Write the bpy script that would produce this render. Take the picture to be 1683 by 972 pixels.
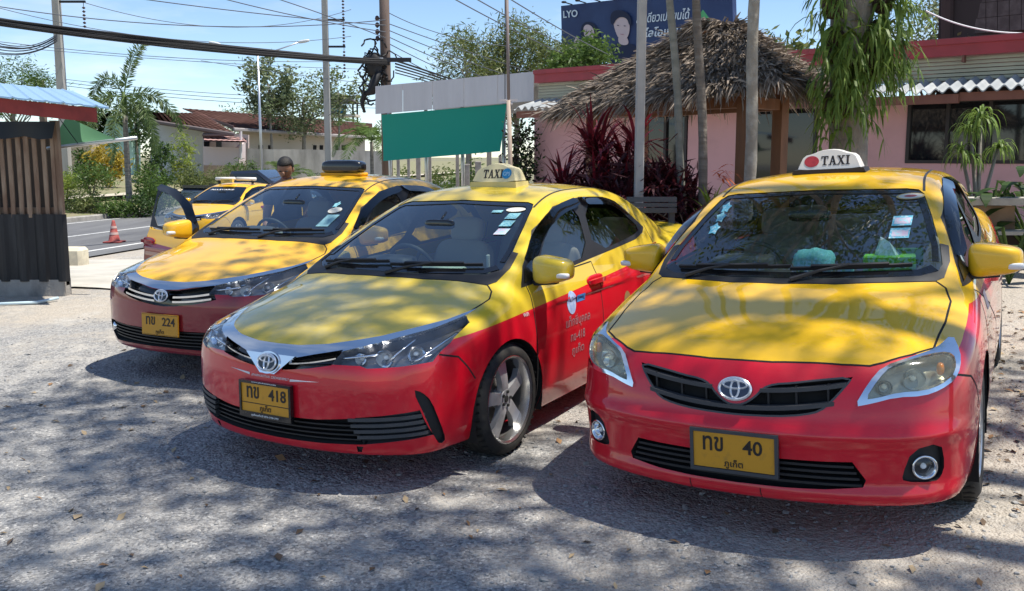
import bpy, bmesh, math, random
import numpy as np
from mathutils import Vector, Matrix, Euler
for _o in list(bpy.data.objects): bpy.data.objects.remove(_o)
SC=bpy.context.scene
COL=SC.collection
# ---------------------------------------------------------------- camera
CAM_H=1.6438; FPX=1444.59; PITCH=.1246; CY=437.96; PW,PH=1683.,972.
cd=bpy.data.cameras.new('camera'); cam=bpy.data.objects.new('camera',cd); COL.objects.link(cam)
cd.sensor_width=36.; cd.sensor_fit='HORIZONTAL'; cd.lens=36.*FPX/PW
cd.shift_y=(CY-PH/2)/PW; cd.clip_start=.05; cd.clip_end=3000
cam.location=(0,0,CAM_H); cam.rotation_euler=(math.pi/2-PITCH,0,0)
SC.camera=cam
# ---------------------------------------------------------------- sky and sun
SUN_EL=math.radians(69); SUN_AZ=math.atan2(-.12,.98)       # direction the light comes from, in the ground plane
sdir=Vector((math.cos(SUN_EL)*math.cos(SUN_AZ),math.cos(SUN_EL)*math.sin(SUN_AZ),math.sin(SUN_EL)))
wd=bpy.data.worlds.new('World'); SC.world=wd; wd.use_nodes=True
wn=wd.node_tree; wn.nodes.clear()
wo=wn.nodes.new('ShaderNodeOutputWorld'); wb=wn.nodes.new('ShaderNodeBackground'); ws=wn.nodes.new('ShaderNodeTexSky')
ws.sky_type='NISHITA'; ws.sun_disc=False; ws.sun_elevation=SUN_EL
ws.sun_rotation=math.pi/2-SUN_AZ; ws.air_density=.9; ws.dust_density=.0; ws.ozone_density=3.2; ws.altitude=600
# thin fair-weather cloud over the whole sky
wt=wn.nodes.new('ShaderNodeTexCoord'); wsp=wn.nodes.new('ShaderNodeSeparateXYZ'); wn.links.new(wt.outputs['Generated'],wsp.inputs[0])
wz=wn.nodes.new('ShaderNodeMath'); wz.operation='MAXIMUM'; wz.inputs[1].default_value=0; wn.links.new(wsp.outputs['Z'],wz.inputs[0])
wa=wn.nodes.new('ShaderNodeMath'); wa.operation='ADD'; wa.inputs[1].default_value=.10; wn.links.new(wz.outputs[0],wa.inputs[0])
wc=wn.nodes.new('ShaderNodeCombineXYZ')
for i,ax in enumerate('XY'):
    m=wn.nodes.new('ShaderNodeMath'); m.operation='DIVIDE'; wn.links.new(wsp.outputs[ax],m.inputs[0]); wn.links.new(wa.outputs[0],m.inputs[1]); wn.links.new(m.outputs[0],wc.inputs[i])
wns=wn.nodes.new('ShaderNodeTexNoise'); wns.inputs['Scale'].default_value=.75; wns.inputs['Detail'].default_value=7; wns.inputs['Roughness'].default_value=.58
wn.links.new(wc.outputs[0],wns.inputs['Vector'])
wr=wn.nodes.new('ShaderNodeMapRange'); wr.inputs[1].default_value=.52; wr.inputs[2].default_value=.80; wr.inputs[4].default_value=.60
wn.links.new(wns.outputs['Fac'],wr.inputs[0])
wm=wn.nodes.new('ShaderNodeMix'); wm.data_type='RGBA'; wm.inputs[7].default_value=(6.2,6.5,6.9,1)
wn.links.new(wr.outputs[0],wm.inputs[0]); wn.links.new(ws.outputs[0],wm.inputs[6])
wn.links.new(wm.outputs[2],wb.inputs['Color']); wb.inputs['Strength'].default_value=.125
wn.links.new(wb.outputs[0],wo.inputs[0])
sl=bpy.data.lights.new('sun','SUN'); sl.energy=4.8; sl.angle=math.radians(.6); sl.color=(1,.95,.86)
so=bpy.data.objects.new('sun',sl); COL.objects.link(so); so.rotation_euler=sdir.to_track_quat('Z','Y').to_euler(); so.location=sdir*60
SC.view_settings.view_transform='Standard'; SC.view_settings.look='None'; SC.view_settings.exposure=0.55; SC.view_settings.gamma=1
SC.cycles.max_bounces=8; SC.cycles.transparent_max_bounces=24; SC.cycles.glossy_bounces=4; SC.cycles.diffuse_bounces=3
# ---------------------------------------------------------------- helpers
def px(u,v,Y):
    """world point seen at photograph pixel (u,v) at world depth Y"""
    a=(u-PW/2)/FPX; b=(CY-v)/FPX
    d=np.array([a,math.cos(PITCH)+b*math.sin(PITCH),-math.sin(PITCH)+b*math.cos(PITCH)])
    return np.array([0,0,CAM_H])+d*(Y/d[1])
def smooth(t): t=np.clip(t,0,1); return t*t*(3-2*t)
def ground_z(x,y):
    x=np.asarray(x,float); y=np.asarray(y,float)
    xc=np.clip(x,-1.34,4.6); z=.0247*xc+.0092*xc*xc
    z=z+.107*1.2*np.tanh(np.maximum(x-4.6,0)/1.2)*.8
    edge=-3.2+.23*(y-14)
    z=z-.55*smooth((y-10.8)/7.5)*smooth((edge+2.2-x)/4.5)
    return z
def tag(o,label=None,cat=None,group=None,kind=None):
    if label: o['label']=label
    if cat: o['category']=cat
    if group: o['group']=group
    if kind: o['kind']=kind
    return o
def empty(name,loc=(0,0,0),rz=0,label=None,cat=None,group=None,parent=None):
    o=bpy.data.objects.new(name,None); COL.objects.link(o); o.location=[float(c) for c in loc]; o.rotation_euler=(0,0,rz)
    o.empty_display_size=.1
    if parent: o.parent=parent
    return tag(o,label,cat,group)
# ---- materials
MATS={}
def mat(name,col=(.5,.5,.5),rough=.5,metal=0.,spec=.5,coat=0.,coat_r=.03,emit=None,trans=0.,ior=1.45,alpha=1.,noise=None,bump=None,sub=None,two=None):
    """noise=(scale, second colour, amount lo, hi); bump=(scale,strength,dist)"""
    if name in MATS: return MATS[name]
    m=bpy.data.materials.new(name); m.use_nodes=True; nt=m.node_tree; b=nt.nodes['Principled BSDF']
    b.inputs['Base Color'].default_value=(*col,1); b.inputs['Roughness'].default_value=rough; b.inputs['Metallic'].default_value=metal
    b.inputs['Specular IOR Level'].default_value=spec; b.inputs['Coat Weight'].default_value=coat; b.inputs['Coat Roughness'].default_value=coat_r
    b.inputs['Transmission Weight'].default_value=trans; b.inputs['IOR'].default_value=ior; b.inputs['Alpha'].default_value=alpha
    if emit: b.inputs['Emission Color'].default_value=(*emit[:3],1); b.inputs['Emission Strength'].default_value=emit[3]
    if sub: b.inputs['Subsurface Weight'].default_value=sub
    if noise:
        sc,c2,lo,hi=noise[:4]
        tc=nt.nodes.new('ShaderNodeTexCoord'); n=nt.nodes.new('ShaderNodeTexNoise'); n.inputs['Scale'].default_value=sc; n.inputs['Detail'].default_value=6; n.inputs['Roughness'].default_value=.62
        mp=nt.nodes.new('ShaderNodeMapping'); nt.links.new(tc.outputs['Object'],mp.inputs[0]); nt.links.new(mp.outputs[0],n.inputs['Vector'])
        if len(noise)>4: mp.inputs['Scale'].default_value=noise[4]
        r=nt.nodes.new('ShaderNodeMapRange'); r.inputs[1].default_value=lo; r.inputs[2].default_value=hi; nt.links.new(n.outputs['Fac'],r.inputs[0])
        mx=nt.nodes.new('ShaderNodeMix'); mx.data_type='RGBA'; mx.inputs[6].default_value=(*col,1); mx.inputs[7].default_value=(*c2,1)
        nt.links.new(r.outputs[0],mx.inputs[0]); nt.links.new(mx.outputs[2],b.inputs['Base Color'])
    if bump:
        tc=nt.nodes.new('ShaderNodeTexCoord'); n=nt.nodes.new('ShaderNodeTexNoise'); n.inputs['Scale'].default_value=bump[0]; n.inputs['Detail'].default_value=5
        nt.links.new(tc.outputs['Object'],n.inputs['Vector'])
        bp=nt.nodes.new('ShaderNodeBump'); bp.inputs['Strength'].default_value=bump[1]; bp.inputs['Distance'].default_value=bump[2]
        nt.links.new(n.outputs['Fac'],bp.inputs['Height']); nt.links.new(bp.outputs[0],b.inputs['Normal'])
    MATS[name]=m; return m
def glassmat(name,tint,refl=1.0,rough=.0,f0=1.5):
    """thin pane: Fresnel mix of tinted see-through and mirror"""
    if name in MATS: return MATS[name]
    m=bpy.data.materials.new(name); m.use_nodes=True; nt=m.node_tree; nt.nodes.clear()
    o=nt.nodes.new('ShaderNodeOutputMaterial'); t=nt.nodes.new('ShaderNodeBsdfTransparent'); g=nt.nodes.new('ShaderNodeBsdfGlossy'); x=nt.nodes.new('ShaderNodeMixShader'); lw=nt.nodes.new('ShaderNodeLayerWeight'); lw.inputs[0].default_value=.5
    pw=nt.nodes.new('ShaderNodeMath'); pw.operation='POWER'; pw.inputs[1].default_value=4.5; fr=nt.nodes.new('ShaderNodeMath'); fr.operation='MULTIPLY_ADD'; F0=((f0-1)/(f0+1))**2; fr.inputs[1].default_value=1-F0; fr.inputs[2].default_value=F0; nt.links.new(lw.outputs['Facing'],pw.inputs[0]); nt.links.new(pw.outputs[0],fr.inputs[0])
    t.inputs[0].default_value=(*tint,1); g.inputs[0].default_value=(refl,refl,refl,1); g.inputs['Roughness'].default_value=rough
    nt.links.new(fr.outputs[0],x.inputs[0]); nt.links.new(t.outputs[0],x.inputs[1]); nt.links.new(g.outputs[0],x.inputs[2]); nt.links.new(x.outputs[0],o.inputs[0])
    MATS[name]=m; return m
# ---- mesh builder
class MB:
    def __init__(s): s.v=[]; s.f=[]; s.m=[]; s.mi=0
    def add(s,V,F,mi=None):
        o=len(s.v); s.v.extend([tuple(float(c) for c in p) for p in V])
        for q in F: s.f.append(tuple(i+o for i in q)); s.m.append(s.mi if mi is None else mi)
        return s
    def box(s,c,d,R=None,mi=None,taper=None):
        d=np.array(d)/2; V=np.array([(x,y,z) for x in(-1,1) for y in(-1,1) for z in(-1,1)],float)
        if taper: V[V[:,2]>0,:2]*=taper
        V=V*d
        if R is not None: V=V@np.array(R).T
        return s.add(V+np.array(c),[(0,1,3,2),(4,6,7,5),(0,4,5,1),(2,3,7,6),(0,2,6,4),(1,5,7,3)],mi)
    def rbox(s,c,d,r,R=None,mi=None):
        """box with all edges chamfered by r"""
        d=np.array(d)/2; V=[];key={}
        for sx in(-1,1):
            for sy in(-1,1):
                for sz in(-1,1):
                    for k in range(3):
                        q=np.array([sx,sy,sz])*(d-r); q[k]+=np.array([sx,sy,sz])[k]*r
                        key[(sx,sy,sz,k)]=len(V); V.append(q)
        F=[]
        for k in range(3):
            a,b=[(1,2),(2,0),(0,1)][k]
            for sg in(-1,1):
                q=[]
                for (p,r2) in((-1,-1),(1,-1),(1,1),(-1,1)):
                    t=[0,0,0]; t[k]=sg; t[a]=p; t[b]=r2; q.append(key[(*t,k)])
                F.append(tuple(q if sg>0 else q[::-1]))
        for k in range(3):
            a,b=[(1,2),(2,0),(0,1)][k]
            for sa in(-1,1):
                for sb in(-1,1):
                    def g(sk,w):
                        t=[0,0,0];t[k]=sk;t[a]=sa;t[b]=sb; return key[(*t,w)]
                    q=(g(-1,a),g(1,a),g(1,b),g(-1,b)); F.append(q if sa*sb<0 else q[::-1])
        for sx in(-1,1):
            for sy in(-1,1):
                for sz in(-1,1):
                    q=tuple(key[(sx,sy,sz,k)] for k in range(3)); F.append(q if sx*sy*sz>0 else q[::-1])
        V=np.array(V)
        if R is not None: V=V@np.array(R).T
        return s.add(V+np.array(c),F,mi)
    def tube(s,pts,r,n=6,mi=None,cap=True):
        P=np.array(pts,float); k=len(P); r=np.broadcast_to(np.array(r,float),(k,)) if np.ndim(r)<2 else r
        T=np.gradient(P,axis=0); T/=np.linalg.norm(T,axis=1,keepdims=True)+1e-12
        up=np.array([0,0,1.]) if abs(T[0][2])<.9 else np.array([1.,0,0])
        V=[];a=np.linspace(0,2*np.pi,n,endpoint=False); u=up-T[0]*(up@T[0]); u/=np.linalg.norm(u)
        for i in range(k):
            u=u-T[i]*(u@T[i]); u/=np.linalg.norm(u)+1e-12; w=np.cross(T[i],u)
            V+= [P[i]+r[i]*(np.cos(t)*u+np.sin(t)*w) for t in a]
        F=[(i*n+j,i*n+(j+1)%n,(i+1)*n+(j+1)%n,(i+1)*n+j) for i in range(k-1) for j in range(n)]
        if cap: F+=[tuple(range(n))[::-1],tuple((k-1)*n+j for j in range(n))]
        return s.add(V,F,mi)
    def lathe(s,prof,n=24,c=(0,0,0),axis='z',mi=None,R=None):
        """prof=[(radius,height)...]"""
        V=[];k=len(prof)
        for rr,h in prof:
            for j in range(n):
                t=2*np.pi*j/n; V.append((rr*np.cos(t),rr*np.sin(t),h))
        V=np.array(V)
        if axis=='y': V=V[:,[0,2,1]]*np.array([1,1,-1]) 
        if axis=='x': V=V[:,[2,0,1]]
        if R is not None: V=V@np.array(R).T
        F=[(i*n+j,i*n+(j+1)%n,(i+1)*n+(j+1)%n,(i+1)*n+j) for i in range(k-1) for j in range(n)]
        return s.add(V+np.array(c),F,mi)
    def sell(s,c,d,e1=.5,e2=.5,nu=14,nv=24,R=None,mi=None,fn=None):
        """superellipsoid, full size d"""
        d=np.array(d)/2; sp=lambda w,e: np.sign(w)*np.abs(w)**e
        V=[]
        for i in range(nu+1):
            p=-np.pi/2+np.pi*i/nu
            for j in range(nv):
                t=2*np.pi*j/nv
                V.append((sp(np.cos(p),e1)*sp(np.cos(t),e2),sp(np.cos(p),e1)*sp(np.sin(t),e2),sp(np.sin(p),e1)))
        V=np.array(V)
        if fn: V=fn(V)
        V=V*d
        if R is not None: V=V@np.array(R).T
        F=[(i*nv+j,i*nv+(j+1)%nv,(i+1)*nv+(j+1)%nv,(i+1)*nv+j) for i in range(nu) for j in range(nv)]
        return s.add(V+np.array(c),F,mi)
    def prism(s,poly,M,d0,d1,mi=None):
        """poly 2-D (ccw), M: function (a,b,h)->3-D point"""
        n=len(poly); V=[M(a,b,d0) for a,b in poly]+[M(a,b,d1) for a,b in poly]
        F=[tuple(range(n))[::-1],tuple(range(n,2*n))]+[(i,(i+1)%n,n+(i+1)%n,n+i) for i in range(n)]
        return s.add(V,F,mi)
    def sweep(s,pts,side,up,w,h,mi=None):
        """rectangular bar along pts; side,up: arrays of directions; w,h may vary"""
        P=np.array(pts,float); k=len(P); S=np.broadcast_to(np.array(side,float),(k,3)); U=np.broadcast_to(np.array(up,float),(k,3))
        w=np.broadcast_to(w,(k,)); h=np.broadcast_to(h,(k,)); V=[]
        for i in range(k):
            for a,b in((-1,-1),(1,-1),(1,1),(-1,1)): V.append(P[i]+S[i]*a*w[i]/2+U[i]*b*h[i]/2)
        F=[(i*4+j,i*4+(j+1)%4,(i+1)*4+(j+1)%4,(i+1)*4+j) for i in range(k-1) for j in range(4)]+[(3,2,1,0),tuple(4*(k-1)+j for j in range(4))]
        return s.add(V,F,mi)
    def mesh(s,name,mats,smooth=False):
        me=bpy.data.meshes.new(name); me.from_pydata(s.v,[],s.f)
        for m in (mats if isinstance(mats,(list,tuple)) else [mats]): me.materials.append(m)
        if len(s.f):
            me.polygons.foreach_set('material_index',s.m)
            if smooth: me.polygons.foreach_set('use_smooth',[True]*len(s.f))
        me.update(); return me
    def build(s,name,mats,parent=None,smooth=False,angle=None,fix=False):
        me=s.mesh(name,mats,smooth)
        if fix:
            b=bmesh.new(); b.from_mesh(me); bmesh.ops.recalc_face_normals(b,faces=b.faces[:]); b.to_mesh(me); b.free()
        if angle is not None:
            me.polygons.foreach_set('use_smooth',[True]*len(me.polygons)); me.set_sharp_from_angle(angle=math.radians(angle))
        return link(name,me,parent)
def link(name,me,parent=None):
    o=bpy.data.objects.new(name,me); COL.objects.link(o)
    if parent is not None: o.parent=parent
    return o
def dup(o,parent=None):
    c=o.copy(); COL.objects.link(c); c.parent=parent
    for ch in list(o.children): dup(ch,c)
    return c
def rotz(a): c,s=math.cos(a),math.sin(a); return np.array([[c,-s,0],[s,c,0],[0,0,1.]])
def rotx(a): c,s=math.cos(a),math.sin(a); return np.array([[1.,0,0],[0,c,-s],[0,s,c]])
def roty(a): c,s=math.cos(a),math.sin(a); return np.array([[c,0,s],[0,1.,0],[-s,0,c]])
TEXTS={}
def text_geo(body,size=1.,extrude=0.,shear=0.,align='CENTER',spacing=1.,bold=0.):
    k=(body,size,extrude,shear,align,spacing,bold)
    if k in TEXTS: return TEXTS[k]
    c=bpy.data.curves.new('lettering','FONT'); c.body=body; c.size=size; c.extrude=extrude; c.shear=shear; c.align_x=align; c.resolution_u=3; c.space_character=spacing; c.offset=bold
    o=bpy.data.objects.new('lettering',c); COL.objects.link(o)
    dg=bpy.context.evaluated_depsgraph_get(); dg.update()
    me=o.evaluated_get(dg).to_mesh()
    V=np.array([v.co[:] for v in me.vertices]) if len(me.vertices) else np.zeros((0,3)); F=[tuple(p.vertices) for p in me.polygons]
    o.evaluated_get(dg).to_mesh_clear(); bpy.data.objects.remove(o); bpy.data.curves.remove(c)
    TEXTS[k]=(V,F); return V,F
def text_on(mb,body,M,h,w=None,mi=None,depth=.002,bold=0.,cx=0.,cy=0.):
    """lettering scaled to height h (and width w), centred at (cx,cy) of the plane map M(a,b,d)"""
    V,F=text_geo(body,1.,.5,bold=bold)
    if len(V)==0: return
    lo=V.min(0); hi=V.max(0); s=h/(hi[1]-lo[1]); sx=s if w is None else w/(hi[0]-lo[0])
    P=[M(cx+(p[0]-(lo[0]+hi[0])/2)*sx,cy+(p[1]-(lo[1]+hi[1])/2)*s,(p[2]+.5)*depth) for p in V]
    mb.add(P,F,mi)
def slab_taxi():
    """narrow slab-serif capitals T A X I as polygons in a unit-high line"""
    r=lambda x0,y0,x1,y1:[(x0,y0),(x1,y0),(x1,y1),(x0,y1)]
    P=[]; 
    P+=[r(0,.88,.56,1),r(.21,0,.35,.88),r(0,.70,.08,.88),r(.48,.70,.56,.88),r(.12,0,.44,.09)]
    x=.60
    P+=[[(x+.08,.06),(x+.17,.06),(x+.33,.98),(x+.24,.98)],[(x+.24,1),(x+.36,1),(x+.56,.06),(x+.40,.06)],r(x+.17,.30,x+.42,.39),r(x,0,x+.22,.09),r(x+.34,0,x+.62,.09)]
    x=1.25
    P+=[[(x+.08,.06),(x+.17,.06),(x+.52,.94),(x+.43,.94)],[(x+.05,.94),(x+.21,.94),(x+.56,.06),(x+.40,.06)],r(x,0,x+.22,.09),r(x+.36,0,x+.62,.09),r(x,.91,x+.26,1),r(x+.36,.91,x+.60,1)]
    x=1.92
    P+=[r(x+.09,.06,x+.23,.94),r(x,0,x+.32,.09),r(x,.91,x+.32,1)]
    return P,2.24
def ellipse(cx,cy,rx,ry,n=24,rot=0.): 
    return [(cx+rx*math.cos(t)*math.cos(rot)-ry*math.sin(t)*math.sin(rot),cy+rx*math.cos(t)*math.sin(rot)+ry*math.sin(t)*math.cos(rot)) for t in np.linspace(0,2*np.pi,n,endpoint=False)]
def rect(x0,y0,x1,y1): return [(x0,y0),(x1,y0),(x1,y1),(x0,y1)]
def chaikin(poly,it=2,closed=True,keep=()):
    P=[tuple(p) for p in poly]
    for _ in range(it):
        Q=[];n=len(P)
        for i in range(n if closed else n-1):
            a=np.array(P[i]);b=np.array(P[(i+1)%n]); Q+=[tuple(a*.75+b*.25),tuple(a*.25+b*.75)]
        if not closed: Q=[P[0]]+Q+[P[-1]]
        P=Q
    return P
# ---------------------------------------------------------------- setting: ground, road, verge
RNG=np.random.default_rng(7)
def nodes_ground():
    m=bpy.data.materials.new('gravel_ground'); m.use_nodes=True; nt=m.node_tree; b=nt.nodes['Principled BSDF']; b.inputs['Roughness'].default_value=.93; b.inputs['Specular IOR Level'].default_value=.25
    g=nt.nodes.new('ShaderNodeNewGeometry')
    def N(sc,det=5,ro=.6,vec=None):
        n=nt.nodes.new('ShaderNodeTexNoise'); n.inputs['Scale'].default_value=sc; n.inputs['Detail'].default_value=det; n.inputs['Roughness'].default_value=ro; nt.links.new(vec or g.outputs['Position'],n.inputs['Vector']); return n.outputs['Fac']
    def MR(x,a,c,lo=0.,hi=1.):
        r=nt.nodes.new('ShaderNodeMapRange'); r.inputs[1].default_value=a; r.inputs[2].default_value=c; r.inputs[3].default_value=lo; r.inputs[4].default_value=hi; nt.links.new(x,r.inputs[0]); return r.outputs[0]
    def MX(f,a,c):
        x=nt.nodes.new('ShaderNodeMix'); x.data_type='RGBA'
        nt.links.new(f,x.inputs[0])
        for k,v in((6,a),(7,c)):
            if isinstance(v,tuple): x.inputs[k].default_value=(*v,1)
            else: nt.links.new(v,x.inputs[k])
        return x.outputs[2]
    def MA(op,a,c):
        x=nt.nodes.new('ShaderNodeMath'); x.operation=op
        for k,v in((0,a),(1,c)):
            if isinstance(v,(int,float)): x.inputs[k].default_value=v
            else: nt.links.new(v,x.inputs[k])
        return x.outputs[0]
    vo=nt.nodes.new('ShaderNodeTexVoronoi'); vo.inputs['Scale'].default_value=78; vo.inputs['Randomness'].default_value=1; nt.links.new(g.outputs['Position'],vo.inputs['Vector'])
    vs=nt.nodes.new('ShaderNodeSeparateColor'); nt.links.new(vo.outputs['Color'],vs.inputs[0])
    vo2=nt.nodes.new('ShaderNodeTexVoronoi'); vo2.inputs['Scale'].default_value=30; nt.links.new(g.outputs['Position'],vo2.inputs['Vector'])
    stone=MX(MR(vs.outputs[0],.0,1.),(.170,.168,.168),(.42,.41,.39))
    stone=MX(MR(vs.outputs[1],.93,.985),stone,(.55,.53,.49))
    dust=MX(MR(N(38,6),.35,.7),(.50,.445,.37),(.38,.335,.28))
    dust=MX(MR(N(160,3),.55,.72),dust,(.16,.15,.14))
    sp=nt.nodes.new('ShaderNodeSeparateXYZ'); nt.links.new(g.outputs['Position'],sp.inputs[0])
    # crushed stone thins out to bare earth to the right and nearer the entrance
    side=MA('ADD',MR(sp.outputs['X'],-1.0,3.6,-.16,.42),MR(sp.outputs['Y'],6.5,9.5,0.,.35))
    k=MA('ADD',MA('ADD',N(.9,6,.65),MA('MULTIPLY',N(7.,5,.6),.35)),side)
    c=MX(MR(k,.62,.90),stone,dust)
    c=MX(MA('MULTIPLY',MR(N(2.3,7,.7),.52,.68),.8),c,(.50,.47,.42))
    c=MX(MA('MULTIPLY',MR(N(1.6,7,.7),.60,.75),.55),c,(.12,.12,.125))
    gr=MR(sp.outputs['Y'],40.,60.); c=MX(gr,c,(.20,.19,.12))
    nt.links.new(c,b.inputs['Base Color'])
    h=MA('ADD',MA('MULTIPLY',MR(vo.outputs['Distance'],0.,.9,1.,0.),.008),MA('MULTIPLY',MR(vo2.outputs['Distance'],0.,.8,1.,0.),.009))
    h=MA('ADD',h,MA('MULTIPLY',N(6,6,.6),.05)); h=MA('ADD',h,MA('MULTIPLY',N(220,2),.003))
    bp=nt.nodes.new('ShaderNodeBump'); bp.inputs['Strength'].default_value=.9; bp.inputs['Distance'].default_value=1.; nt.links.new(h,bp.inputs['Height']); nt.links.new(bp.outputs[0],b.inputs['Normal'])
    return m
def fastmesh(name,V,k,mats,parent=None,mi=None,smooth=False):
    """V: (n*k,3) vertices, every k of them one polygon"""
    V=np.asarray(V,float).reshape(-1,3); n=len(V)//k; me=bpy.data.meshes.new(name)
    me.vertices.add(len(V)); me.vertices.foreach_set('co',V.ravel()); me.loops.add(n*k); me.loops.foreach_set('vertex_index',np.arange(n*k,dtype=np.int32))
    me.polygons.add(n); me.polygons.foreach_set('loop_start',np.arange(0,n*k,k,dtype=np.int32))
    for m in (mats if isinstance(mats,(list,tuple)) else [mats]): me.materials.append(m)
    if mi is not None: me.polygons.foreach_set('material_index',np.asarray(mi,dtype=np.int32))
    if smooth: me.polygons.foreach_set('use_smooth',np.ones(n,dtype=bool))
    me.update(calc_edges=True); me.validate()
    return link(name,me,parent)
def heightsheet(name,xs,ys,fz,m,off=0.,mask=None):
    X,Y=np.meshgrid(xs,ys); Z=fz(X,Y)+off; nx=len(xs); V=np.stack([X,Y,Z],-1).reshape(-1,3)
    F=[(j*nx+i,j*nx+i+1,(j+1)*nx+i+1,(j+1)*nx+i) for j in range(len(ys)-1) for i in range(nx-1)]
    b=MB(); b.add(V,F); return tag(b.build(name,m,smooth=True),kind='structure')
def bumpy(X,Y):
    z=ground_z(X,Y); w=np.exp(-((Y-4)/7)**4)
    z=z+w*(.010*np.sin(2.1*X+.7*Y)*np.sin(1.3*Y-.4*X)+.006*np.sin(5.3*X+1.9*Y)*np.cos(4.7*Y-2.2*X))
    return z
xs=np.unique(np.concatenate([np.linspace(-900,-14,12),np.linspace(-14,12,131),np.linspace(12,900,12)])); ys=np.unique(np.concatenate([np.linspace(-60,0,8),np.linspace(0,12,90),np.linspace(12,45,60),np.linspace(45,1500,14)]))
heightsheet('ground',xs,ys,bumpy,nodes_ground())
M_asph=mat('asphalt',(.10,.10,.105),.85,noise=(1.2,(.17,.17,.17),.35,.7,(1,.15,1)),bump=(90,.4,.01)); M_line=mat('road_paint',(.62,.62,.60),.7,noise=(9,(.22,.22,.22),.5,.75)); M_conc=mat('pale_concrete',(.50,.47,.41),.85,noise=(1.4,(.34,.32,.28),.4,.75),bump=(60,.3,.01)); M_kerb=mat('kerb_concrete',(.36,.34,.31),.85,noise=(3,(.20,.19,.17),.4,.7)); M_soil=mat('verge_soil',(.24,.20,.13),.95,noise=(2.2,(.16,.19,.07),.4,.65),bump=(20,.6,.03))
RD=np.array([.215,1.]); RD/=np.linalg.norm(RD); RN=np.array([RD[1],-RD[0]])       # road direction and its right-hand normal
RC=np.array([-14.6,29.3])                                                          # a point of the far kerb
def road_pt(t,o,z): p=RC+RD*t+RN*o; return (p[0],p[1],z)
ZR=-.53
def band(name,o0,o1,z,m,t0=-60,t1=260,kind='structure',n=40,parent=None):
    b=MB(); ts=np.linspace(t0,t1,n); b.add([road_pt(t,o0,z) for t in ts]+[road_pt(t,o1,z) for t in ts],[(i,n+i,n+i+1,i+1) for i in range(n-1)])
    o=b.build(name,m,parent); 
    if kind and not parent: tag(o,kind=kind)
    return o
road=band('road',0.,7.4,ZR,M_asph)
for o_,w_ in((.35,.12),(3.6,.12),(6.6,.14)):
    band('lane_line',o_,o_+w_,ZR+.005,M_line,parent=road)
b=MB(); ts=np.linspace(-40,120,160)
for i in range(len(ts)-1):
    pass
kb=MB(); n=60; ts=np.linspace(-60,220,n)
prof=[(-.22,ZR-.1),(-.22,ZR+.16),(-.03,ZR+.16),(0.,ZR+.13),(0.,ZR-.1)]
kb.add([road_pt(t,o,z) for o,z in prof for t in ts],[(r*n+i,(r+1)*n+i,(r+1)*n+i+1,r*n+i+1) for r in range(4) for i in range(n-1)]); tag(kb.build('kerb',M_kerb),kind='structure')
# planted verge beyond the road, rising gently
vb=MB(); n=80; ts=np.linspace(-60,220,n); of=[-.20,-1.2,-3.,-6.,-11.,-40.,-400.]; zz=[ZR+.15,ZR+.22,ZR+.34,ZR+.55,ZR+.65,ZR+.7,ZR+.7]
vb.add([road_pt(t,o,z+.03*math.sin(t*1.7+o)) for o,z in zip(of,zz) for t in ts],[(r*n+i,r*n+i+1,(r+1)*n+i+1,(r+1)*n+i) for r in range(len(of)-1) for i in range(n-1)]); tag(vb.build('verge',M_soil,smooth=True),kind='structure')
# far footpath on the verge
fb=MB(); fb.add([road_pt(t,o,ZR+.50) for o in(-3.2,-4.8) for t in ts],[(i,i+1,n+i+1,n+i) for i in range(n-1)]); fo=fb.build('path',mat('sand_path',(.52,.46,.36),.9,noise=(3,(.40,.35,.27),.4,.7))); tag(fo,kind='structure')
for v in fo.data.vertices: v.co.z+=.06
# concrete apron from the lot down to the road
ap=MB(); na,nb=16,26
P0,P1,P2,P3=np.array([-7.5,10.9]),np.array([-2.6,10.9]),np.array([-10.2,18.6]),np.array([-4.6,18.8])
V=[]
for j in range(nb):
    t=j/(nb-1)
    for i in range(na):
        s=i/(na-1); p=(P0*(1-s)+P1*s)*(1-t)+(P2*(1-s)+P3*s)*t; V.append((p[0],p[1]+.12*math.sin(i*1.3)*(1-t),float(ground_z(p[0],p[1]))+.022))
ap.add(V,[(j*na+i,j*na+i+1,(j+1)*na+i+1,(j+1)*na+i) for j in range(nb-1) for i in range(na-1)]); tag(ap.build('apron',M_conc,smooth=True),kind='structure')
# loose stones and dry litter over the gravel
def ico_pts():
    b=bmesh.new(); bmesh.ops.create_icosphere(b,subdivisions=1,radius=1); V=np.array([v.co[:] for v in b.verts]); F=np.array([[v.index for v in f.verts] for f in b.faces]); b.free(); return V,F
IV,IF=ico_pts()
def pebbles(name,n,xr,yr,size,m,seed,flat=.55):
    r=np.random.default_rng(seed); Y=yr[0]+(yr[1]-yr[0])*r.random(n)**1.4; X=xr[0]+(xr[1]-xr[0])*r.random(n)
    X=np.where(np.abs(X)>Y*.66+.4,(r.random(n)*2-1)*(Y*.62+.3),X); S=size*(.35+r.random(n)**3*1.3)
    Z=bumpy(X,Y)
    A=r.normal(size=(n,3,3)); Q,_=np.linalg.qr(A)
    V=IV[None]*(1+.25*r.normal(size=(n,12,1))); V=np.einsum('nij,nkj->nki',Q,V*np.array([1,.8,.6])); V[...,2]*=flat
    V=V*S[:,None,None]+np.stack([X,Y,Z+S*.15],-1)[:,None]
    T=V[:,IF].reshape(-1,3)
    return tag(fastmesh(name,T,3,m),kind='stuff')
pebbles('loose_gravel',13000,(-4.5,4.5),(1.7,9.),.010,mat('gravel_stone',(.25,.25,.25),.9,noise=(30,(.36,.35,.33),.42,.66)),3)
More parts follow.
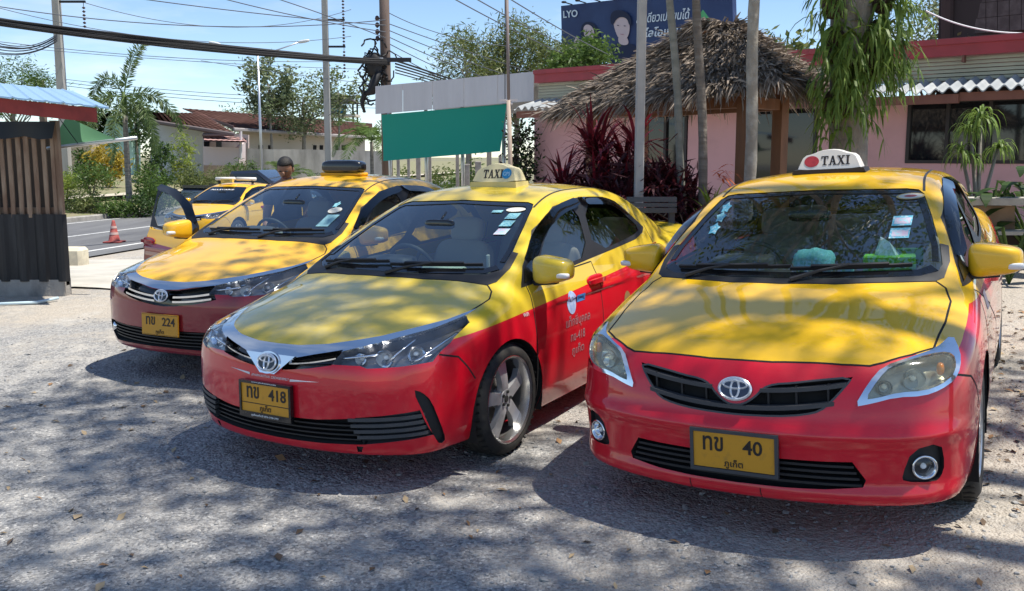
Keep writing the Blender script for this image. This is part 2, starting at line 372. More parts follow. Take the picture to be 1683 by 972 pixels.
pebbles('coarse_gravel',1000,(-4.5,4.5),(1.8,9.5),.016,mat('gravel_stone_pale',(.36,.35,.33),.9,noise=(20,(.20,.19,.18),.4,.66)),4)
def litter(name,n,xr,yr,size,cols,seed):
    r=np.random.default_rng(seed); X=xr[0]+(xr[1]-xr[0])*r.random(n); Y=yr[0]+(yr[1]-yr[0])*r.random(n); Z=bumpy(X,Y)+.006
    a=r.random(n)*6.28; L=size*(.5+r.random(n)); W=L*(.35+.3*r.random(n)); t=np.stack([np.cos(a),np.sin(a),.25*r.normal(size=n)],-1); s=np.stack([-np.sin(a),np.cos(a),.25*r.normal(size=n)],-1); c=np.stack([X,Y,Z],-1)
    V=np.stack([c-t*L[:,None]/2,c-s*W[:,None]/2+np.array([0,0,.006]),c+t*L[:,None]/2,c+s*W[:,None]/2+np.array([0,0,.006])],1)
    return tag(fastmesh(name,V,4,cols,mi=r.integers(0,len(cols),n)),kind='stuff')
litter('leaf_litter',420,(-3.6,4.2),(2.0,8.),.050,[mat('dry_leaf',(.30,.17,.08),.8),mat('dry_leaf_pale',(.40,.30,.18),.8),mat('dry_leaf_dark',(.12,.08,.05),.8)],11)
litter('twig_litter',900,(2.2,4.6),(3.6,9.),.050,[mat('dry_leaf',()),mat('dry_leaf_pale',()),mat('dry_leaf_dark',())],12)
# ---------------------------------------------------------------- foliage builders
def leafmat(name,c1,c2,trans=.35,rough=.5):
    if name in MATS: return MATS[name]
    m=bpy.data.materials.new(name); m.use_nodes=True; nt=m.node_tree; b=nt.nodes['Principled BSDF']; o=nt.nodes['Material Output']
    b.inputs['Roughness'].default_value=rough; b.inputs['Specular IOR Level'].default_value=.35
    g=nt.nodes.new('ShaderNodeNewGeometry'); mx=nt.nodes.new('ShaderNodeMix'); mx.data_type='RGBA'; mx.inputs[6].default_value=(*c1,1); mx.inputs[7].default_value=(*c2,1)
    nt.links.new(g.outputs['Random Per Island'],mx.inputs[0]); nt.links.new(mx.outputs[2],b.inputs['Base Color'])
    t=nt.nodes.new('ShaderNodeBsdfTranslucent'); nt.links.new(mx.outputs[2],t.inputs[0]); x=nt.nodes.new('ShaderNodeMixShader'); x.inputs[0].default_value=trans
    nt.links.new(b.outputs[0],x.inputs[1]); nt.links.new(t.outputs[0],x.inputs[2]); nt.links.new(x.outputs[0],o.inputs[0])
    MATS[name]=m; return m
L_dark=leafmat('leaf_dark',(.025,.055,.012),(.06,.11,.025)); L_mid=leafmat('leaf_mid',(.05,.10,.018),(.12,.19,.04)); L_lime=leafmat('leaf_lime',(.16,.24,.03),(.32,.36,.06)); L_grey=leafmat('leaf_greygreen',(.10,.14,.06),(.24,.28,.15)); L_yel=leafmat('leaf_yellow',(.30,.24,.03),(.48,.34,.04)); L_red=leafmat('leaf_crimson',(.09,.010,.018),(.26,.022,.035),.25); L_wine=leafmat('leaf_wine',(.035,.010,.015),(.11,.018,.025),.2); L_fern=leafmat('leaf_staghorn',(.10,.17,.03),(.22,.31,.06),.4); L_palm=leafmat('leaf_palm',(.05,.09,.025),(.13,.18,.06)); L_dry=leafmat('leaf_dry',(.20,.14,.09),(.42,.32,.23),.2,.8); L_olive=leafmat('leaf_olive',(.09,.13,.03),(.20,.22,.08))
M_bark=mat('bark_grey',(.20,.175,.145),.9,noise=(7,(.32,.30,.26),.45,.7,(1,1,.35)),bump=(18,.7,.03)); M_bark2=mat('bark_brown',(.16,.12,.085),.9,noise=(9,(.26,.21,.16),.45,.7,(1,1,.3)),bump=(22,.7,.03)); M_trunkp=mat('palm_bark',(.26,.235,.20),.85,noise=(6,(.14,.12,.10),.45,.65,(.4,.4,3)),bump=(14,.5,.02))
def leaves(C,n,spread,L,W,rng,up=.0,hang=0.):
    """n leaf quads round each centre of C; returns (m,4,3)"""
    C=np.repeat(np.asarray(C,float),n,axis=0); m=len(C); P=C+rng.normal(size=(m,3))*np.asarray(spread)
    d=rng.normal(size=(m,3)); d[:,2]=d[:,2]*.6+up-hang; d/=np.linalg.norm(d,axis=1,keepdims=True)
    s=np.cross(d,rng.normal(size=(m,3))); s/=np.linalg.norm(s,axis=1,keepdims=True)+1e-9
    l=(L*(.6+.8*rng.random(m)))[:,None]; w=(W*(.6+.8*rng.random(m)))[:,None]
    nn=np.cross(d,s)
    return np.stack([P-d*l/2,P+s*w/2+nn*w*.15,P+d*l/2,P-s*w/2+nn*w*.15],1)
def branchset(mb,base,tips,r0,r1,rng,bend=.15,n=6,seg=5):
    for t in tips:
        a=np.array(base,float); c=np.array(t,float); q=np.linspace(0,1,seg)[:,None]; P=a+(c-a)*q; k=np.linalg.norm(c-a)*bend
        P=P+np.sin(q*np.pi)*rng.normal(size=3)*k*.5; P[:,2]+=(np.sin(q*np.pi)*k*.4).ravel()
        mb.tube(P,np.linspace(r0,r1,seg),n)
def clumps(c,rad,n,rng,shell=.45):
    d=rng.normal(size=(n,3)); d/=np.linalg.norm(d,axis=1,keepdims=True); r=(shell+(1-shell)*rng.random(n)**.6)[:,None]
    return np.array(c)+d*r*np.array(rad)
def tree(name,base,h,rad,cz,label,lm,nclump,nleaf,leaf,seed,trunk_r=.12,bark=None,group=None,spread=.3,lean=(0,0),hang=0.,cat='tree'):
    rng=np.random.default_rng(seed); base=np.array(base,float); root=empty(name,base,label=label,cat=cat,group=group)
    top=np.array([lean[0],lean[1],h]); cc=np.array([lean[0],lean[1],cz]); K=clumps(cc,rad,nclump,rng)
    b=MB(); b.tube([(0,0,-.1),top*.35+rng.normal(size=3)*.06,top*.7,top*.92],[trunk_r*1.15,trunk_r,trunk_r*.75,trunk_r*.4],8)
    for k in K[::2]: branchset(b,top*(.45+.4*rng.random()),[k],trunk_r*.38,trunk_r*.08,rng,n=5)
    b.build('trunk',bark or M_bark,root,smooth=True)
    V=leaves(K,nleaf,spread,leaf[0],leaf[1],rng,hang=hang); fastmesh('crown',V,4,lm,root)
    return root
def shrub(name,base,rad,label,lm,n,leaf,seed,group=None,cat='shrub',spread=.16,up=.4,nl=48):
    rng=np.random.default_rng(seed); root=empty(name,base,label=label,cat=cat,group=group); rad=np.array(rad,float)
    K=clumps((0,0,rad[2]*.95),rad*.8,n,rng,.3); K[:,2]=np.maximum(K[:,2],.08)
    V=leaves(K,nl,spread,leaf[0],leaf[1],rng,up=up); V[...,2]=np.maximum(V[...,2],.0); fastmesh('foliage',V,4,lm,root)
    b=MB()
    for k in K[::max(1,n//7)]: b.tube([(0,0,-.05),k*.5+np.array([0,0,.05]),k],[.022,.014,.006],5)
    b.build('stem',M_bark2,root); return root
def strap(base,az,el,L,W,droop,rng,seg=6,twist=0.,fork=0):
    """bent strap leaf as quads (seg,4,3)"""
    d=np.array([math.cos(az)*math.cos(el),math.sin(az)*math.cos(el),math.sin(el)]); P=[np.array(base,float)]; st=L/seg
    for i in range(seg):
        d=d+np.array([0,0,-droop*(i+1)/seg]); d/=np.linalg.norm(d); P.append(P[-1]+d*st)
    s=np.array([-math.sin(az+twist),math.cos(az+twist),0.]); w=W*np.interp(np.linspace(0,1,seg+1),[0,.12,.55,1],[.45,.9,1.,.06])
    Q=[[P[i]-s*w[i]/2,P[i]+s*w[i]/2,P[i+1]+s*w[i+1]/2,P[i+1]-s*w[i+1]/2] for i in range(seg)]
    return Q
def rosette(name,base,label,lm,n,L,W,el,droop,seed,cat='plant',group=None,stem_h=0.,heads=1,headr=.25,dead=None):
    rng=np.random.default_rng(seed); root=empty(name,base,label=label,cat=cat,group=group); Q=[]; b=MB()
    for h in range(heads):
        a=rng.random()*6.28; r=headr*math.sqrt(rng.random()) if heads>1 else 0; hz=stem_h*(.55+.45*rng.random()) if heads>1 else stem_h
        tip=np.array([r*math.cos(a),r*math.sin(a),hz]); b.tube([(tip[0]*.4,tip[1]*.4,-.05),tip*np.array([.8,.8,.5]),tip],[.028,.024,.018],6)
        for k in range(n):
            Q+=strap(tip+np.array([0,0,-.10*rng.random()*min(1,stem_h+.2)]),rng.random()*6.28,el[0]+(el[1]-el[0])*rng.random(),L*(.6+.5*rng.random()),W*(.7+.5*rng.random()),droop*(.5+rng.random()),rng)
    fastmesh('foliage',np.array(Q),4,lm,root); b.build('stem',M_bark2,root,smooth=True)
    return root
def frond(base,az,el,L,nl,ll,droop,rng,plume=False,w=.03):
    d=np.array([math.cos(az)*math.cos(el),math.sin(az)*math.cos(el),math.sin(el)]); P=[np.array(base,float)]; seg=14
    for i in range(seg):
        d=d+np.array([0,0,-droop/seg*(1+i/seg)]); d/=np.linalg.norm(d); P.append(P[-1]+d*L/seg)
    P=np.array(P); Q=[]
    for i in range(nl):
        t=.12+.88*i/(nl-1); q=t*seg; k=min(int(q),seg-1); c=P[k]+(P[k+1]-P[k])*(q-k); T=P[k+1]-P[k]; T/=np.linalg.norm(T)
        S=np.cross(T,(0,0,1.)); S/=np.linalg.norm(S)+1e-9; U=np.cross(S,T); l=ll*math.sin(math.pi*(.18+.78*t))**.7
        for sg in(-1,1):
            a=rng.random()*6.28 if plume else (.15+.3*rng.random())
            D=(S*sg*math.cos(a)+U*math.sin(a))*.9+T*.55 if plume else S*sg*.85+T*.5+U*(.15)+np.array([0,0,-.35])*rng.random()
            D/=np.linalg.norm(D); X=np.cross(D,T); X/=np.linalg.norm(X)+1e-9; e=c+D*l*(.8+.4*rng.random())+np.array([0,0,-.10*l]); m=(c+e)/2+np.array([0,0,.04*l])
            Q.append([c,m+T*w/2,e,m-T*w/2])
    return P,np.array(Q)
def palm(name,base,h,label,nf,L,ll,nl,seed,r=.12,plume=False,droop=1.6,lm=None,lean=(0,0),el=(.2,1.3),shaft=True,group=None,azs=None):
    rng=np.random.default_rng(seed); root=empty(name,base,label=label,cat='palm tree',group=group)
    t=MB(); top=np.array([lean[0],lean[1],h]); q=np.linspace(0,1,12)
    t.tube([top*np.array([k*k,k*k,k])+np.array([0,0,-.05]) for k in q],[r*(1.25 if k<.06 else 1-.3*k)*(1+.04*(i%2)) for i,k in enumerate(q)],10); t.build('trunk',M_trunkp,root,smooth=True)
    if shaft: s=MB(); s.tube([top,top+np.array([0,0,.35]),top+np.array([0,0,.8])],[r*.72,r*.8,r*.35],10); s.build('crownshaft',L_mid,root,smooth=True); top=top+np.array([0,0,.6])
    for i in range(nf):
        az=azs[i][0] if azs else 6.28*i/nf+.3*rng.random(); e=azs[i][1] if azs else el[0]+(el[1]-el[0])*rng.random(); dr=azs[i][2] if azs else droop*(.7+.6*rng.random())
        P,Q=frond(top,az,e,L*(.85+.3*rng.random()),nl,ll,dr,rng,plume,w=.055)
        f=fastmesh('frond',Q,4,lm or L_palm,root); b=MB(); b.tube(P,np.linspace(r*.22,.006,len(P)),5); b.build('rachis',L_mid,f)
    return root
# ---------------------------------------------------------------- wires
def wire(name,pts,sag,r,m,label,cat='cable',group=None,n=14):
    """pts: list of 3-D supports"""
    P=[]
    if len(pts)==3:
        q=np.linspace(0,1,24)[:,None]; a,m_,c=[np.array(p) for p in pts]; d=np.linalg.norm(m_-a)/(np.linalg.norm(m_-a)+np.linalg.norm(c-m_))
        P=list(a*((q-d)*(q-1)/d)+m_*(q*(q-1)/(d*(d-1)))+c*(q*(q-d)/(1-d)))
    else:
        a,c=[np.array(p) for p in pts]; q=np.linspace(0,1,n)[:,None]; P=a+(c-a)*q; P[:,2]-=(4*sag*q*(1-q)).ravel()
    b=MB(); b.tube(P,r,5); o=b.build(name,m); return tag(o,label,cat,group)
# ---------------------------------------------------------------- street side: shed, palm, houses, poles, cables
M_wood=mat('weathered_slat',(.19,.115,.075),.85,noise=(6,(.36,.27,.19),.42,.7,(1,1,.2))); M_blackmetal=mat('black_corrugated',(.012,.012,.014),.55,noise=(5,(.04,.04,.042),.5,.75,(1,1,.2))); M_redpaint=mat('red_fascia',(.27,.030,.022),.6,noise=(4,(.18,.02,.015),.45,.7)); M_bluemetal=mat('blue_roof_sheet',(.33,.50,.66),.35,.3); M_oldconc=mat('stained_concrete',(.33,.31,.28),.9,noise=(3,(.14,.13,.12),.42,.68,(1,1,.5)),bump=(30,.4,.02)); M_net=leafmat('green_shade_net',(.10,.24,.13),(.10,.24,.13),.4,.8); M_steel=mat('galvanised_steel',(.55,.56,.57),.35,.8); M_poleconc=mat('pole_concrete',(.38,.36,.33),.85,noise=(2,(.26,.245,.22),.4,.7,(1,1,.15))); M_poledark=mat('pole_timber',(.115,.080,.065),.85,noise=(5,(.19,.14,.115),.4,.7,(1,1,.1))); M_cable=mat('cable_black',(.012,.012,.014),.6); M_cable2=mat('cable_grey',(.10,.11,.13),.6); M_darkiron=mat('dark_iron',(.03,.03,.035),.6,.4); M_porcelain=mat('brown_insulator',(.06,.03,.025),.3)
# shed
def gz(x,y): return float(ground_z(x,y))
sb=np.array([px(107,487,10.4)[0],10.4]); sx=sb[0]
shed=empty('shed',(sx-2.2,10.4,gz(sx-2,10.4)),label='slatted timber shed with black sheet skirting and blue metal roof',cat='shed')
z0=gz(sx-2,10.4)
def loc(p): return np.array(p)-np.array([sx-2.2,10.4,z0])
b=MB(); b.box(loc((sx-2.2,10.44,z0+.07)),(4.44,.16,.26)); b.build('concrete_base',M_oldconc,shed)
def corrugated(x0,x1,y,zb,zt,pitch,amp,name,parent):
    b=MB(); n=int((x1-x0)/pitch*6)+1; X=np.linspace(x0,x1,n); a=amp*np.sign(np.sin(2*np.pi*X/pitch))*np.abs(np.sin(2*np.pi*X/pitch))**.4
    b.add([loc((x,y-q,zb)) for x,q in zip(X,a)]+[loc((x,y-q,zt)) for x,q in zip(X,a)],[(i,i+1,n+i+1,n+i) for i in range(n-1)]); return b.build(name,M_blackmetal,parent)
for k in range(5): corrugated(sx-4.4+.9*k,sx-4.4+.9*(k+1)-.01,10.36,z0+.18,z0+.98,.225,.018,'skirting_sheet',shed)
r=np.random.default_rng(5)
for i in range(44):
    x=sx-4.3+i*.099; w=.042+.012*r.random(); b=MB(); b.box(loc((x,10.40+.012*r.normal(),z0+1.50)),(w,.022,1.12),R=roty(.006*r.normal())); b.build('slat',M_wood,shed)
b=MB(); b.box(loc((sx-.02,10.45,z0+1.1)),(.08,.08,1.95)); b.build('corner_post',M_wood,shed)
b=MB(); b.box(loc((sx-2.2,10.46,z0+1.9)),(4.4,.06,.07)); b.box(loc((sx-2.2,10.46,z0+1.02)),(4.4,.05,.07)); b.build('rail',M_wood,shed)
b=MB(); b.box(loc((sx-2.5,11.0,z0+1.1)),(4.3,.02,1.9)); b.build('dim_backing',mat('dim_interior',(.10,.075,.06),.95),shed)  # dark-coloured sheet stands in for the shade inside the shed
b=MB(); n=26
for i in range(n):
    pass
X=np.linspace(sx-4.6,sx+.04,n); b.add([loc((x,10.33+.03*math.sin(i*2.1),z0+2.06)) for i,x in enumerate(X)]+[loc((x,10.31+.05*math.sin(i*1.7),z0+1.90-.05*abs(math.sin(i*1.1)))) for i,x in enumerate(X)],[(i,i+1,n+i+1,n+i) for i in range(n-1)]); b.build('rolled_tarp',mat('black_tarp',(.012,.013,.015),.5),shed,smooth=True)
# roof: fascia falls slightly to the right
fL=px(-40,164,9.75); fR=px(154,196,9.75)
def rl(p): return loc(p)
A=px(-60,155,9.7); B_=px(157,178,9.7); H_=.155
b=MB(); b.prism([(0,0),(1,0),(1,1),(0,1)],lambda u,v,d: rl(A*(1-u)+B_*u+np.array([0,d,-H_*v])),0,.03); b.build('fascia_board',M_redpaint,shed,fix=True)
b=MB(); n=60; T=np.linspace(0,1,n); rib=.016*np.maximum(0,np.sin(T*2*np.pi*9))**6
F0=[rl(A*(1-t)+(B_+np.array([.18,0,-.015]))*t+np.array([0,-.07,.02+k])) for t,k in zip(T,rib)]; F1=[rl(A*(1-t)+(B_+np.array([.18,0,-.015]))*t+np.array([-1.9,3.0,.42+k])) for t,k in zip(T,rib)]
b.add(F0+F1,[(i,i+1,n+i+1,n+i) for i in range(n-1)]); b.add([q+np.array([0,0,-.018]) for q in F0]+F0,[(i,i+1,n+i+1,n+i) for i in range(n-1)]); b.build('roof_sheet',M_bluemetal,shed)
# green awning held out by a tube
aw=empty('awning',px(80,240,10.6),label='green shade-net awning stretched from the shed to a steel tube',cat='awning')
o=px(80,240,10.6); c=[px(62,188,10.9),px(80,242,10.6),px(190,229,10.4),px(205,228,10.5)]
b=MB(); nU=10; Vv=[]
for i in range(nU):
    t=i/(nU-1)
    for j in range(nU):
        s=j/(nU-1); p=(c[0]*(1-s)+c[1]*s)*(1-t)+c[2]*t+np.array([0,0,-.05*math.sin(t*3.1)*math.sin(s*3.1)])+np.array([0,.7*(1-s),0])*(1-t); Vv.append(p-o)
b.add(Vv,[(i*nU+j,i*nU+j+1,(i+1)*nU+j+1,(i+1)*nU+j) for i in range(nU-1) for j in range(nU-1)]); b.build('net',M_net,aw,smooth=True)
b=MB(); b.tube([px(78,244,10.6)-o,px(225,227,10.4)-o],.022,8); b.build('tube',M_steel,aw,smooth=True)
b=MB(); b.tube([px(88,182,10.5)-o,px(128,236,10.5)-o],.005,4); b.build('guy_rope',M_cable,aw)
# pipe, stone, cone
b=MB(); b.tube([px(-30,495,9.6)*np.array([1,1,0])+np.array([0,0,gz(-6,9.6)+.03]),px(60,487,9.75)*np.array([1,1,0])+np.array([0,0,gz(-6,9.6)+.03]),px(95,482,10.0)*np.array([1,1,0])+np.array([0,0,gz(-5,10)+.04])],.018,8); tag(b.build('water_pipe',mat('blue_pvc',(.48,.60,.66),.5),smooth=True),'pale blue plastic pipe on the ground along the shed base','pipe')
p=px(118,424,17.6); zc=gz(p[0],p[1]); b=MB(); b.rbox((0,0,.17),(.55,.40,.42),.06); o=b.build('marker_block',mat('cream_paint',(.62,.56,.42),.8,noise=(4,(.42,.38,.30),.45,.7))); o.location=(p[0],p[1],zc); tag(o,'cream painted concrete block at the corner of the apron','concrete block')
p=px(188,397,22.2); cone=empty('traffic_cone',(p[0],p[1],ZR+.004),label='faded red traffic cone standing on the road',cat='traffic cone')
M_cone=mat('faded_cone',(.36,.07,.06),.7,noise=(12,(.46,.16,.13),.45,.7))
b=MB(); b.lathe([(.155,.03),(.135,.06),(.04,.52),(.032,.56),(.0,.56)],20); b.build('body',M_cone,cone,smooth=True); b=MB(); b.rbox((0,0,.018),(.42,.42,.036),.012); b.build('base',mat('cone_base',(.24,.05,.045),.8),cone)
for z_,r1,r2 in((.20,.109,.096),(.36,.078,.066)): b=MB(); b.lathe([(r1+.003,z_),(r2+.003,z_+.06)],20); b.build('reflective_band',mat('cone_band',(.52,.36,.32),.5),cone,smooth=True)
# verge planting
def verge(u,v,Y): q=px(u,v,Y); return q
def vbase(u,Y):
    q=px(u,300,Y); d=np.array([q[0],q[1]])-RC; off=float(d@RN); return (q[0],q[1],float(np.interp(-off,[.2,1.2,3,6,11,40],[ZR+.15,ZR+.22,ZR+.34,ZR+.55,ZR+.65,ZR+.7]))) if off<0 else (q[0],q[1],ZR)
pb=vbase(211,32.5)
palm('foxtail_palm',pb,3.55,'foxtail palm with plumed drooping fronds on the verge',9,2.7,.38,120,21,r=.12,plume=True,azs=[(2.6,1.15,2.6),(1.2,1.35,1.2),(.35,.55,1.9),(-.5,.25,2.4),(-.25,-.35,1.6),(3.4,.35,2.0),(4.5,.2,1.4),(-1.5,-.5,1.2),(1.9,.5,1.7)])
SHR=[(105,31.5,(.55,.5,.75),L_lime,'lime green feathery shrub beside the road kerb',18,(.22,.03)),(150,38,(1.5,1.,.75),L_mid,'low spreading green hedge beside the concrete pole',30,(.16,.05)),(178,44,(1.3,1.2,1.25),L_yel,'yellow croton bush behind the palm',34,(.22,.09)),(140,44,(1.2,1.,1.05),L_dark,'dark green bush under the shade-net awning',28,(.2,.08)),(240,36,(1.0,.8,.85),L_mid,'dense mid green shrub by the palm trunk',26,(.16,.06)),(265,42,(1.1,1.,1.3),L_dark,'dark leafy shrub against the white house wall',28,(.2,.08)),(300,44,(.6,.6,1.6),L_lime,'tall yellow-topped dracaena by the house corner',18,(.34,.05)),(315,40,(1.1,.9,.85),L_olive,'olive shrub below the pink porch wall',26,(.2,.05)),(185,31.2,(.9,.5,.32),L_mid,'low clump of ground plants near the traffic cone',20,(.14,.05)),(228,31.6,(.8,.5,.34),L_dark,'dark low plant at the foot of the palm',20,(.14,.05)),(135,31.2,(1.1,.5,.3),L_olive,'straggly pink-leaved edging plant on the kerb',20,(.14,.05)),(255,32.5,(.7,.6,.8),L_mid,'round green shrub behind the open taxi door',22,(.16,.05)),(345,40,(1.3,1.,.7),L_olive,'grassy shrub in front of the pink porch',26,(.3,.03)),(395,48,(1.6,1.2,.8),L_mid,'grassy bank plants by the street lamp',26,(.3,.04)),(560,46,(1.8,1.2,.9),L_mid,'green bush below the grey boundary wall',30,(.18,.06)),(440,50,(1.8,1.,.6),L_olive,'weedy plants along the grey boundary wall',24,(.25,.05)),(690,36,(1.3,1.,1.0),L_lime,'bright green shrub behind the hanging tarpaulin',26,(.16,.06)),(770,34,(1.2,1.,1.1),L_mid,'leafy bush behind the fence posts',26,(.16,.06)),(735,40,(1.4,1.,.9),L_olive,'scrubby plants at the far end of the fence',26,(.16,.06))]
for i,(u,Y,rad,lm,lb,n_,lf) in enumerate(SHR): shrub('shrub',vbase(u,Y),rad,lb,lm,n_,lf,100+i,group='shrubs along the street',spread=.17)
rng=np.random.default_rng(9)
C=[];
for _ in range(420):
    t=rng.uniform(-10,40); o_=-rng.uniform(.3,3.2); q=road_pt(t,o_,ZR+.25); C.append(q)
fo=fastmesh('ground_cover',leaves(C,14,(.16,.16,.06),.16,.05,rng,up=.5),4,[L_olive,L_mid,L_lime],mi=rng.integers(0,3,420*14)); tag(fo,kind='stuff')
# utility poles
def sq_pole(name,base,h,w0,w1,label,m,arms=(),group=None,cat='utility pole'):
    root=empty(name,base,label=label,cat=cat,group=group); b=MB(); b.add([(s*w0/2,t*w0/2,-.2) for s,t in((-1,-1),(1,-1),(1,1),(-1,1))]+[(s*w1/2,t*w1/2,h) for s,t in((-1,-1),(1,-1),(1,1),(-1,1))],[(0,1,5,4),(1,2,6,5),(2,3,7,6),(3,0,4,7),(4,5,6,7)]); b.build('shaft',m,root)
    for z,L in arms:
        b=MB(); b.box((L/2,0,z),(L,.10,.10)); b.build('crossarm',M_darkiron,root)
        b=MB(); b.tube([(L*.93,0,z),(L*.93,0,z-.2)],.015,5); 
        for k in range(7): b.lathe([(.02,z-.22-k*.17),(.085,z-.28-k*.17),(.03,z-.33-k*.17)],10,c=(L*.93+.0*k,0,0))
        b.build('insulator_string',M_porcelain,root,smooth=True)
    return root
def zat(u,v,Y): return float(px(u,v,Y)[2])
b1=vbase(111,42); sq_pole('utility_pole',b1,14,.36,.26,'tall concrete power pole rising behind the shed roof',M_poleconc,[(zat(100,3,42)-b1[2],1.35)],group='concrete power poles')
b2=vbase(541,48); sq_pole('utility_pole',b2,17,.34,.24,'tall concrete power pole with three crossarms by the boundary wall',M_poleconc,[(zat(540,33,48)-b2[2],1.05),(zat(540,77,48)-b2[2],1.05),(zat(540,-12,48)-b2[2],1.05)],group='concrete power poles')
p3=px(637,300,27); z3=ZR+.1; P3=np.array([p3[0],27.,z3]); r3=empty('utility_pole',P3,label='dark timber pole wrapped in looped cables beside the grey canopy',cat='utility pole')
b=MB(); b.tube([(0,0,-.2),(0,0,5),(-.02,0,10)],[.17,.155,.14],12); b.build('shaft',M_poledark,r3,smooth=True)
b=MB(); zc=zat(637,100,27)-z3
b.box((.25,-.22,zc),(1.1,.10,.12)); b.build('crossarm',M_darkiron,r3)
rng=np.random.default_rng(31)
for k in range(16):
    b=MB(); a=rng.random()*6.28; cz=zc-.25+rng.normal()*.30; cx=-.28+rng.normal()*.12; R_=.18+.2*rng.random(); n_=18
    b.tube([(cx+R_*.6*math.cos(t)+.05*rng.normal(),-.22+.06*rng.normal(),cz+R_*math.sin(t)*1.3+.03*rng.normal()) for t in np.linspace(a,a+5.2,n_)],.018+.014*rng.random(),5); b.build('cable_coil',M_cable,r3)
b=MB(); b.sell((-.30,-.20,zc-.15),(.5,.36,.75),.8,.8,8,12); b.tube([(-.20,-.2,zc-.3),(-.42,-.2,zc-.95),(-.62,-.2,zc-1.0),(-.70,-.2,zc-1.3),(-.62,-.2,zc-1.55)],[.16,.13,.09,.06,.04],8); b.build('cable_bundle',M_cable,r3,smooth=True)
b=MB(); b.box((-.14,-.28,zc-.05),(.22,.08,.22)); b.build('junction_box',mat('pale_box',(.5,.48,.46),.6),r3)
for k in range(4): b=MB(); b.lathe([(.02,-.08),(.07,-.02),(.05,.06),(.02,.08)],10,c=(-.22,-.05,zat(637,31+k*11,27)-z3)); b.tube([(-.05,0,zat(637,31+k*11,27)-z3),(-.22,-.05,zat(637,31+k*11,27)-z3)],.02,5); b.build('insulator',M_porcelain,r3,smooth=True)
bs=vbase(78,62); sq_pole('utility_pole',bs,zat(78,132,62)-bs[2],.4,.34,'short distant pole beyond the green tree',M_poledark,group='concrete power poles')
# street lamp with two arms
bl=vbase(431,40); sl_=empty('street_lamp',bl,label='slim grey street lamp with two upswept arms',cat='street lamp'); hz=zat(427,92,40)-bl[2]
b=MB(); b.tube([(0,0,-.1),(0,0,hz)],[.075,.045],8); b.build('post',M_steel,sl_,smooth=True)
for u,v in((358,72),(494,69)):
    q=px(u,v,40)-np.array(bl); b=MB(); b.tube([(0,0,hz),q*.5+np.array([0,0,hz*.5-.02]),q],.028,6); b.build('arm',M_steel,sl_,smooth=True)
    b=MB(); sg=np.sign(q[0]); b.sell(q+np.array([.14*sg,0,.02]),(.55,.22,.13),.7,.7,8,14,R=roty(-.18*sg)); b.build('lamp_head',mat('lamp_housing_grey',(.62,.63,.64),.4),sl_,smooth=True)
# thick telecom bundle and power lines
def W(u,v,Y): return px(u,v,Y)
gB='telecom cables in the thick bundle'; rng=np.random.default_rng(77)
for k in range(26):
    du=rng.normal()*2.6; dv=rng.normal()*2.4; r_=.012+.016*rng.random()
    a=W(-60,26+dv*1.4+abs(rng.normal())*2,17+.3*rng.normal()); m_=W(300,76+dv*.9+du,22); c_=W(640,103+dv*1.2,26.8)
    wire('telecom_cable',[a,m_,c_],.10+.10*rng.random(),r_,M_cable,'black telecom cable in the thick bundle strung to the timber pole',group=gB)
for k in range(7):
    a=W(-60,48+k*4,17+.3*k); c_=W(94,56+k*2,26); wire('telecom_cable',[a,c_],.25+.1*rng.random(),.012,M_cable,'loose black telecom cable sagging behind the shed roof',group='loose telecom cables on the left')
gP='thin power lines across the sky'; PL='thin power line crossing the open sky'
for (a,m_,c_,r_) in [((-40,5,24),(300,42,25.5),(634,33,26.8),.014),((200,-6,24),(420,22,25.5),(634,42,26.8),.014),((300,-20,24),(480,25,25.5),(634,53,26.8),.014),((330,-40,24),(520,20,25.5),(634,63,26.8),.014),((-40,3,40),(140,45,42),(577,60,48),.016),((140,5,42),(400,45,45),(577,16,48),.016),((-40,64,40),(300,96,44),(577,101,48),.016),((-40,72,40),(300,100,44),(640,115,50),.014),((50,123,62),(300,150,60),(620,165,60),.02),((50,128,62),(300,156,60),(620,172,60),.02),((50,133,62),(300,162,60),(620,178,60),.02),((330,100,36),(500,125,36),(630,140,34),.012),((560,170,32),(610,135,29),(636,110,27),.012),((540,190,34),(600,145,30),(636,112,27),.012)]:
    wire('power_line',[W(*a),W(*m_),W(*c_)],.06,r_,M_cable2,PL,group=gP)
for k in range(5):
    v0=40+k*11; wire('power_line',[W(641,v0,27),W(760,v0+42+k*5,31),W(960,v0+105+k*8,38)],.05,.014,M_cable2,'power line running from the timber pole towards the willow tree',group='power lines beyond the timber pole')
for k in range(5):
    wire('telecom_cable',[W(650,100+k*5,26.8),W(740,130+k*4,30),W(820,160+k*4,34)],.12,.03-.003*k,M_cable,'heavy telecom cable running from the timber pole behind the canopy',group='telecom cables beyond the timber pole')
for (u0,v0,u1,v1) in((742,-4,925,88),(775,-6,925,72),(834,-4,1000,90)): wire('power_line',[W(u0,v0,22),W(u1,v1,33)],.05,.016,M_cable2,'power line slanting down in front of the billboard',group='power lines by the billboard')
wire('power_line',[W(640,22,27),W(740,60,30),W(860,78,33)],.1,.012,M_cable2,'single slack wire above the grey canopy')
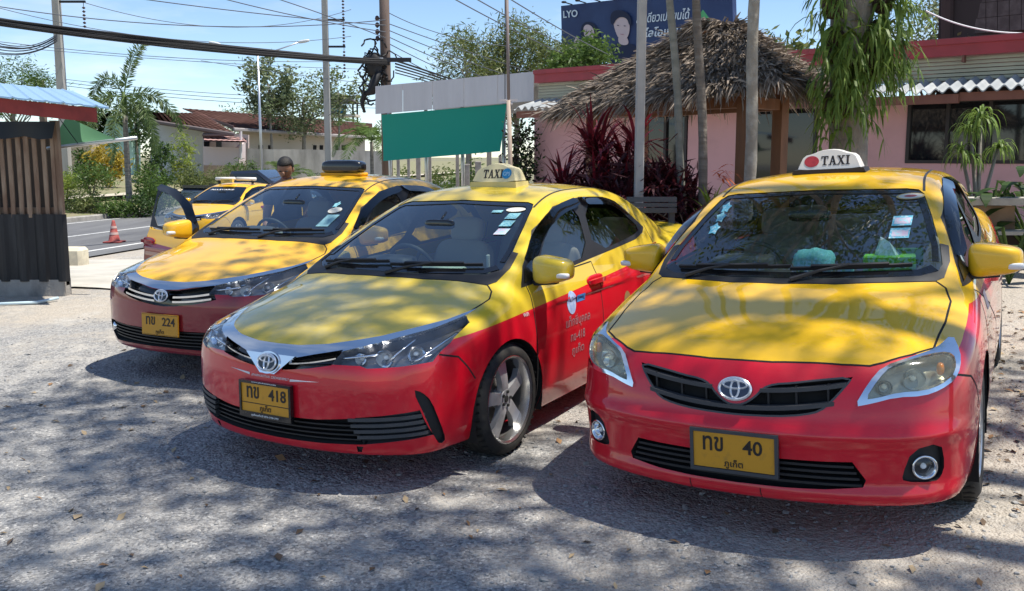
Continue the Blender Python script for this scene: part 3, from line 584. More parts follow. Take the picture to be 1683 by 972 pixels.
# houses across the road
M_tile=mat('brown_roof_tile',(.15,.075,.062),.95,spec=.1,noise=(.9,(.20,.11,.09),.4,.65)); M_housew=mat('white_render',(.60,.60,.57),.85,noise=(.7,(.48,.48,.46),.45,.7)); M_pinkw=mat('pale_pink_render',(.56,.44,.40),.85,noise=(.8,(.44,.36,.33),.45,.7)); M_greyw=mat('stained_boundary',(.36,.34,.31),.9,noise=(.8,(.20,.19,.17),.42,.62,(1,1,.25))); M_cream=mat('cream_render',(.55,.49,.42),.85); M_darkroom=mat('dark_opening',(.015,.015,.017),.3)
def quadroof(name,P,m,parent,o,rows=0,thick=.12):
    """tiled roof plane P=[eave0,eave1,ridge1,ridge0] with visible tile courses"""
    P=[np.array(q)-o for q in P]; b=MB(); n=np.cross(P[1]-P[0],P[3]-P[0]); n/=np.linalg.norm(n); n*=np.sign(n[2])
    L=np.linalg.norm(P[1]-P[0]); c=max(8,int(L/.33)); R=rows
    for r_ in range(R):
        t0=r_/R; t1=(r_+1.25)/R; X=np.linspace(0,1,c*4+1); w=.012*np.sin(X*c*2*np.pi)
        A0=[(P[0]*(1-x)+P[1]*x)*(1-t0)+(P[3]*(1-x)+P[2]*x)*t0+n*(.06+q) for x,q in zip(X,w)]; A1=[(P[0]*(1-x)+P[1]*x)*(1-min(1,t1))+(P[3]*(1-x)+P[2]*x)*min(1,t1)+n*(.0+q) for x,q in zip(X,w)]
        k=len(X); b.add(A0+A1,[(i,i+1,k+i+1,k+i) for i in range(k-1)])
    g=9; b.add([(P[0]*(1-x)+P[1]*x)*(1-t)+(P[3]*(1-x)+P[2]*x)*t-n*.02 for t in np.linspace(0,1,g) for x in np.linspace(0,1,g)],[(j*g+i,j*g+i+1,(j+1)*g+i+1,(j+1)*g+i) for j in range(g-1) for i in range(g-1)])
    b.build(name,m,parent)
hY=52
o1=np.array(vbase(330,hY)); h1=empty('house',o1,label='white bungalow with brown tiled roof and pink porch wall',cat='house')
def hp(u,v,Y=hY): return px(u,v,Y)
b=MB()
def wallq(b,pts,o,th=.2): 
    P=[np.array(q)-o for q in pts]; n=np.cross(P[1]-P[0],P[3]-P[0]); n/=np.linalg.norm(n); n*=-np.sign(n[1]) if abs(n[1])>.1 else 1
    b.add(P+[q-n*th for q in P],[(0,1,2,3),(7,6,5,4),(0,4,5,1),(1,5,6,2),(2,6,7,3),(3,7,4,0)])
wallq(b,[hp(248,300),hp(333,300),hp(333,216),hp(248,190,54)],o1); b.build('wall',M_housew,h1,fix=True)
b=MB(); wallq(b,[hp(333,300,53.5),hp(408,300,53.5),hp(408,222,53.5),hp(333,214,53.5)],o1); b.build('porch_back_wall',M_pinkw,h1,fix=True)
b=MB(); wallq(b,[hp(334,272,50),hp(387,272,50),hp(387,243,50),hp(334,241,50)],o1); wallq(b,[hp(387,272,50),hp(398,272,52),hp(398,232,52),hp(387,243,50)],o1); b.build('porch_wall',mat('pink_porch',(.60,.50,.48),.85),h1,fix=True)
for u0,u1 in((335,344),(355,364),(397,404)): b=MB(); wallq(b,[hp(u0,262,53.2),hp(u1,262,53.2),hp(u1,228,53.2),hp(u0,226,53.2)],o1,.05); b.build('opening',M_darkroom,h1,fix=True)
quadroof('roof',[hp(244,197,50),hp(385,219,50),hp(330,186,57),hp(240,184,57)],M_tile,h1,o1,12)
quadroof('porch_roof',[hp(336,232,49),hp(406,234,49),hp(398,226,52),hp(332,222,52)],mat('pink_roof_sheet',(.46,.27,.24),.7),h1,o1,3)
b=MB(); b.tube([hp(334,222,50)-o1,hp(385,221,50)-o1],.10,6); b.tube([hp(244,199,50)-o1,hp(385,221.5,50)-o1],.12,6); b.build('gutter',mat('dark_gutter',(.10,.08,.08),.6),h1)
b=MB(); b.tube([hp(396,216,50)-o1,hp(396,262,50)-o1],.07,6); b.build('downpipe',mat('pale_pipe',(.6,.58,.56),.6),h1)
o2=np.array(vbase(500,58)); h2=empty('house',o2,label='long low house with brown tiled roof behind the grey boundary wall',cat='house')
b=MB(); wallq(b,[hp(395,285,58),hp(600,285,66),hp(600,222,66),hp(395,212,58)],o2); b.build('wall',M_cream,h2,fix=True)
quadroof('roof',[hp(383,212,56),hp(612,226,65),hp(612,203,72),hp(300,178,62)],M_tile,h2,o2,14)
b=MB(); wallq(b,[hp(300,178,62),hp(383,213,56),hp(383,207,56),hp(300,179.5,62)],o2,.05); b.build('barge_board',mat('dark_barge',(.13,.075,.07),.7),h2,fix=True)
b=MB(); b.tube([hp(384,213,55.8)-o2,hp(612,227,64.8)-o2],.12,6); b.build('gutter',mat('grey_gutter',(.30,.27,.26),.6),h2)
for u0,u1 in((425,432),(440,447),(512,520),(523,531),(550,558),(561,568)):
    Yw=58+(u0-395)/205*8-.15; b=MB(); wallq(b,[hp(u0,247,Yw),hp(u1,247,Yw),hp(u1,239,Yw),hp(u0,239,Yw)],o2,.06); b.build('window',M_darkroom,h2,fix=True)
o3=np.array(vbase(500,50)); w3=empty('boundary_wall',o3,label='rain-stained grey concrete boundary wall before the long house',cat='wall')
pr=[(406,244,50),(450,246,50.5),(500,246,51.5),(550,247,52.5),(600,248,53.5),(640,249,54)]
for (a,c) in zip(pr[:-1],pr[1:]):
    b=MB(); wallq(b,[px(a[0],300,a[2]),px(c[0],300,c[2]),px(c[0],c[1],c[2]),px(a[0],a[1],a[2])],o3,.15); b.build('wall_panel',M_greyw,w3,fix=True)
# teal building and water-tank tower far behind
o4=np.array(vbase(150,70)); t4=empty('building',o4,label='pale teal gabled building behind the palm',cat='building')
b=MB(); wallq(b,[px(150,290,70),px(205,290,70),px(205,213,70),px(178,190,70)],o4,3.); b.build('wall',mat('teal_render',(.36,.55,.50),.8),t4,fix=True)
b=MB(); b.add([px(150,205,69)-o4,px(180,183,69)-o4,px(180,183,76)-o4,px(150,205,76)-o4],[(0,1,2,3)]); b.add([px(180,183,69)-o4,px(210,214,69)-o4,px(210,214,76)-o4,px(180,183,76)-o4],[(0,1,2,3)]); b.build('roof',mat('teal_roof',(.30,.50,.46),.6),t4)
b=MB(); wallq(b,[px(82,300,60),px(150,300,60),px(150,238,60),px(82,238,60)],o4,2.); b.build('annexe_wall',mat('tan_render',(.42,.34,.24),.85),t4,fix=True)
o5=np.array([*px(560,300,80)[:2],ZR]); t5=empty('water_tower',o5,label='small open roofed tower holding a blue water tank',cat='tower')
zt=[zat(560,v,80)-o5[2] for v in(188,173,170,157)]
b=MB(); b.lathe([(0,zt[0]),(.75,zt[0]),(.78,(zt[0]+zt[1])/2),(.75,zt[1]),(0,zt[1]+.1)],18,c=(-.15,0,0)); b.build('tank',mat('blue_tank',(.03,.22,.36),.4),t5,smooth=True)
for sx_ in(-1,1):
    for sy_ in(-1,1): b=MB(); b.box((sx_*1.15+.3,sy_*1.1,zt[2]/2),(.14,.14,zt[2])); b.build('post',M_darkiron,t5)
b=MB(); b.add([(-1.5,-1.6,zt[2]),(1.9,-1.6,zt[2]),(1.9,1.6,zt[2]),(-1.5,1.6,zt[2]),(.1,-1.6,zt[3]+.2),(.1,1.6,zt[3]+.2)],[(0,4,5,3),(1,2,5,4),(0,1,4),(2,3,5)]); b.build('roof',mat('tower_roof',(.16,.14,.13),.8),t5); b=MB(); b.box((.2,0,zt[0]-.15),(3.,2.6,.2)); b.build('platform',M_cream,t5)
# trees on that side
GT='trees beyond the road'
def tr(u,vt,Y,rad,label,lm,nc,nl,leaf,seed,**k):
    bs=vbase(u,Y); h=zat(u,vt,Y)-bs[2]; return tree('tree',bs,h*.9,rad,h-rad[2]*.75,label,lm,nc,nl,leaf,seed,group=GT,**k)
tr(447,104,58,(1.7,1.2,2.0),'slender open-crowned tree with thin bare stems behind the street lamp',L_grey,31,57,(.34,.16),41,spread=.32,trunk_r=.09)
tr(503,142,60,(3.0,2.2,1.9),'spreading grey-green flowering tree behind the long house',L_grey,52,74,(.24,.11),42,spread=.38,trunk_r=.14)
tr(560,118,60,(2.6,1.2,1.2),'thin branch of an olive tree reaching past the concrete pole',L_olive,19,44,(.3,.12),43,spread=.35,trunk_r=.08)
tr(30,117,50,(2.6,2.0,1.5),'feathery light green tree behind the shed roof',L_mid,48,102,(.30,.05),44,spread=.36,trunk_r=.12)
tr(160,186,72,(2.2,2.0,1.4),'dark round treetop showing beside the teal building',L_dark,31,85,(.3,.14),45,spread=.4)
tr(228,178,72,(3.0,2.,1.6),'dark treetop behind the palm fronds',L_dark,31,85,(.3,.14),46,spread=.4)
tr(410,185,90,(3.,2.,1.5),'low hazy treetop behind the long roof',L_grey,31,68,(.3,.14),47,spread=.45)
tr(770,75,36,(1.5,1.5,1.9),'willowy tree with narrow leaves rising behind the grey canopy',L_olive,48,119,(.26,.045),48,spread=.30,hang=.5)
tr(850,58,37,(1.9,1.5,2.0),'taller willowy tree with narrow leaves beside the thatched roof',L_olive,62,119,(.26,.045),49,spread=.30,hang=.5)
tr(955,74,34,(1.2,1.2,1.2),'leafy bright green tree in front of the billboard',L_mid,40,102,(.24,.08),50,spread=.26,hang=.3)
tr(905,80,36,(1.2,1.2,1.5),'narrow-leaved tree joining the willowy pair',L_olive,36,102,(.26,.045),53,spread=.28,hang=.5)
palm('feather_palm',vbase(612,42),2.9,'arching feather palm behind the grey canopy',12,2.4,.6,40,51,r=.11,droop=1.5,lm=L_mid,el=(.3,1.3),shaft=False)
palm('feather_palm',vbase(470,44),1.0,'small feather palm behind the standing man',10,1.9,.5,36,52,r=.10,droop=1.2,lm=L_palm,el=(.3,1.2),shaft=False)
# ---------------------------------------------------------------- restaurant side
M_pink=mat('pink_wall',(.62,.36,.37),.85,noise=(.8,(.52,.31,.31),.45,.7)); M_brown=mat('brown_paint',(.20,.085,.06),.7,noise=(3,(.15,.06,.045),.45,.7)); M_redroof=mat('red_fascia_metal',(.36,.045,.055),.45,noise=(2,(.28,.04,.045),.45,.7)); M_siding=mat('cream_siding',(.50,.48,.35),.8,noise=(1.2,(.40,.38,.28),.45,.7)); M_fibro=mat('grey_fibre_cement',(.30,.32,.33),.85,noise=(2,(.44,.45,.45),.45,.7)); M_fibrow=mat('pale_fibre_cement',(.66,.65,.63),.8); M_glassd=mat('dark_window_glass',(.012,.014,.017),.04,spec=.7); M_frame=mat('dark_window_frame',(.03,.026,.026),.5); M_timber=mat('sala_timber',(.24,.105,.045),.6,noise=(5,(.15,.065,.03),.42,.7,(1,1,.2)),bump=(30,.3,.01)); M_thatch=leafmat('dry_thatch',(.13,.105,.085),(.36,.29,.23),.08,.9)
E1=np.array([-6.75,5.4,0]); E1/=np.linalg.norm(E1); EN=np.array([-E1[1],E1[0],0]); EN*=-np.sign(EN[1])     # along the facade; towards the forecourt
FA=np.array([7.5,12.9,0])
def onp(u,v,off):
    """point of the facade plane (moved off metres towards the forecourt) in the line of pixel (u,v)"""
    d=px(u,v,10.)-np.array([0,0,CAM_H]); p0=FA+EN*off; t=((p0-np.array([0,0,CAM_H]))@EN)/(d@EN); return np.array([0,0,CAM_H])+d*t
def sof(u,off): return float((onp(u,200,off)-FA)@E1)
def zof(u,v,off): return float(onp(u,v,off)[2])
GR=.30
rest=empty('restaurant',(FA[0],FA[1],GR),label='pink single-storey restaurant with red fascia and corrugated eaves',cat='building')
def fp(s,off,z): return FA+E1*s+EN*off+np.array([0,0,z])-np.array([FA[0],FA[1],GR])
def slab(mb,s0,s1,off0,off1,z0,z1,z0b=None,z1b=None,mi=None):
    z0b=z0 if z0b is None else z0b; z1b=z1 if z1b is None else z1b
    V=[fp(s0,off0,z0),fp(s1,off0,z0b),fp(s1,off0,z1b),fp(s0,off0,z1),fp(s0,off1,z0),fp(s1,off1,z0b),fp(s1,off1,z1b),fp(s0,off1,z1)]
    mb.add(V,[(0,1,2,3),(7,6,5,4),(0,4,5,1),(1,5,6,2),(2,6,7,3),(3,7,4,0)],mi)
S0=-4.2; S1=sof(885,0.)
zf_t=zof(1600,66,.15); zf_b=zof(1600,90,.15)
b=MB(); slab(b,S0,S1,.15,-.05,zf_b,zf_t); slab(b,S0,S1,.19,.15,zf_t-.04,zf_t+.04); b.build('fascia',M_redroof,rest,fix=True)
b=MB(); slab(b,S0,S1,.10,-7,zf_t+.042,zf_t+.06); b.build('roof',mat('roof_deck',(.25,.10,.10),.8),rest,fix=True)
z_e=zof(1600,147,.80)
zsb=z_e+.14
for k in range(7):
    h_=(zf_b-zsb)/7; b=MB(); slab(b,S0,S1,.0,-.04,zsb+h_*k,zsb+h_*(k+1)-.012); slab(b,S0,S1,.012,.0,zsb+h_*k,zsb+h_*k+.03); b.build('siding_board',M_siding,rest,fix=True)
b=MB(); slab(b,sof(1577,.2),sof(1573,.2),.16,.02,zf_b-.10,zf_b); b.build('eaves_bracket',M_brown,rest,fix=True)
# corrugated eaves sheets
s=S0; k=0
while s<S1-.3:
    L=min(1.05,S1-s); n=85; T=np.linspace(0,L,n); w=.035*np.sin(T/.175*2*np.pi*1.0)
    b=MB(); zz=z_e+(.0 if k%2 else .012)
    lo=[fp(s+t,.80+(.02 if k>4 else 0),zz+q) for t,q in zip(T,w)]; hi=[fp(s+t,.0,zz+.20+q) for t,q in zip(T,w)]; lo2=[p-np.array([0,0,.02]) for p in lo]
    b.add(lo+hi,[(i,i+1,n+i+1,n+i) for i in range(n-1)]); b.add(lo2+lo,[(i,i+1,n+i+1,n+i) for i in range(n-1)],1); b.build('eaves_sheet',[M_fibro,M_fibrow if s>sof(1570,.8) else M_fibro],rest,smooth=True); s+=L; k+=1
zb_t=z_e-.05; zb_b=zof(1540,171,.70)
b=MB(); slab(b,S0,sof(1574,.7),.70,.62,zb_b+.03,zb_t+.02); slab(b,sof(1574,.7)+.003,S1,.74,.66,zb_b,zb_t); b.build('eaves_beam',M_brown,rest,fix=True)
b=MB(); slab(b,S0,S1,.66,-.02,zb_b+.10,zb_b+.13); b.build('soffit',mat('soffit_board',(.30,.24,.20),.85),rest,fix=True)
# pink wall in piers between openings
op=[(1492,1800,176,272),(1236,1345,180,300),(1060,1131,200,300),(838,878,205,300)]
edges=[S0]; 
def piece(u0,u1): return sof(u0,0.),sof(u1,0.)
zt_=zb_b+.10
spans=[(1345,1492),(1131,1236),(878,1060)]
for u0,u1 in spans:
    a,c=piece(u0,u1); b=MB(); slab(b,a,c,.0,-.15,-.6,zt_); b.build('wall',M_pink,rest,fix=True)
zs=zof(1560,269,0.)
b=MB(); slab(b,S0,sof(1492,0.),.0,-.15,-.6,zs-.0); b.build('wall',M_pink,rest,fix=True)
def window(u0,u1,zb,zt,nm):
    a,c=sof(u0,-.03),sof(u1,-.03); b=MB(); f=.05
    for (p,q,r_,t) in((a,c,zb,zb+f),(a,c,zt-f,zt),(a,a+math.copysign(f,c-a),zb+f,zt-f),(c-math.copysign(f,c-a),c,zb+f,zt-f)): slab(b,p,q,.02,-.08,r_,t)
    for g in range(1,nm): m_=a+(c-a)*g/nm; slab(b,m_-.025,m_+.025,.015,-.07,zb+f,zt-f)
    w=b.build('window',M_frame,rest,fix=True)
    for g in range(nm): b=MB(); slab(b,a+(c-a)*g/nm,a+(c-a)*(g+1)/nm,-.04,-.05,zb,zt); b.build('pane',M_glassd,w,fix=True)
window(1492,1780,zs,zt_,4); window(1238,1344,zof(1290,330,0.),zt_,2); window(1060,1131,zof(1100,330,0),zt_,2)
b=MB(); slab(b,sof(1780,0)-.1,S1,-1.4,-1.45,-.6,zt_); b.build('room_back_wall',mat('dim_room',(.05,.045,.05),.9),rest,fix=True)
# lattice of dark vines hung in the open bay
b=MB(); rng=np.random.default_rng(3); a,c=sof(838,.3),sof(880,.3); C=[fp(a+(c-a)*rng.random(),.3,GR-.4+rng.random()*(zt_-.1)) for _ in range(150)]
fastmesh('hanging_vine',leaves(C,12,(.10,.10,.13),.10,.05,rng,hang=.6),4,[L_dark,mat('dead_vine',(.02,.016,.014),.9)],rest,mi=rng.integers(0,2,1800))
# dark tiled roof of the building behind, top right
o=px(1620,40,19); bh=empty('building',o,label='weathered grey shingle gable rising behind the restaurant roof',cat='building')
M_sh=mat('old_shingle',(.075,.068,.062),.9,noise=(4,(.13,.12,.11),.45,.7))
A_=px(1566,58,18.5)-o; B2=px(1720,46,17.0)-o; n_=8
for r_ in range(4):
    for c_ in range(8):
        z_a=A_+(B2-A_)*(c_/8)+np.array([0,.04*r_,.30*r_]); z_b=A_+(B2-A_)*((c_+1)/8-.006)+np.array([0,.04*r_,.30*r_]); b=MB(); b.add([z_a,z_b,z_b+np.array([0,.03,.29]),z_a+np.array([0,.03,.29]),z_a+np.array([0,.06,0]),z_b+np.array([0,.06,0])],[(0,1,2,3),(4,5,1,0)]); b.build('shingle',M_sh,bh)
b=MB(); b.add([A_+np.array([-.25,.05,-1.2]),B2+np.array([.3,.05,-1.2]),B2+np.array([.3,.2,1.6]),A_+np.array([-.25,.2,1.6])],[(0,1,2,3)]); b.build('gable_wall',mat('dark_gable',(.04,.036,.033),.9),bh)
b=MB(); b.tube([A_+np.array([-.12,-.02,-.2]),A_+np.array([-.20,-.02,1.4])],.12,8); b.build('barge_trunk',mat('dark_trunk',(.05,.04,.035),.9),bh)
wire('power_line',[px(1522,18,17),px(1590,44,16.5),px(1720,54,16)],.1,.016,mat('white_cable',(.6,.6,.62),.6),'white cable sagging in front of the shingle gable')
# grey canopy fascia with the hanging green tarpaulin
L3,R3=px(617,188,22.),px(878,166,18.6); L4,R4=px(617,142,22.),px(878,118,18.6); o=L3.copy(); cn=empty('canopy_fascia',o,label='long grey sheet-metal canopy fascia beside the restaurant',cat='canopy')
M_greysheet=mat('grey_sheet',(.52,.51,.53),.6,noise=(1.5,(.47,.46,.48),.4,.7,(2,2,.3)))
q=np.linspace(0,1,6)
for i in range(5):
    a0=L3+(R3-L3)*q[i]; a1=L3+(R3-L3)*(q[i+1]-.002); c1=L4+(R4-L4)*(q[i+1]-.002); c0=L4+(R4-L4)*q[i]; b=MB(); n_=46; V=[];V2=[]
    for j in range(n_):
        t=j/(n_-1); k=np.array([-.3,-.6,0])*.003*(1 if j%4 in(0,1) else 0); V.append(a0+(a1-a0)*t+k-o); V2.append(c0+(c1-c0)*t+k-o)
    b.add(V+V2,[(j,j+1,n_+j+1,n_+j) for j in range(n_-1)]); b.build('sheet',M_greysheet,cn)
b=MB(); bk=np.array([1.2,3.0,0]); b.add([L4-o,R4-o,R4-o+bk,L4-o+bk],[(0,1,2,3)]); b.add([L3-o+bk,R3-o+bk,R4-o+bk,L4-o+bk],[(0,1,2,3)]); b.build('roof_sheet',M_greysheet,cn)
for (u,Y) in((640,22.5),(700,22),(760,21.3),(828,20)): p_=px(u,200,Y); b=MB(); b.tube([(p_[0]-o[0],p_[1]-o[1],ZR*.3-o[2]),(p_[0]-o[0],p_[1]-o[1],L3[2]-o[2]+.3)],.045,8); b.build('support_post',M_steel,cn,smooth=True)
tl,tr_,br,bl_=px(627,189,21.8),px(833,171,19.2),px(822,249,19.0),px(630,265,21.6); o=tl.copy(); b=MB(); n_=26; V=[]
for j in range(n_):
    t=j/(n_-1)
    for i in range(n_):
        s_=i/(n_-1); p_=(tl*(1-s_)+tr_*s_)*(1-t)+(bl_*(1-s_)+br*s_)*t; V.append(p_-o+np.array([0,1,0])*(.05*math.sin(t*3.14)+.025*math.sin(s_*17+t*3)*t)+np.array([0,0,-.03*math.sin(s_*math.pi*3)*t*0]))
b.add(V,[(j*n_+i,j*n_+i+1,(j+1)*n_+i+1,(j+1)*n_+i) for j in range(n_-1) for i in range(n_-1)]); M_tarp=leafmat('green_tarpaulin',(.010,.28,.21),(.010,.28,.21),.35,.55); tp=b.build('tarpaulin',M_tarp,smooth=True); tp.location=o; tag(tp,'large green tarpaulin hanging below the grey canopy fascia','tarpaulin')
# thin pole in front of the canopy
p_=px(839,285,17.5); pz=0.; b=MB(); a_=px(833,-8,17.5); m_=px(836,165,17.5); bt=px(841,300,17.5); rt=empty('guy_pole',bt,label='thin two-piece pole standing in front of the green tarpaulin',cat='pole')
b.tube([a_-bt,m_-bt],.032,6); b.build('upper_pole',mat('rust_pipe',(.20,.16,.15),.7),rt,smooth=True); b=MB(); b.tube([m_-bt,np.array([.0,0,-.9])],.045,7); b.build('lower_pole',mat('pale_bamboo',(.42,.33,.26),.7),rt,smooth=True)
b=MB(); b.box(m_-bt,(.35,.05,.04)); b.tube([px(830,165,17.5)-bt,px(842,172,17.5)-bt],.03,5); b.build('lashing',mat('cloth_tie',(.55,.50,.48),.8),rt)
b=MB(); b.tube([px(830,-8,17.5)-bt,px(830,165,17.5)-bt],.008,4); b.build('cord',M_cable,rt)
# fence posts on the plot behind the tarpaulin
for i,(u,Y,h_,w_) in enumerate([(655,30,1.9,.10),(672,31,1.8,.09),(688,29,2.,.14),(707,28,2.,.09),(752,27,2.1,.10),(768,31,1.6,.16),(786,30,1.7,.2),(804,26,2.2,.14),(822,29,1.9,.10)]):
    p_=px(u,300,Y); b=MB(); b.box((0,0,h_/2),(w_,w_,h_+.1)); b.rbox((0,0,h_+.06),(w_+.02,w_+.02,.06),.015); po=b.build('fence_post',mat('fence_concrete',(.34,.31,.28),.9,noise=(5,(.22,.20,.18),.4,.7))); po.location=(p_[0],p_[1],ZR*.6); tag(po,'concrete fence post on the plot behind the tarpaulin','post','fence posts behind the tarpaulin')
# ---------------------------------------------------------------- sala with thatched roof
sg=gz(2.2,10.5); sala=empty('sala',(2.2,10.4,sg),label='open timber sala with shaggy thatched hip roof',cat='pavilion'); so_=np.array([2.2,10.4,sg])
Lc,Nc,Rc,Bc=np.array([.42,11.4,2.18]),np.array([2.62,8.75,2.38]),np.array([3.62,10.1,2.35]),np.array([1.75,12.7,2.25]); A1=np.array([2.18,10.25,3.16]); A2=np.array([2.58,10.55,3.15])
faces=[(Lc,Nc,A2,A1),(Nc,Rc,A2,A2),(Rc,Bc,A1,A2),(Bc,Lc,A1,A1)]
rng=np.random.default_rng(12); Q=[]
for fi,(p0,p1,q1,q0) in enumerate(faces):
    nrm_=np.cross(p1-p0,q0-p0); nrm_/=np.linalg.norm(nrm_); nrm_*=np.sign(nrm_[2]); W_=np.linalg.norm(p1-p0); rows=44
    for r_ in range(rows):
        t=r_/rows; n_=int((220,520,60,60)[fi]*W_/2.6*(1-.6*t))+8
        for k in range(n_):
            s_=rng.random(); a=(p0*(1-s_)+p1*s_)*(1-t)+(q0*(1-s_)+q1*s_)*t; up=(q0*(1-s_)+q1*s_)-(p0*(1-s_)+p1*s_); up/=np.linalg.norm(up)+1e-9
            L_=.10+.16*rng.random()+(.16*rng.random() if r_<2 else 0); d_=-up+nrm_*(.05+.16*rng.random())+rng.normal(size=3)*.30; 
            if r_<2: d_+=np.array([0,0,-.5*rng.random()])
            d_/=np.linalg.norm(d_); sd=np.cross(d_,nrm_+rng.normal(size=3)*.5); sd/=np.linalg.norm(sd)+1e-9; w_=.005+.010*rng.random(); c0=a+nrm_*(.005+.035*rng.random())+up*.06; c1=c0+d_*L_*.55; c2=c0+d_*L_+np.array([0,0,-.05*rng.random()])
            Q.append([c0-sd*w_*.3-so_,c0+sd*w_*.3-so_,c1+sd*w_-so_,c1-sd*w_-so_]); Q.append([c1-sd*w_-so_,c1+sd*w_-so_,c2+sd*w_*.25-so_,c2-sd*w_*.25-so_])
th=fastmesh('thatch',np.array(Q),4,M_thatch,sala); tag(th,kind='stuff')
b=MB()
for p0,p1,q1,q0 in faces: b.add([(p0*(1-x)+p1*x)*(1-t)+(q0*(1-x)+q1*x)*t-so_+np.array([0,0,-.06]) for t in np.linspace(0,1,8) for x in np.linspace(0,1,8)],[(j*8+i,j*8+i+1,(j+1)*8+i+1,(j+1)*8+i) for j in range(7) for i in range(7)])
b.build('roof_lining',mat('palm_lining',(.13,.10,.075),.9,noise=(14,(.07,.055,.045),.4,.65)),sala)
cc=(Lc+Nc+Rc+Bc)/4; posts=[np.array([1.02,11.15,0]),np.array([2.50,9.55,0]),np.array([3.06,10.15,0]),np.array([1.75,12.0,0])]
for p_ in posts:
    b=MB(); zt2=2.42-.0; b.box((p_[0]-so_[0],p_[1]-so_[1],(zt2-sg)/2-.05),(.13,.13,zt2-sg+.1),R=rotz(.66)); b.build('post',M_timber,sala)
for i in range(4):
    a=posts[i];c=posts[(i+1)%4]; b=MB()
    for zz,h_ in((2.22,.12),):
        P_=[np.array([a[0],a[1],zz])-so_,np.array([c[0],c[1],zz])-so_]; d_=(c-a)/np.linalg.norm(c-a); b.sweep(P_,np.cross(d_,(0,0,1)),(0,0,1),.06,h_)
    b.build('beam',M_timber,sala,fix=True)
    b=MB(); b.sweep([np.array([a[0],a[1],sg+.62])-so_,np.array([c[0],c[1],sg+.62])-so_],np.cross(d_,(0,0,1)),(0,0,1),.07,.09); b.build('hand_rail',M_timber,sala,fix=True)
    for k in range(1,5): m_=a+(c-a)*k/5; b=MB(); b.tube([np.array([m_[0],m_[1],sg+.05])-so_,np.array([m_[0],m_[1],sg+.60])-so_],.035,7); b.build('baluster',M_timber,sala,smooth=True)
for i,t in enumerate(np.linspace(.06,.94,13)):
    a=Lc*(1-t)+Nc*t; b=MB(); b.tube([a-so_+np.array([.02,.05,-.09]),(A1*(1-t)+A2*t)-so_+np.array([0,0,-.10])],.022,6); b.build('rafter',M_timber,sala,smooth=True)
for t in(.12,.3,.5,.7): b=MB(); b.tube([(Lc*(1-t)+A1*t)-so_+np.array([.03,0,-.08]),(Nc*(1-t)+A2*t)-so_+np.array([0,.03,-.08])],.015,5); b.build('batten',M_timber,sala)
b=MB(); b.box((0.1,-.1,.06),(2.2,2.0,.12),R=rotz(-.88)); b.build('floor',M_conc,sala)
b=MB(); q_=px(1153,30,10.4)-so_; b.add([q_+np.array([-.10,0,-.06]),q_+np.array([.12,0,-.04]),q_+np.array([.02,.03,.10]),q_+np.array([0,.1,-.05])],[(0,1,2),(1,3,2),(3,0,2),(0,3,1)]); b.build('ridge_cap',mat('green_sheet',(.03,.22,.09),.5),sala)
# ---------------------------------------------------------------- billboard
TLb,TRb=px(922,10,44),px(1203,-22,36); BLb,BRb=px(924,100,44),px(1206,82,36); o=(BLb+BRb)/2; bb=empty('billboard',(o[0],o[1],0.),label='navy roadside billboard with white Thai lettering and two portraits',cat='billboard'); o=np.array([o[0],o[1],0.])
uB=(BRb-BLb); wB=np.linalg.norm(uB); uB/=wB; hB=np.linalg.norm(TLb-BLb); vB=(TLb-BLb)/hB; nB=np.cross(uB,vB); nB*=-np.sign(nB[1]); nB/=np.linalg.norm(nB)
slope=((TRb-BRb)-(TLb-BLb))
def MBd(a,c,d): return BLb+uB*a*wB+(TLb-BLb+slope*a)*c-nB*0+nB*(-1)*(-d)-o
# a,c are 0..1 across and up the face; d is metres out from the face
M_navy=mat('billboard_navy',(.018,.035,.11),.6,noise=(.35,(.03,.06,.16),.4,.65)); M_bw=mat('billboard_white',(.62,.70,.78),.6); M_skin_p=mat('print_skin',(.58,.46,.47),.7); M_hair_p=mat('print_hair',(.012,.018,.05),.7); M_shirt_p=mat('print_dark_shirt',(.012,.02,.06),.7); M_shirt_l=mat('print_pale_shirt',(.25,.28,.36),.7)
b=MB(); b.prism(rect(0,0,1,1),MBd,-.25,0.); b.build('face',M_navy,bb,fix=True)
asp=wB/hB
def text_b(body,cx,cy,h,w,name,bold=0.,shear=0.):
    b=MB(); text_on(b,body,lambda a,c,d: MBd(a+shear*(c-cy),c,.05+d),h,w,depth=.01,bold=bold,cx=cx,cy=cy); b.build(name,M_bw,bb)
def ub(u,v):
    """pixel to billboard face coordinates"""
    d=px(u,v,10.)-np.array([0,0,CAM_H]); t=((BLb-np.array([0,0,CAM_H]))@nB)/(d@nB); P=np.array([0,0,CAM_H])+d*t-BLb; a=float(P@uB)/wB; c=float(P@vB)/(hB+float(slope@vB)*a); return a,c
def t_at(body,u0,u1,v0,v1,name,bold=.02,shear=0.):
    a0,c0=ub(u0,v1); a1,c1=ub(u1,v0); text_b(body,(a0+a1)/2,(ub((u0+u1)/2,(v0+v1)/2))[1],abs(ub((u0+u1)/2,v0)[1]-ub((u0+u1)/2,v1)[1]),a1-a0,name,bold,shear)
t_at('LYO',930,954,15,27,'logo_lettering',.02); t_at('สิ่งเดียวเปลี่ยนได้',1052,1140,1,19,'slogan_lettering',.01,.06); t_at('ไลโอแชมพูผมขาว',1063,1191,22,43,'product_lettering',.02,.06)
def blob(name,pts,m,d):
    b=MB(); P=[ub(*q) for q in chaikin(pts,2)]; b.prism(P,lambda a,c,h: MBd(a,c,h),d*8,d*8+.01); b.build(name,m,bb,fix=True)
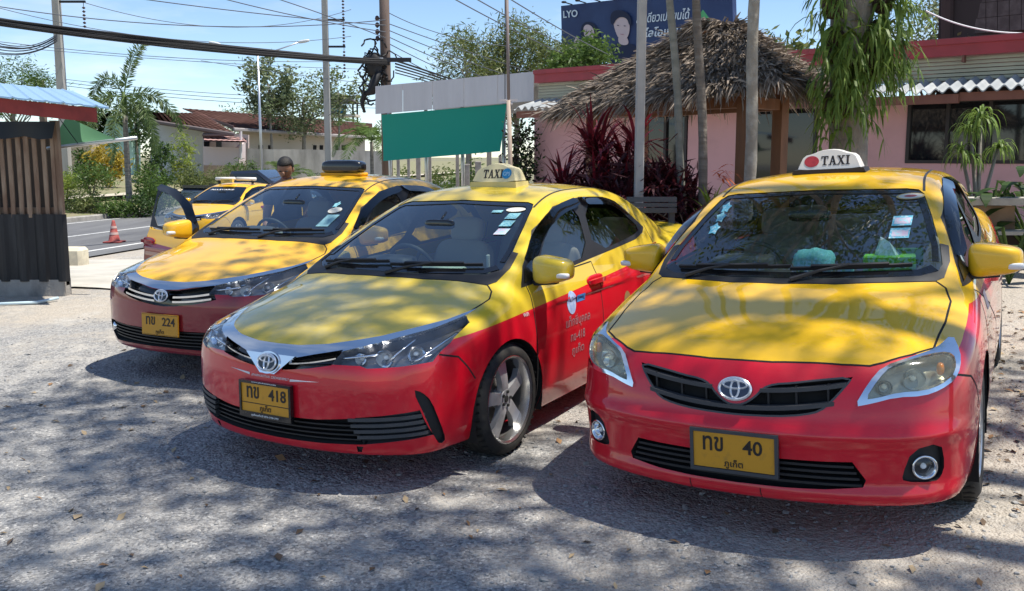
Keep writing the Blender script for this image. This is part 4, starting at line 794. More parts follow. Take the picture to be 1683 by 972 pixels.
blob('portrait_hair',[(957,50),(960,36),(972,30),(984,36),(990,52),(994,84),(985,92),(958,92)],M_hair_p,.004); blob('portrait_face',[(962,44),(967,36),(976,37),(981,46),(980,58),(973,66),(966,62)],M_skin_p,.008); blob('portrait_shirt',[(940,100),(944,78),(955,68),(966,72),(980,74),(990,86),(994,100)],M_shirt_l,.0055)
blob('portrait_shirt',[(996,100),(1003,72),(1016,62),(1030,66),(1042,60),(1056,74),(1062,98)],M_shirt_p,.004); blob('portrait_face',[(1012,28),(1018,18),(1034,17),(1040,28),(1039,42),(1034,54),(1026,58),(1018,52)],M_skin_p,.008); blob('portrait_neck',[(1020,50),(1034,50),(1037,62),(1028,66),(1019,62)],M_skin_p,.0065); blob('portrait_hair',[(1009,30),(1010,14),(1020,7),(1034,8),(1043,16),(1044,30),(1040,32),(1037,20),(1026,18),(1018,24),(1013,34)],M_hair_p,.012)
for (x_,y_,w_) in((969,48,1.6),(976,48,1.6),(1022,33,2.2),(1033,33,2.2)): blob('portrait_eye',[(x_-w_,y_),(x_,y_-1),(x_+w_,y_),(x_,y_+1)],M_hair_p,.016)
for (x_,y_,w_) in((973,58,3),(1028,47,4.5)): blob('portrait_mouth',[(x_-w_,y_-.5),(x_,y_),(x_+w_,y_-.8),(x_,y_+1.6)],mat('print_lips',(.42,.20,.24),.7),.016)
blob('portrait_hand',[(946,72),(950,58),(955,58),(956,70),(952,82)],M_skin_p,.012)
for a in(.1,.5,.9): b=MB(); P_=MBd(a,0.,-.15); b.box((P_[0],P_[1],P_[2]/2),(.3,.3,P_[2]+1.)); b.build('leg',M_darkiron,bb)
for a in np.linspace(.08,.55,6): b=MB(); P_=MBd(a,1.,0); Q_=MBd(a-.004,1.03,.5); b.tube([P_,Q_],.03,5); b.sell(Q_,(.25,.2,.1),.7,.7,6,8); b.build('flood_lamp',M_darkiron,bb)
# ---------------------------------------------------------------- posts and trunks before the sala
p_=px(1050,300,8.6); gp=gz(p_[0],8.6); b=MB(); b.rbox((0,0,2.2),(.085,.085,4.6),.010); po=b.build('concrete_post',mat('post_concrete',(.42,.40,.38),.8,noise=(4,(.33,.31,.30),.4,.7))); po.location=(p_[0],p_[1],gp); tag(po,'square grey concrete post beside the red cordylines','post')
def slim(u0,u1,ut,Y,r,label,m,seed,h=6.5):
    a=px(u0,0,Y); rt=px(u1,300,Y); g_=gz(rt[0],Y); root=empty('palm_trunk' if 0 else 'slender_palm',(rt[0],Y,g_),label=label,cat='palm tree',group='slender palms by the sala'); b=MB(); rng=np.random.default_rng(seed)
    zt=a[2]; x0=a[0]-rt[0]; n_=30; P=[]; R=[]
    for i in range(n_):
        z=-.1+(h+.1)*i/(n_-1); t=(z+g_-px(u1,300,Y)[2])/(zt-px(u1,300,Y)[2]); P.append((x0*t+.012*math.sin(z*3+seed),.0,z)); R.append(r*(1.12-.12*min(t,1))*(1+.07*(i%2)))
    b.tube(P,R,10); b.build('trunk',m,root,smooth=True)
    top=np.array(P[-1])
    for i in range(9):
        Pf,Q_=frond(top,6.28*i/9+seed,.2+.9*rng.random(),1.6,44,.38,1.5,rng); f=fastmesh('frond',Q_,4,L_palm,root); b=MB(); b.tube(Pf,np.linspace(.02,.004,len(Pf)),4); b.build('rachis',L_mid,f)
    return root
slim(1102,1121,1108,8.9,.036,'slim smooth grey palm trunk leaning slightly by the concrete post',mat('grey_trunk',(.20,.195,.165),.85,noise=(5,(.29,.28,.24),.4,.7,(1,1,3)),bump=(16,.5,.02)),1)
slim(1146,1156,1150,8.8,.040,'ringed dark palm trunk beside the orange heliconia',mat('ringed_trunk',(.145,.12,.10),.9,noise=(4,(.22,.19,.16),.4,.65,(.6,.6,5)),bump=(20,.6,.03)),2)
slim(1241,1231,1236,8.3,.050,'pale lichened palm trunk in front of the sala posts',mat('lichen_trunk',(.25,.225,.19),.9,noise=(8,(.36,.34,.30),.45,.65),bump=(24,.5,.02)),3)
# big tree hung with staghorn ferns
bt_=px(1387,300,8.9); gb=gz(bt_[0],8.9); big=empty('fern_tree',(bt_[0],8.9,gb),label='stout tree trunk hung with staghorn ferns beside the restaurant wall',cat='tree')
b=MB(); b.tube([(.05,0,-.1),(.06,0,.5),(.03,0,1.4),(.0,0,2.4),(-.01,0,3.2),(.0,0,4.0),(.1,0,4.8)],[.26,.20,.185,.185,.205,.24,.2],14); rng=np.random.default_rng(66)
tipsK=clumps((-.7,-.6,6.4),(3.2,2.4,1.2),46,rng,.35)
for i in range(9):
    a=6.28*i/9+.4*rng.random(); e=np.array([-.6+2.0*math.cos(a),-.4+1.5*math.sin(a),5.9+.5*rng.random()]); st=np.array([.05,0,4.0+.6*rng.random()])
    q=np.linspace(0,1,8)[:,None]; P=st+(e-st)*q+np.sin(q*3.1)*rng.normal(size=3)*.25; b.tube(P,np.linspace(.10,.035,8),7)
    for k in np.argsort(((tipsK-e)**2).sum(1))[:7]: branchset(b,P[5+rng.integers(0,3)],[tipsK[k]],.030,.007,rng,n=5)
b.build('trunk',M_bark,big,smooth=True)
fastmesh('crown',leaves(tipsK,120,(.42,.42,.24),.12,.055,rng),4,[L_dark,L_mid],big,mi=rng.integers(0,2,46*120))
M_fernb=mat('fern_root_mass',(.07,.045,.03),.95,bump=(25,.8,.04))
rng=np.random.default_rng(8)
for i,(du,v0,n_,L_,side) in enumerate([(-.30,2.62,46,.75,-1),(-.12,2.35,50,.75,-1),(.10,2.42,26,.7,-.2),(.30,2.5,48,.75,1),(.38,2.72,40,.85,1),(-.36,3.05,18,.55,-1),(.42,3.1,22,.7,1),(-.26,2.05,34,.55,-1)]):
    e=empty('staghorn_fern',(bt_[0]+du*.62,8.9-.15,gb+v0-.10),label=['staghorn fern with long forked fronds on the left of the trunk','dense staghorn fern hanging over the left of the trunk','staghorn fern spilling down the front of the trunk','bushy staghorn fern on the right of the trunk','long trailing staghorn fern at the right edge of the trunk','small dark staghorn fern high on the left of the trunk','stiff antler-like staghorn fern high on the right','lowest staghorn fern hanging toward the roof sign'][i],cat='fern',group='ferns on the tree trunk')
    Q_=[]
    for k in range(int(n_*1.2)):
        az=-math.pi/2+side*.6+rng.normal()*1.1; el=1.1*rng.random()-.2; L2=L_*(.35+.5*rng.random()); base_=rng.normal(size=3)*np.array([.07,.05,.20]); st_=strap(base_,az,el,L2,.022+.022*rng.random(),.5+1.4*rng.random(),rng,6); Q_+=st_
        tip=st_[-2]; c_=(np.array(tip[0])+np.array(tip[1]))/2
        for f_ in range(3): Q_+=strap(c_,az+rng.normal()*1.0,-.5-.7*rng.random(),.10+.14*rng.random(),.018,.5,rng,3)
    fastmesh('fronds',np.array(Q_),4,L_fern,e); b=MB(); b.sell((0,.05,0),(.22,.2,.34),.8,.8,8,12); b.build('root_mass',M_fernb,e,smooth=True)
# spreading shade tree whose crown reaches over the forecourt (stem outside the picture)
shd=empty('shade_tree',(6.4,1.6,gz(6.4,1.6)),label='broad shade tree spreading its crown over the parked taxis',cat='tree'); so2=np.array([6.4,1.6,gz(6.4,1.6)])
b=MB(); b.tube([(0,0,-.1),(0,0,1.0),(-.1,.1,3.4),(-.3,.2,5.8)],[.45,.33,.28,.24],14); rng=np.random.default_rng(91)
K=[]
for cx_,cy_,rx_,ry_,n_ in((-2.4,5.3,1.7,1.0,17),(-.7,3.3,1.9,.7,12),(1.0,2.5,2.6,.75,15),(1.3,4.0,1.0,.9,4),(3.6,4.6,1.2,2.0,14),(-.6,5.2,1.0,1.0,3),(-3.4,3.6,1.0,.8,6)):
    a=rng.random(n_)*6.28; q=np.sqrt(rng.random(n_)); z=10.3+rng.normal(size=n_)*.6
    K+=[(cx_+rx_*q[k]*math.cos(a[k])+z[k]*sdir.x/sdir.z-so2[0],cy_+ry_*q[k]*math.sin(a[k])+z[k]*sdir.y/sdir.z-so2[1],z[k]) for k in range(n_)]
K=np.array(K)
for i in range(11):
    a=6.28*i/11+.3*rng.random(); rr=.45+.5*rng.random(); e=np.array([-1.4+4.8*rr*math.cos(a),.8+3.5*rr*math.sin(a),9.7+.7*rng.random()]); st=np.array([-.3,.2,5.3+1.2*rng.random()]); q=np.linspace(0,1,9)[:,None]; P=st+(e-st)*q+np.sin(q*3.1)*rng.normal(size=3)*.3; P[:,2]+=.3*np.sin(q*3.1).ravel(); b.tube(P,np.linspace(.15,.04,9),7)
    for k in np.argsort(((K-e)**2).sum(1))[:11]: branchset(b,P[4+rng.integers(0,5)],[K[k]],.034,.008,rng,n=5)
b.build('trunk',M_bark,shd,smooth=True); fastmesh('crown',leaves(K,170,(.40,.40,.26),.13,.065,rng),4,[L_dark,L_mid],shd,mi=rng.integers(0,2,len(K)*170))
# ---------------------------------------------------------------- planting by the sala
def gp_(u,Y): q=px(u,300,Y); return (q[0],Y,gz(q[0],Y))
GC='red cordylines by the sala'
for i,(u,Y,L_,st,hd,n_,lm,lb) in enumerate([(930,9.3,.58,.85,7,30,L_red,'bright crimson cordyline with arching leaves at the sala corner'),(965,9.6,.6,1.35,7,30,L_red,'tall crimson cordyline against the first sala post'),(1012,9.5,.62,1.75,8,28,L_red,'tallest reddish cordyline spraying up by the concrete post'),(990,9.1,.55,1.10,11,28,L_wine,'dark wine cordyline filling the middle of the bed'),(1052,9.1,.55,1.25,11,28,L_wine,'dark purple cordyline behind the concrete post'),(1088,9.2,.5,1.25,9,26,L_wine,'thin dark cordyline between the post and the slim trunk'),(918,9.7,.55,1.0,6,28,L_red,'crimson cordyline with thin arching leaves before the pink wall'),(905,9.8,.5,.65,5,26,L_wine,'small dark cordyline at the end of the bed')]):
    rosette('cordyline',gp_(u,Y),lb,lm,int(n_*1.6),L_,.036,(.0,1.35),.34,200+i,cat='shrub',group=GC,stem_h=st,heads=int(hd*2),headr=.42)
for i,(u,Y,lb) in enumerate([(1000,8.5,'low green strap-leaved clump below the dark cordylines'),(1040,8.4,'broad green strap-leaved clump by the metal bench'),(1075,8.6,'pale-edged green strap plant at the foot of the slim trunk')]): rosette('strap_plant',gp_(u,Y),lb,L_mid if i else L_dark,40,.55,.040,(.5,1.4),.30,230+i,group='green strap plants in the bed',stem_h=.18,heads=3,headr=.18)
shrub('shrub',gp_(893,10.2),(.32,.3,.42),'variegated yellow-green shrub at the end of the flower bed',L_lime,16,(.13,.06),240,group='bed shrubs',spread=.08); shrub('shrub',gp_(1090,8.5),(.45,.3,.55),'dry twiggy brown shrub between the palm trunks',L_dry,22,(.14,.012),241,group='bed shrubs',spread=.12,nl=40); shrub('shrub',gp_(1140,8.3),(.45,.3,.5),'tangled half-dead shrub under the sala rail',L_dry,22,(.16,.014),242,group='bed shrubs',spread=.12,nl=40); shrub('shrub',gp_(1050,8.2),(.6,.3,.30),'dense dark ground plants behind the metal bench',L_dark,22,(.12,.04),243,group='bed shrubs',spread=.1,nl=36); shrub('shrub',gp_(950,8.9),(.6,.3,.28),'dark low plants below the crimson cordyline',L_dark,20,(.12,.04),244,group='bed shrubs',spread=.1,nl=36)
for i_,(u_,Y_,r_) in enumerate(((975,9.3,(.45,.35,.75)),(1035,9.2,(.5,.35,.85)),(1085,9.0,(.4,.3,.8)))): shrub('shrub',gp_(u_,Y_),r_,['dark purple undergrowth between the crimson cordylines','dark purple undergrowth behind the concrete post','dark purple undergrowth beside the slim palm trunk'][i_],L_wine,34,(.26,.030),260+i_,group='purple undergrowth in the bed',spread=.14,up=.7)
# heliconia with orange flowers tied to the ringed trunk
hb=gp_(1170,8.6); hl_=rosette('heliconia',hb,'bright green bromeliad with orange flower sprays beside the ringed trunk',L_lime,22,.36,.035,(.6,1.45),.2,250,stem_h=1.02)
rng=np.random.default_rng(5); Q_=[]
for k in range(26): Q_+=strap(np.array([.05,0,1.38])+rng.normal(size=3)*.03,rng.normal()*.8-.2,.3+.5*rng.random()*np.sign(rng.normal()),.22*(.5+rng.random()),.018,.5,rng,4)
fastmesh('flower',np.array(Q_),4,leafmat('orange_flower',(.62,.07,.02),(.75,.20,.05),.3),hl_)
# right-hand planting, pots and low wall
wl=gp_(1650,10.4)
lw=empty('low_wall',px(1660,360,9.6)*np.array([1,1,0])+np.array([0,0,.25]),label='low concrete planter wall with pale coping at the forecourt edge',cat='wall'); o=np.array(lw.location)
M_cop=mat('pale_coping',(.48,.46,.40),.8,noise=(5,(.34,.32,.28),.4,.7)); M_tan=mat('tan_render_wall',(.30,.21,.13),.85,noise=(3,(.22,.15,.10),.4,.7))
def wquad(b,u0,u1,v0,v1,Y0,Y1,th=.18):
    P=[px(u0,v1,Y0),px(u1,v1,Y1),px(u1,v0,Y1),px(u0,v0,Y0)]; P=[p-o for p in P]; bk=np.array([.05,th,0]); b.add(P+[p+bk for p in P],[(0,1,2,3),(7,6,5,4),(0,4,5,1),(1,5,6,2),(2,6,7,3),(3,7,4,0)])
b=MB(); wquad(b,1590,1760,326,338,9.8,9.0,.36); b.build('coping',M_cop,lw,fix=True)
b=MB(); wquad(b,1600,1668,339,381,9.85,9.6,.25); b.build('pier',M_tan,lw,fix=True)
b=MB(); wquad(b,1600,1760,381,387,9.7,9.0,.30); b.build('ledge',M_cop,lw,fix=True)
b=MB(); wquad(b,1595,1760,388,480,10.2,9.6,.2); b.build('base_wall',mat('dark_wall_base',(.06,.05,.045),.9),lw,fix=True)
b=MB(); wquad(b,1590,1770,470,486,9.4,8.9,.1); b.build('kerb_stone',M_cop,lw,fix=True)
pd=px(1608,330,10.6); rt=empty('dracaena',(pd[0],10.6,gz(pd[0],10.6)),label='branched dracaena with weeping leaf heads before the dark window',cat='plant'); gd=gz(pd[0],10.6); b=MB(); Q_=[]; rng=np.random.default_rng(14)
for (u,v,n_,L_) in((1612,195,60,.40),(1595,215,50,.34),(1580,252,46,.34),(1640,245,44,.32),(1600,262,30,.28)):
    tp_=px(u,v,10.6)-np.array([pd[0],10.6,gd]); b.tube([(0,0,0),tp_*np.array([.3,.3,.55]),tp_],[.035,.028,.018],6)
    for k in range(n_): Q_+=strap(tp_,rng.random()*6.28,.2+1.1*rng.random(),L_*(.7+.5*rng.random()),.022,1.0+.6*rng.random(),rng,6)
b.build('stem',M_bark,rt,smooth=True); fastmesh('foliage',np.array(Q_),4,[L_fern],rt)
def bigleaf(name,base,label,n_,L_,W_,lm,seed,h=.5,group=None):
    rng=np.random.default_rng(seed); rt=empty(name,base,label=label,cat='plant',group=group); Q_=[]; b=MB()
    for k in range(n_):
        az=rng.random()*6.28; hh=h*(.5+.7*rng.random()); tp_=np.array([.3*h*math.cos(az),.3*h*math.sin(az),hh]); b.tube([(0,0,0),tp_*np.array([.4,.4,.6]),tp_],.012,5); Q_+=strap(tp_,az,.5*rng.random()-.1,L_*(.7+.5*rng.random()),W_*(.8+.4*rng.random()),.35,rng,7)
    b.build('stem',L_mid,rt); fastmesh('foliage',np.array(Q_),4,lm,rt); return rt
bigleaf('broadleaf_plant',gp_(1585,10.2),'broad-leaved dark plant below the dracaena',30,.26,.10,L_dark,301,.75,group='broad-leaved plants'); bigleaf('broadleaf_plant',gp_(1625,10.0),'broad-leaved plant with upright leaves behind the low wall',30,.28,.10,L_dark,302,.85,group='broad-leaved plants'); bigleaf('broadleaf_plant',px(1705,300,9.8)*np.array([1,1,0])+np.array([0,0,.35]),'very large broad-leaved plant at the right of the low wall',26,.38,.15,L_dark,303,1.1,group='broad-leaved plants'); bigleaf('broadleaf_plant',gp_(1670,8.9),'dark plant growing at the foot of the low wall',22,.24,.08,L_dark,304,.5,group='broad-leaved plants')
# metal bench behind the second taxi
pbn=px(1072,335,7.9); bn=empty('bench',(pbn[0],7.9,gz(pbn[0],7.9)),label='dark metal slatted bench behind the lowered taxi',cat='bench'); gbn=gz(pbn[0],7.9); M_bench=mat('bench_metal',(.10,.115,.14),.35,.6)
for v in(328,337,346):
    a_=px(1030,v,7.9)-np.array([pbn[0],7.9,gbn]); c_=px(1112,v,7.9)-np.array([pbn[0],7.9,gbn]); b=MB(); b.sweep([a_,c_],(0,1,0),(0,0,1),.03,.045 if v!=337 else .035); b.build('slat',M_bench,bn)
for u in(1036,1106): a_=px(u,326,7.9)-np.array([pbn[0],7.9,gbn]); b=MB(); b.box((a_[0],.05,a_[2]/2),(.05,.06,a_[2])); b.build('leg',M_bench,bn)
b=MB(); z_=.45; b.box((0,.22,z_),(.5,.36,.03)); b.build('seat',M_bench,bn)
# trees rising behind the restaurant
tree('tree',(*px(1292,200,26)[:2],0.),3.9,(.8,.8,.75),4.35,'stubby tree with leaf tufts behind the thatched roof',L_olive,16,60,(.26,.10),401,trunk_r=.14,group='trees behind the restaurant',spread=.2,hang=.5); tree('tree',(*px(1308,200,27)[:2],0.),3.2,(.8,.8,.45),3.75,'low leafy treetop over the red fascia',L_mid,14,60,(.26,.10),402,trunk_r=.1,group='trees behind the restaurant',spread=.2,hang=.4)
tree('tree',(*px(1525,200,20)[:2],.3),3.9,(1.0,.8,.95),3.95,'silvery small-leaved tree beside the shingle gable',L_grey,36,110,(.10,.05),403,trunk_r=.09,group='trees behind the restaurant',spread=.24); tree('tree',(*px(1625,200,18.2)[:2],.3),3.4,(1.2,.3,.12),3.58,'fringe of small leaves along the red fascia',L_grey,22,70,(.10,.05),404,trunk_r=.06,group='trees behind the restaurant',spread=.08)
def spl(xs,ys):
    """smooth (monotone-ish Catmull/Hermite) 1-D curve through points, vectorised"""
    xs=np.array(xs,float); ys=np.array(ys,float)
    o=np.argsort(xs); xs=xs[o]; ys=ys[o]
    d=np.diff(ys)/np.diff(xs); m=np.empty_like(ys)
    m[0]=d[0]; m[-1]=d[-1]
    h=np.diff(xs)
    m[1:-1]=(d[:-1]*h[1:]+d[1:]*h[:-1])/(h[1:]+h[:-1])
    bad=d[:-1]*d[1:]<=0
    m[1:-1]=np.where(bad,0,m[1:-1])
    def f(x):
        x=np.asarray(x,float)
        i=np.clip(np.searchsorted(xs,x)-1,0,len(xs)-2)
        H=xs[i+1]-xs[i]; t=(x-xs[i])/H
        lo=t<0; hi=t>1; tc=np.clip(t,0,1)
        t2=tc*tc;t3=t2*tc
        v=(2*t3-3*t2+1)*ys[i]+(t3-2*t2+tc)*H*m[i]+(-2*t3+3*t2)*ys[i+1]+(t3-t2)*H*m[i+1]
        v=np.where(lo,ys[0]+m[0]*(x-xs[0]),v); v=np.where(hi,ys[-1]+m[-1]*(x-xs[-1]),v)
        return v
    return f
def smax(a,b,k):
    h=np.maximum(k-np.abs(a-b),0)/k
    return np.maximum(a,b)+h*h*h*k/6.0
def smin(a,b,k): return -smax(-a,-b,k)
class Shape:
    """car body implicit: negative inside. x forward (0 = front axle), y left, z up"""
    def __init__(s,d):
        s.d=d
        for k in ('top','crown','fx','fplan','plan','sec','roof','wsx','rgx','gh','bot','rx','rplan'):
            setattr(s,k,spl(*zip(*d[k])))
    def lower(s,x,y,z):
        a=np.abs(y); d=s.d
        ft=(z-(s.top(x)-s.crown(x)*(a/.8)**2.4))*.93
        w=s.plan(x)+s.sec(z)
        fs=a-w
        ff=(x-(s.fx(z)-s.fplan(a)))*.9
        fr=((s.rx(z)+s.rplan(a))-x)*.9
        fb=s.bot(x)-z
        v=smax(ft,fs,d.get('k_ts',.10))
        v=smax(v,ff,d.get('k_f',.07))
        v=smax(v,fr,.10)
        return smax(v,fb,.05)
    def green(s,x,y,z):
        a=np.abs(y); d=s.d
        fw=(x-(s.wsx(z)-d['wsc']*(a/.6)**2))*d.get('wsk',.48)
        fr=((s.rgx(z)+.10*(a/.6)**2)-x)*.5
        ft=z-(s.roof(x)-.045*(a/.55)**2.2)
        fs=(a-(s.gh(x)-d['tumble']*(z-.95)-.10*(z-.95)**2))*.94
        v=smax(fw,fs,d.get('k_ap',.10)); v=smax(v,fr,.10); v=smax(v,ft,.10)
        return smax(v,.80-z,.02)
    def __call__(s,P):
        x,y,z=P[...,0],P[...,1],P[...,2]
        return smin(s.lower(x,y,z),s.green(x,y,z),.035)
    def grad(s,P,e=1e-3):
        g=np.stack([s(P+e*v)-s(P-e*v) for v in np.eye(3)],-1)/(2*e)
        return g

SHAPE_A=dict( # 2014-18 sedan
 top=[(.95,.70),(.88,.745),(.80,.785),(.6,.845),(.3,.915),(0,.975),(-.3,1.01),(-.8,.99),(-1.6,.99),(-2.3,1.02),(-2.8,1.065),(-3.2,1.085),(-3.55,1.07),(-3.7,1.03)],
 crown=[(.95,.03),(.8,.07),(.5,.09),(0,.085),(-.5,.06),(-2.5,.06),(-3.6,.06)],
 fx=[(.1,.80),(.2,.875),(.3,.91),(.42,.93),(.52,.93),(.62,.925),(.70,.905),(.78,.85),(.9,.72)],
 fplan=[(0,0),(.2,.008),(.4,.04),(.55,.085),(.65,.135),(.75,.215),(.82,.32),(.9,.55)],
 plan=[(1.,.80),(.6,.845),(.2,.88),(-.3,.8875),(-1.3,.8875),(-2.4,.885),(-3.0,.865),(-3.4,.83),(-3.7,.78)],
 sec=[(.1,-.09),(.2,-.055),(.3,-.02),(.42,-.004),(.55,0),(.7,-.004),(.8,-.018),(.9,-.045),(1.0,-.085),(1.1,-.14)],
 roof=[(0.3,1.2),(-.3,1.33),(-.7,1.418),(-1.0,1.458),(-1.4,1.486),(-1.8,1.482),(-2.3,1.435),(-2.7,1.355),(-3.2,1.22)],
 wsx=[(.8,.34),(.95,.06),(1.0,-.04),(1.1,-.25),(1.2,-.465),(1.3,-.69),(1.4,-.93),(1.5,-1.2)],
 rgx=[(.9,-3.42),(1.0,-3.17),(1.08,-2.97),(1.2,-2.70),(1.3,-2.47),(1.4,-2.2),(1.5,-1.8)],
 gh=[(.3,.70),(0,.775),(-.4,.81),(-1.0,.822),(-1.8,.818),(-2.4,.79),(-2.9,.73),(-3.3,.66)],
 bot=[(1,.228),(.6,.222),(0,.19),(-2.7,.18),(-3.3,.22),(-3.7,.27)],
 rx=[(.2,-3.55),(.35,-3.66),(.5,-3.69),(.7,-3.68),(.9,-3.66),(1.05,-3.62)],
 rplan=[(0,0),(.4,.03),(.6,.09),(.75,.2),(.85,.38)],
 wsc=.10,tumble=.42,wb=2.7,zaxle=.312,rad=.312)
SHAPE_B=dict( # 2010-13 sedan
 top=[(.92,.70),(.85,.755),(.75,.80),(.6,.855),(.3,.93),(0,.99),(-.3,1.03),(-.8,1.0),(-1.6,.99),(-2.2,1.02),(-2.7,1.075),(-3.1,1.10),(-3.45,1.09),(-3.65,1.03)],
 crown=[(.92,.03),(.75,.075),(.5,.09),(0,.08),(-.5,.06),(-2.5,.06),(-3.6,.06)],
 fx=[(.1,.80),(.18,.87),(.26,.895),(.32,.88),(.40,.885),(.46,.893),(.505,.912),(.555,.888),(.62,.87),(.70,.84),(.78,.78),(.9,.62)],
 fplan=[(0,0),(.2,.008),(.4,.036),(.55,.078),(.65,.122),(.75,.20),(.82,.30),(.9,.53)],
 plan=[(1.,.80),(.6,.845),(.2,.875),(-.3,.88),(-1.3,.88),(-2.3,.878),(-2.9,.86),(-3.3,.825),(-3.65,.77)],
 sec=[(.1,-.07),(.2,-.04),(.3,-.015),(.42,-.002),(.55,0),(.7,-.003),(.8,-.015),(.9,-.04),(1.0,-.075),(1.1,-.13)],
 roof=[(0.3,1.22),(-.3,1.345),(-.7,1.425),(-1.0,1.455),(-1.4,1.472),(-1.8,1.465),(-2.2,1.43),(-2.6,1.36),(-3.2,1.22)],
 wsx=[(.8,.36),(.95,.09),(1.0,.0),(1.1,-.195),(1.2,-.40),(1.3,-.615),(1.4,-.85),(1.5,-1.12)],
 rgx=[(.9,-3.35),(1.0,-3.08),(1.1,-2.84),(1.2,-2.61),(1.3,-2.39),(1.4,-2.14),(1.5,-1.75)],
 gh=[(.3,.69),(0,.765),(-.4,.80),(-1.0,.815),(-1.8,.81),(-2.4,.78),(-2.9,.72),(-3.3,.66)],
 bot=[(1,.212),(.6,.222),(0,.20),(-2.6,.18),(-3.2,.22),(-3.65,.27)],
 rx=[(.2,-3.5),(.35,-3.61),(.5,-3.64),(.7,-3.63),(.9,-3.6),(1.05,-3.56)],
 rplan=[(0,0),(.4,.03),(.6,.09),(.75,.2),(.85,.38)],
 wsc=.10,tumble=.40,wb=2.6,zaxle=.312,rad=.312)
# ---------------------------------------------------------------- car shells
def surface_nets(fn,lo,hi,h):
    ax=[np.arange(lo[i],hi[i]+h,h) for i in range(3)]
    n=[len(a) for a in ax]
    P=np.stack(np.meshgrid(*ax,indexing='ij'),-1); V=fn(P); ins=V<0
    c=np.zeros([k-1 for k in n],int)
    for i in(0,1):
        for j in(0,1):
            for k in(0,1): c+=ins[i:n[0]-1+i,j:n[1]-1+j,k:n[2]-1+k]
    act=(c>0)&(c<8); idx=-np.ones(act.shape,int); I=np.argwhere(act); idx[act]=np.arange(len(I))
    acc=np.zeros((len(I),3)); cnt=np.zeros(len(I))
    corners=[(i,j,k) for i in(0,1) for j in(0,1) for k in(0,1)]
    for a in corners:
        for d in range(3):
            if a[d]: continue
            b=list(a); b[d]=1
            va=V[tuple((I+a).T)]; vb=V[tuple((I+b).T)]; m=(va<0)!=(vb<0); t=np.where(m,va/(va-vb+1e-20),0)
            p=(I+np.array(a)).astype(float); p[:,d]+=t
            acc[m]+=p[m]; cnt[m]+=1
    X=np.array(lo)+h*acc/cnt[:,None]
    F=[]
    for d in range(3):
        e,g=(d+1)%3,(d+2)%3
        s0=[slice(None)]*3; s1=[slice(None)]*3; s0[d]=slice(0,-1); s1[d]=slice(1,None)
        E=np.argwhere(ins[tuple(s0)]!=ins[tuple(s1)])
        E=E[(E[:,e]>0)&(E[:,g]>0)&(E[:,e]<n[e]-1)&(E[:,g]<n[g]-1)]
        fl=ins[tuple(E.T)]
        q=[]
        for oe,og in((-1,-1),(0,-1),(0,0),(-1,0)):
            k=E.copy(); k[:,e]+=oe; k[:,g]+=og; q.append(idx[tuple(k.T)])
        q=np.stack(q,1); q[~fl]=q[~fl][:,::-1]; F.append(q)
    F=np.concatenate(F); F=F[(F>=0).all(1)]
    for it in range(3):
        # tangential relaxation, then back on to the surface
        S=np.zeros_like(X); C=np.zeros(len(X))
        for a in range(4):
            for b in((a+1)%4,(a-1)%4):
                np.add.at(S,F[:,a],X[F[:,b]]); np.add.at(C,F[:,a],1)
        X=np.where(C[:,None]>7,X*.4+.6*S/np.maximum(C,1)[:,None],X)
        for _ in range(3):
            v=fn(X); e=1e-3; G=np.stack([fn(X+e*k)-fn(X-e*k) for k in np.eye(3)],-1)/(2*e)
            X=X-np.clip(v,-.02,.02)[:,None]*G/((G*G).sum(1)[:,None]+1e-9)
    return X,F
AX={'F':(1,2,0),'S':(0,2,1),'T':(0,1,2),'R':(1,2,0)}
def viewsel(view,N,P):
    if view=='F': return (N[:,0]>.03)&(P[:,0]>-1.35)
    if view=='R': return (N[:,0]<-.03)&(P[:,0]<-1.8)
    if view=='S': return N[:,1]>.03
    return N[:,2]>.15
def inpoly(u,v,poly):
    r=np.zeros(len(u),bool); n=len(poly)
    for i in range(n):
        (x0,y0),(x1,y1)=poly[i],poly[(i+1)%n]
        c=((y0>v)!=(y1>v)); 
        if y0!=y1: r^=c&(u<(x1-x0)*(v-y0)/(y1-y0)+x0)
    return r
def symy(half): return list(half)+[(-y,z) for y,z in half[::-1] if abs(y)>1e-6]
def symT(half): return list(half)+[(x,-y) for x,y in half[::-1] if abs(y)>1e-6]
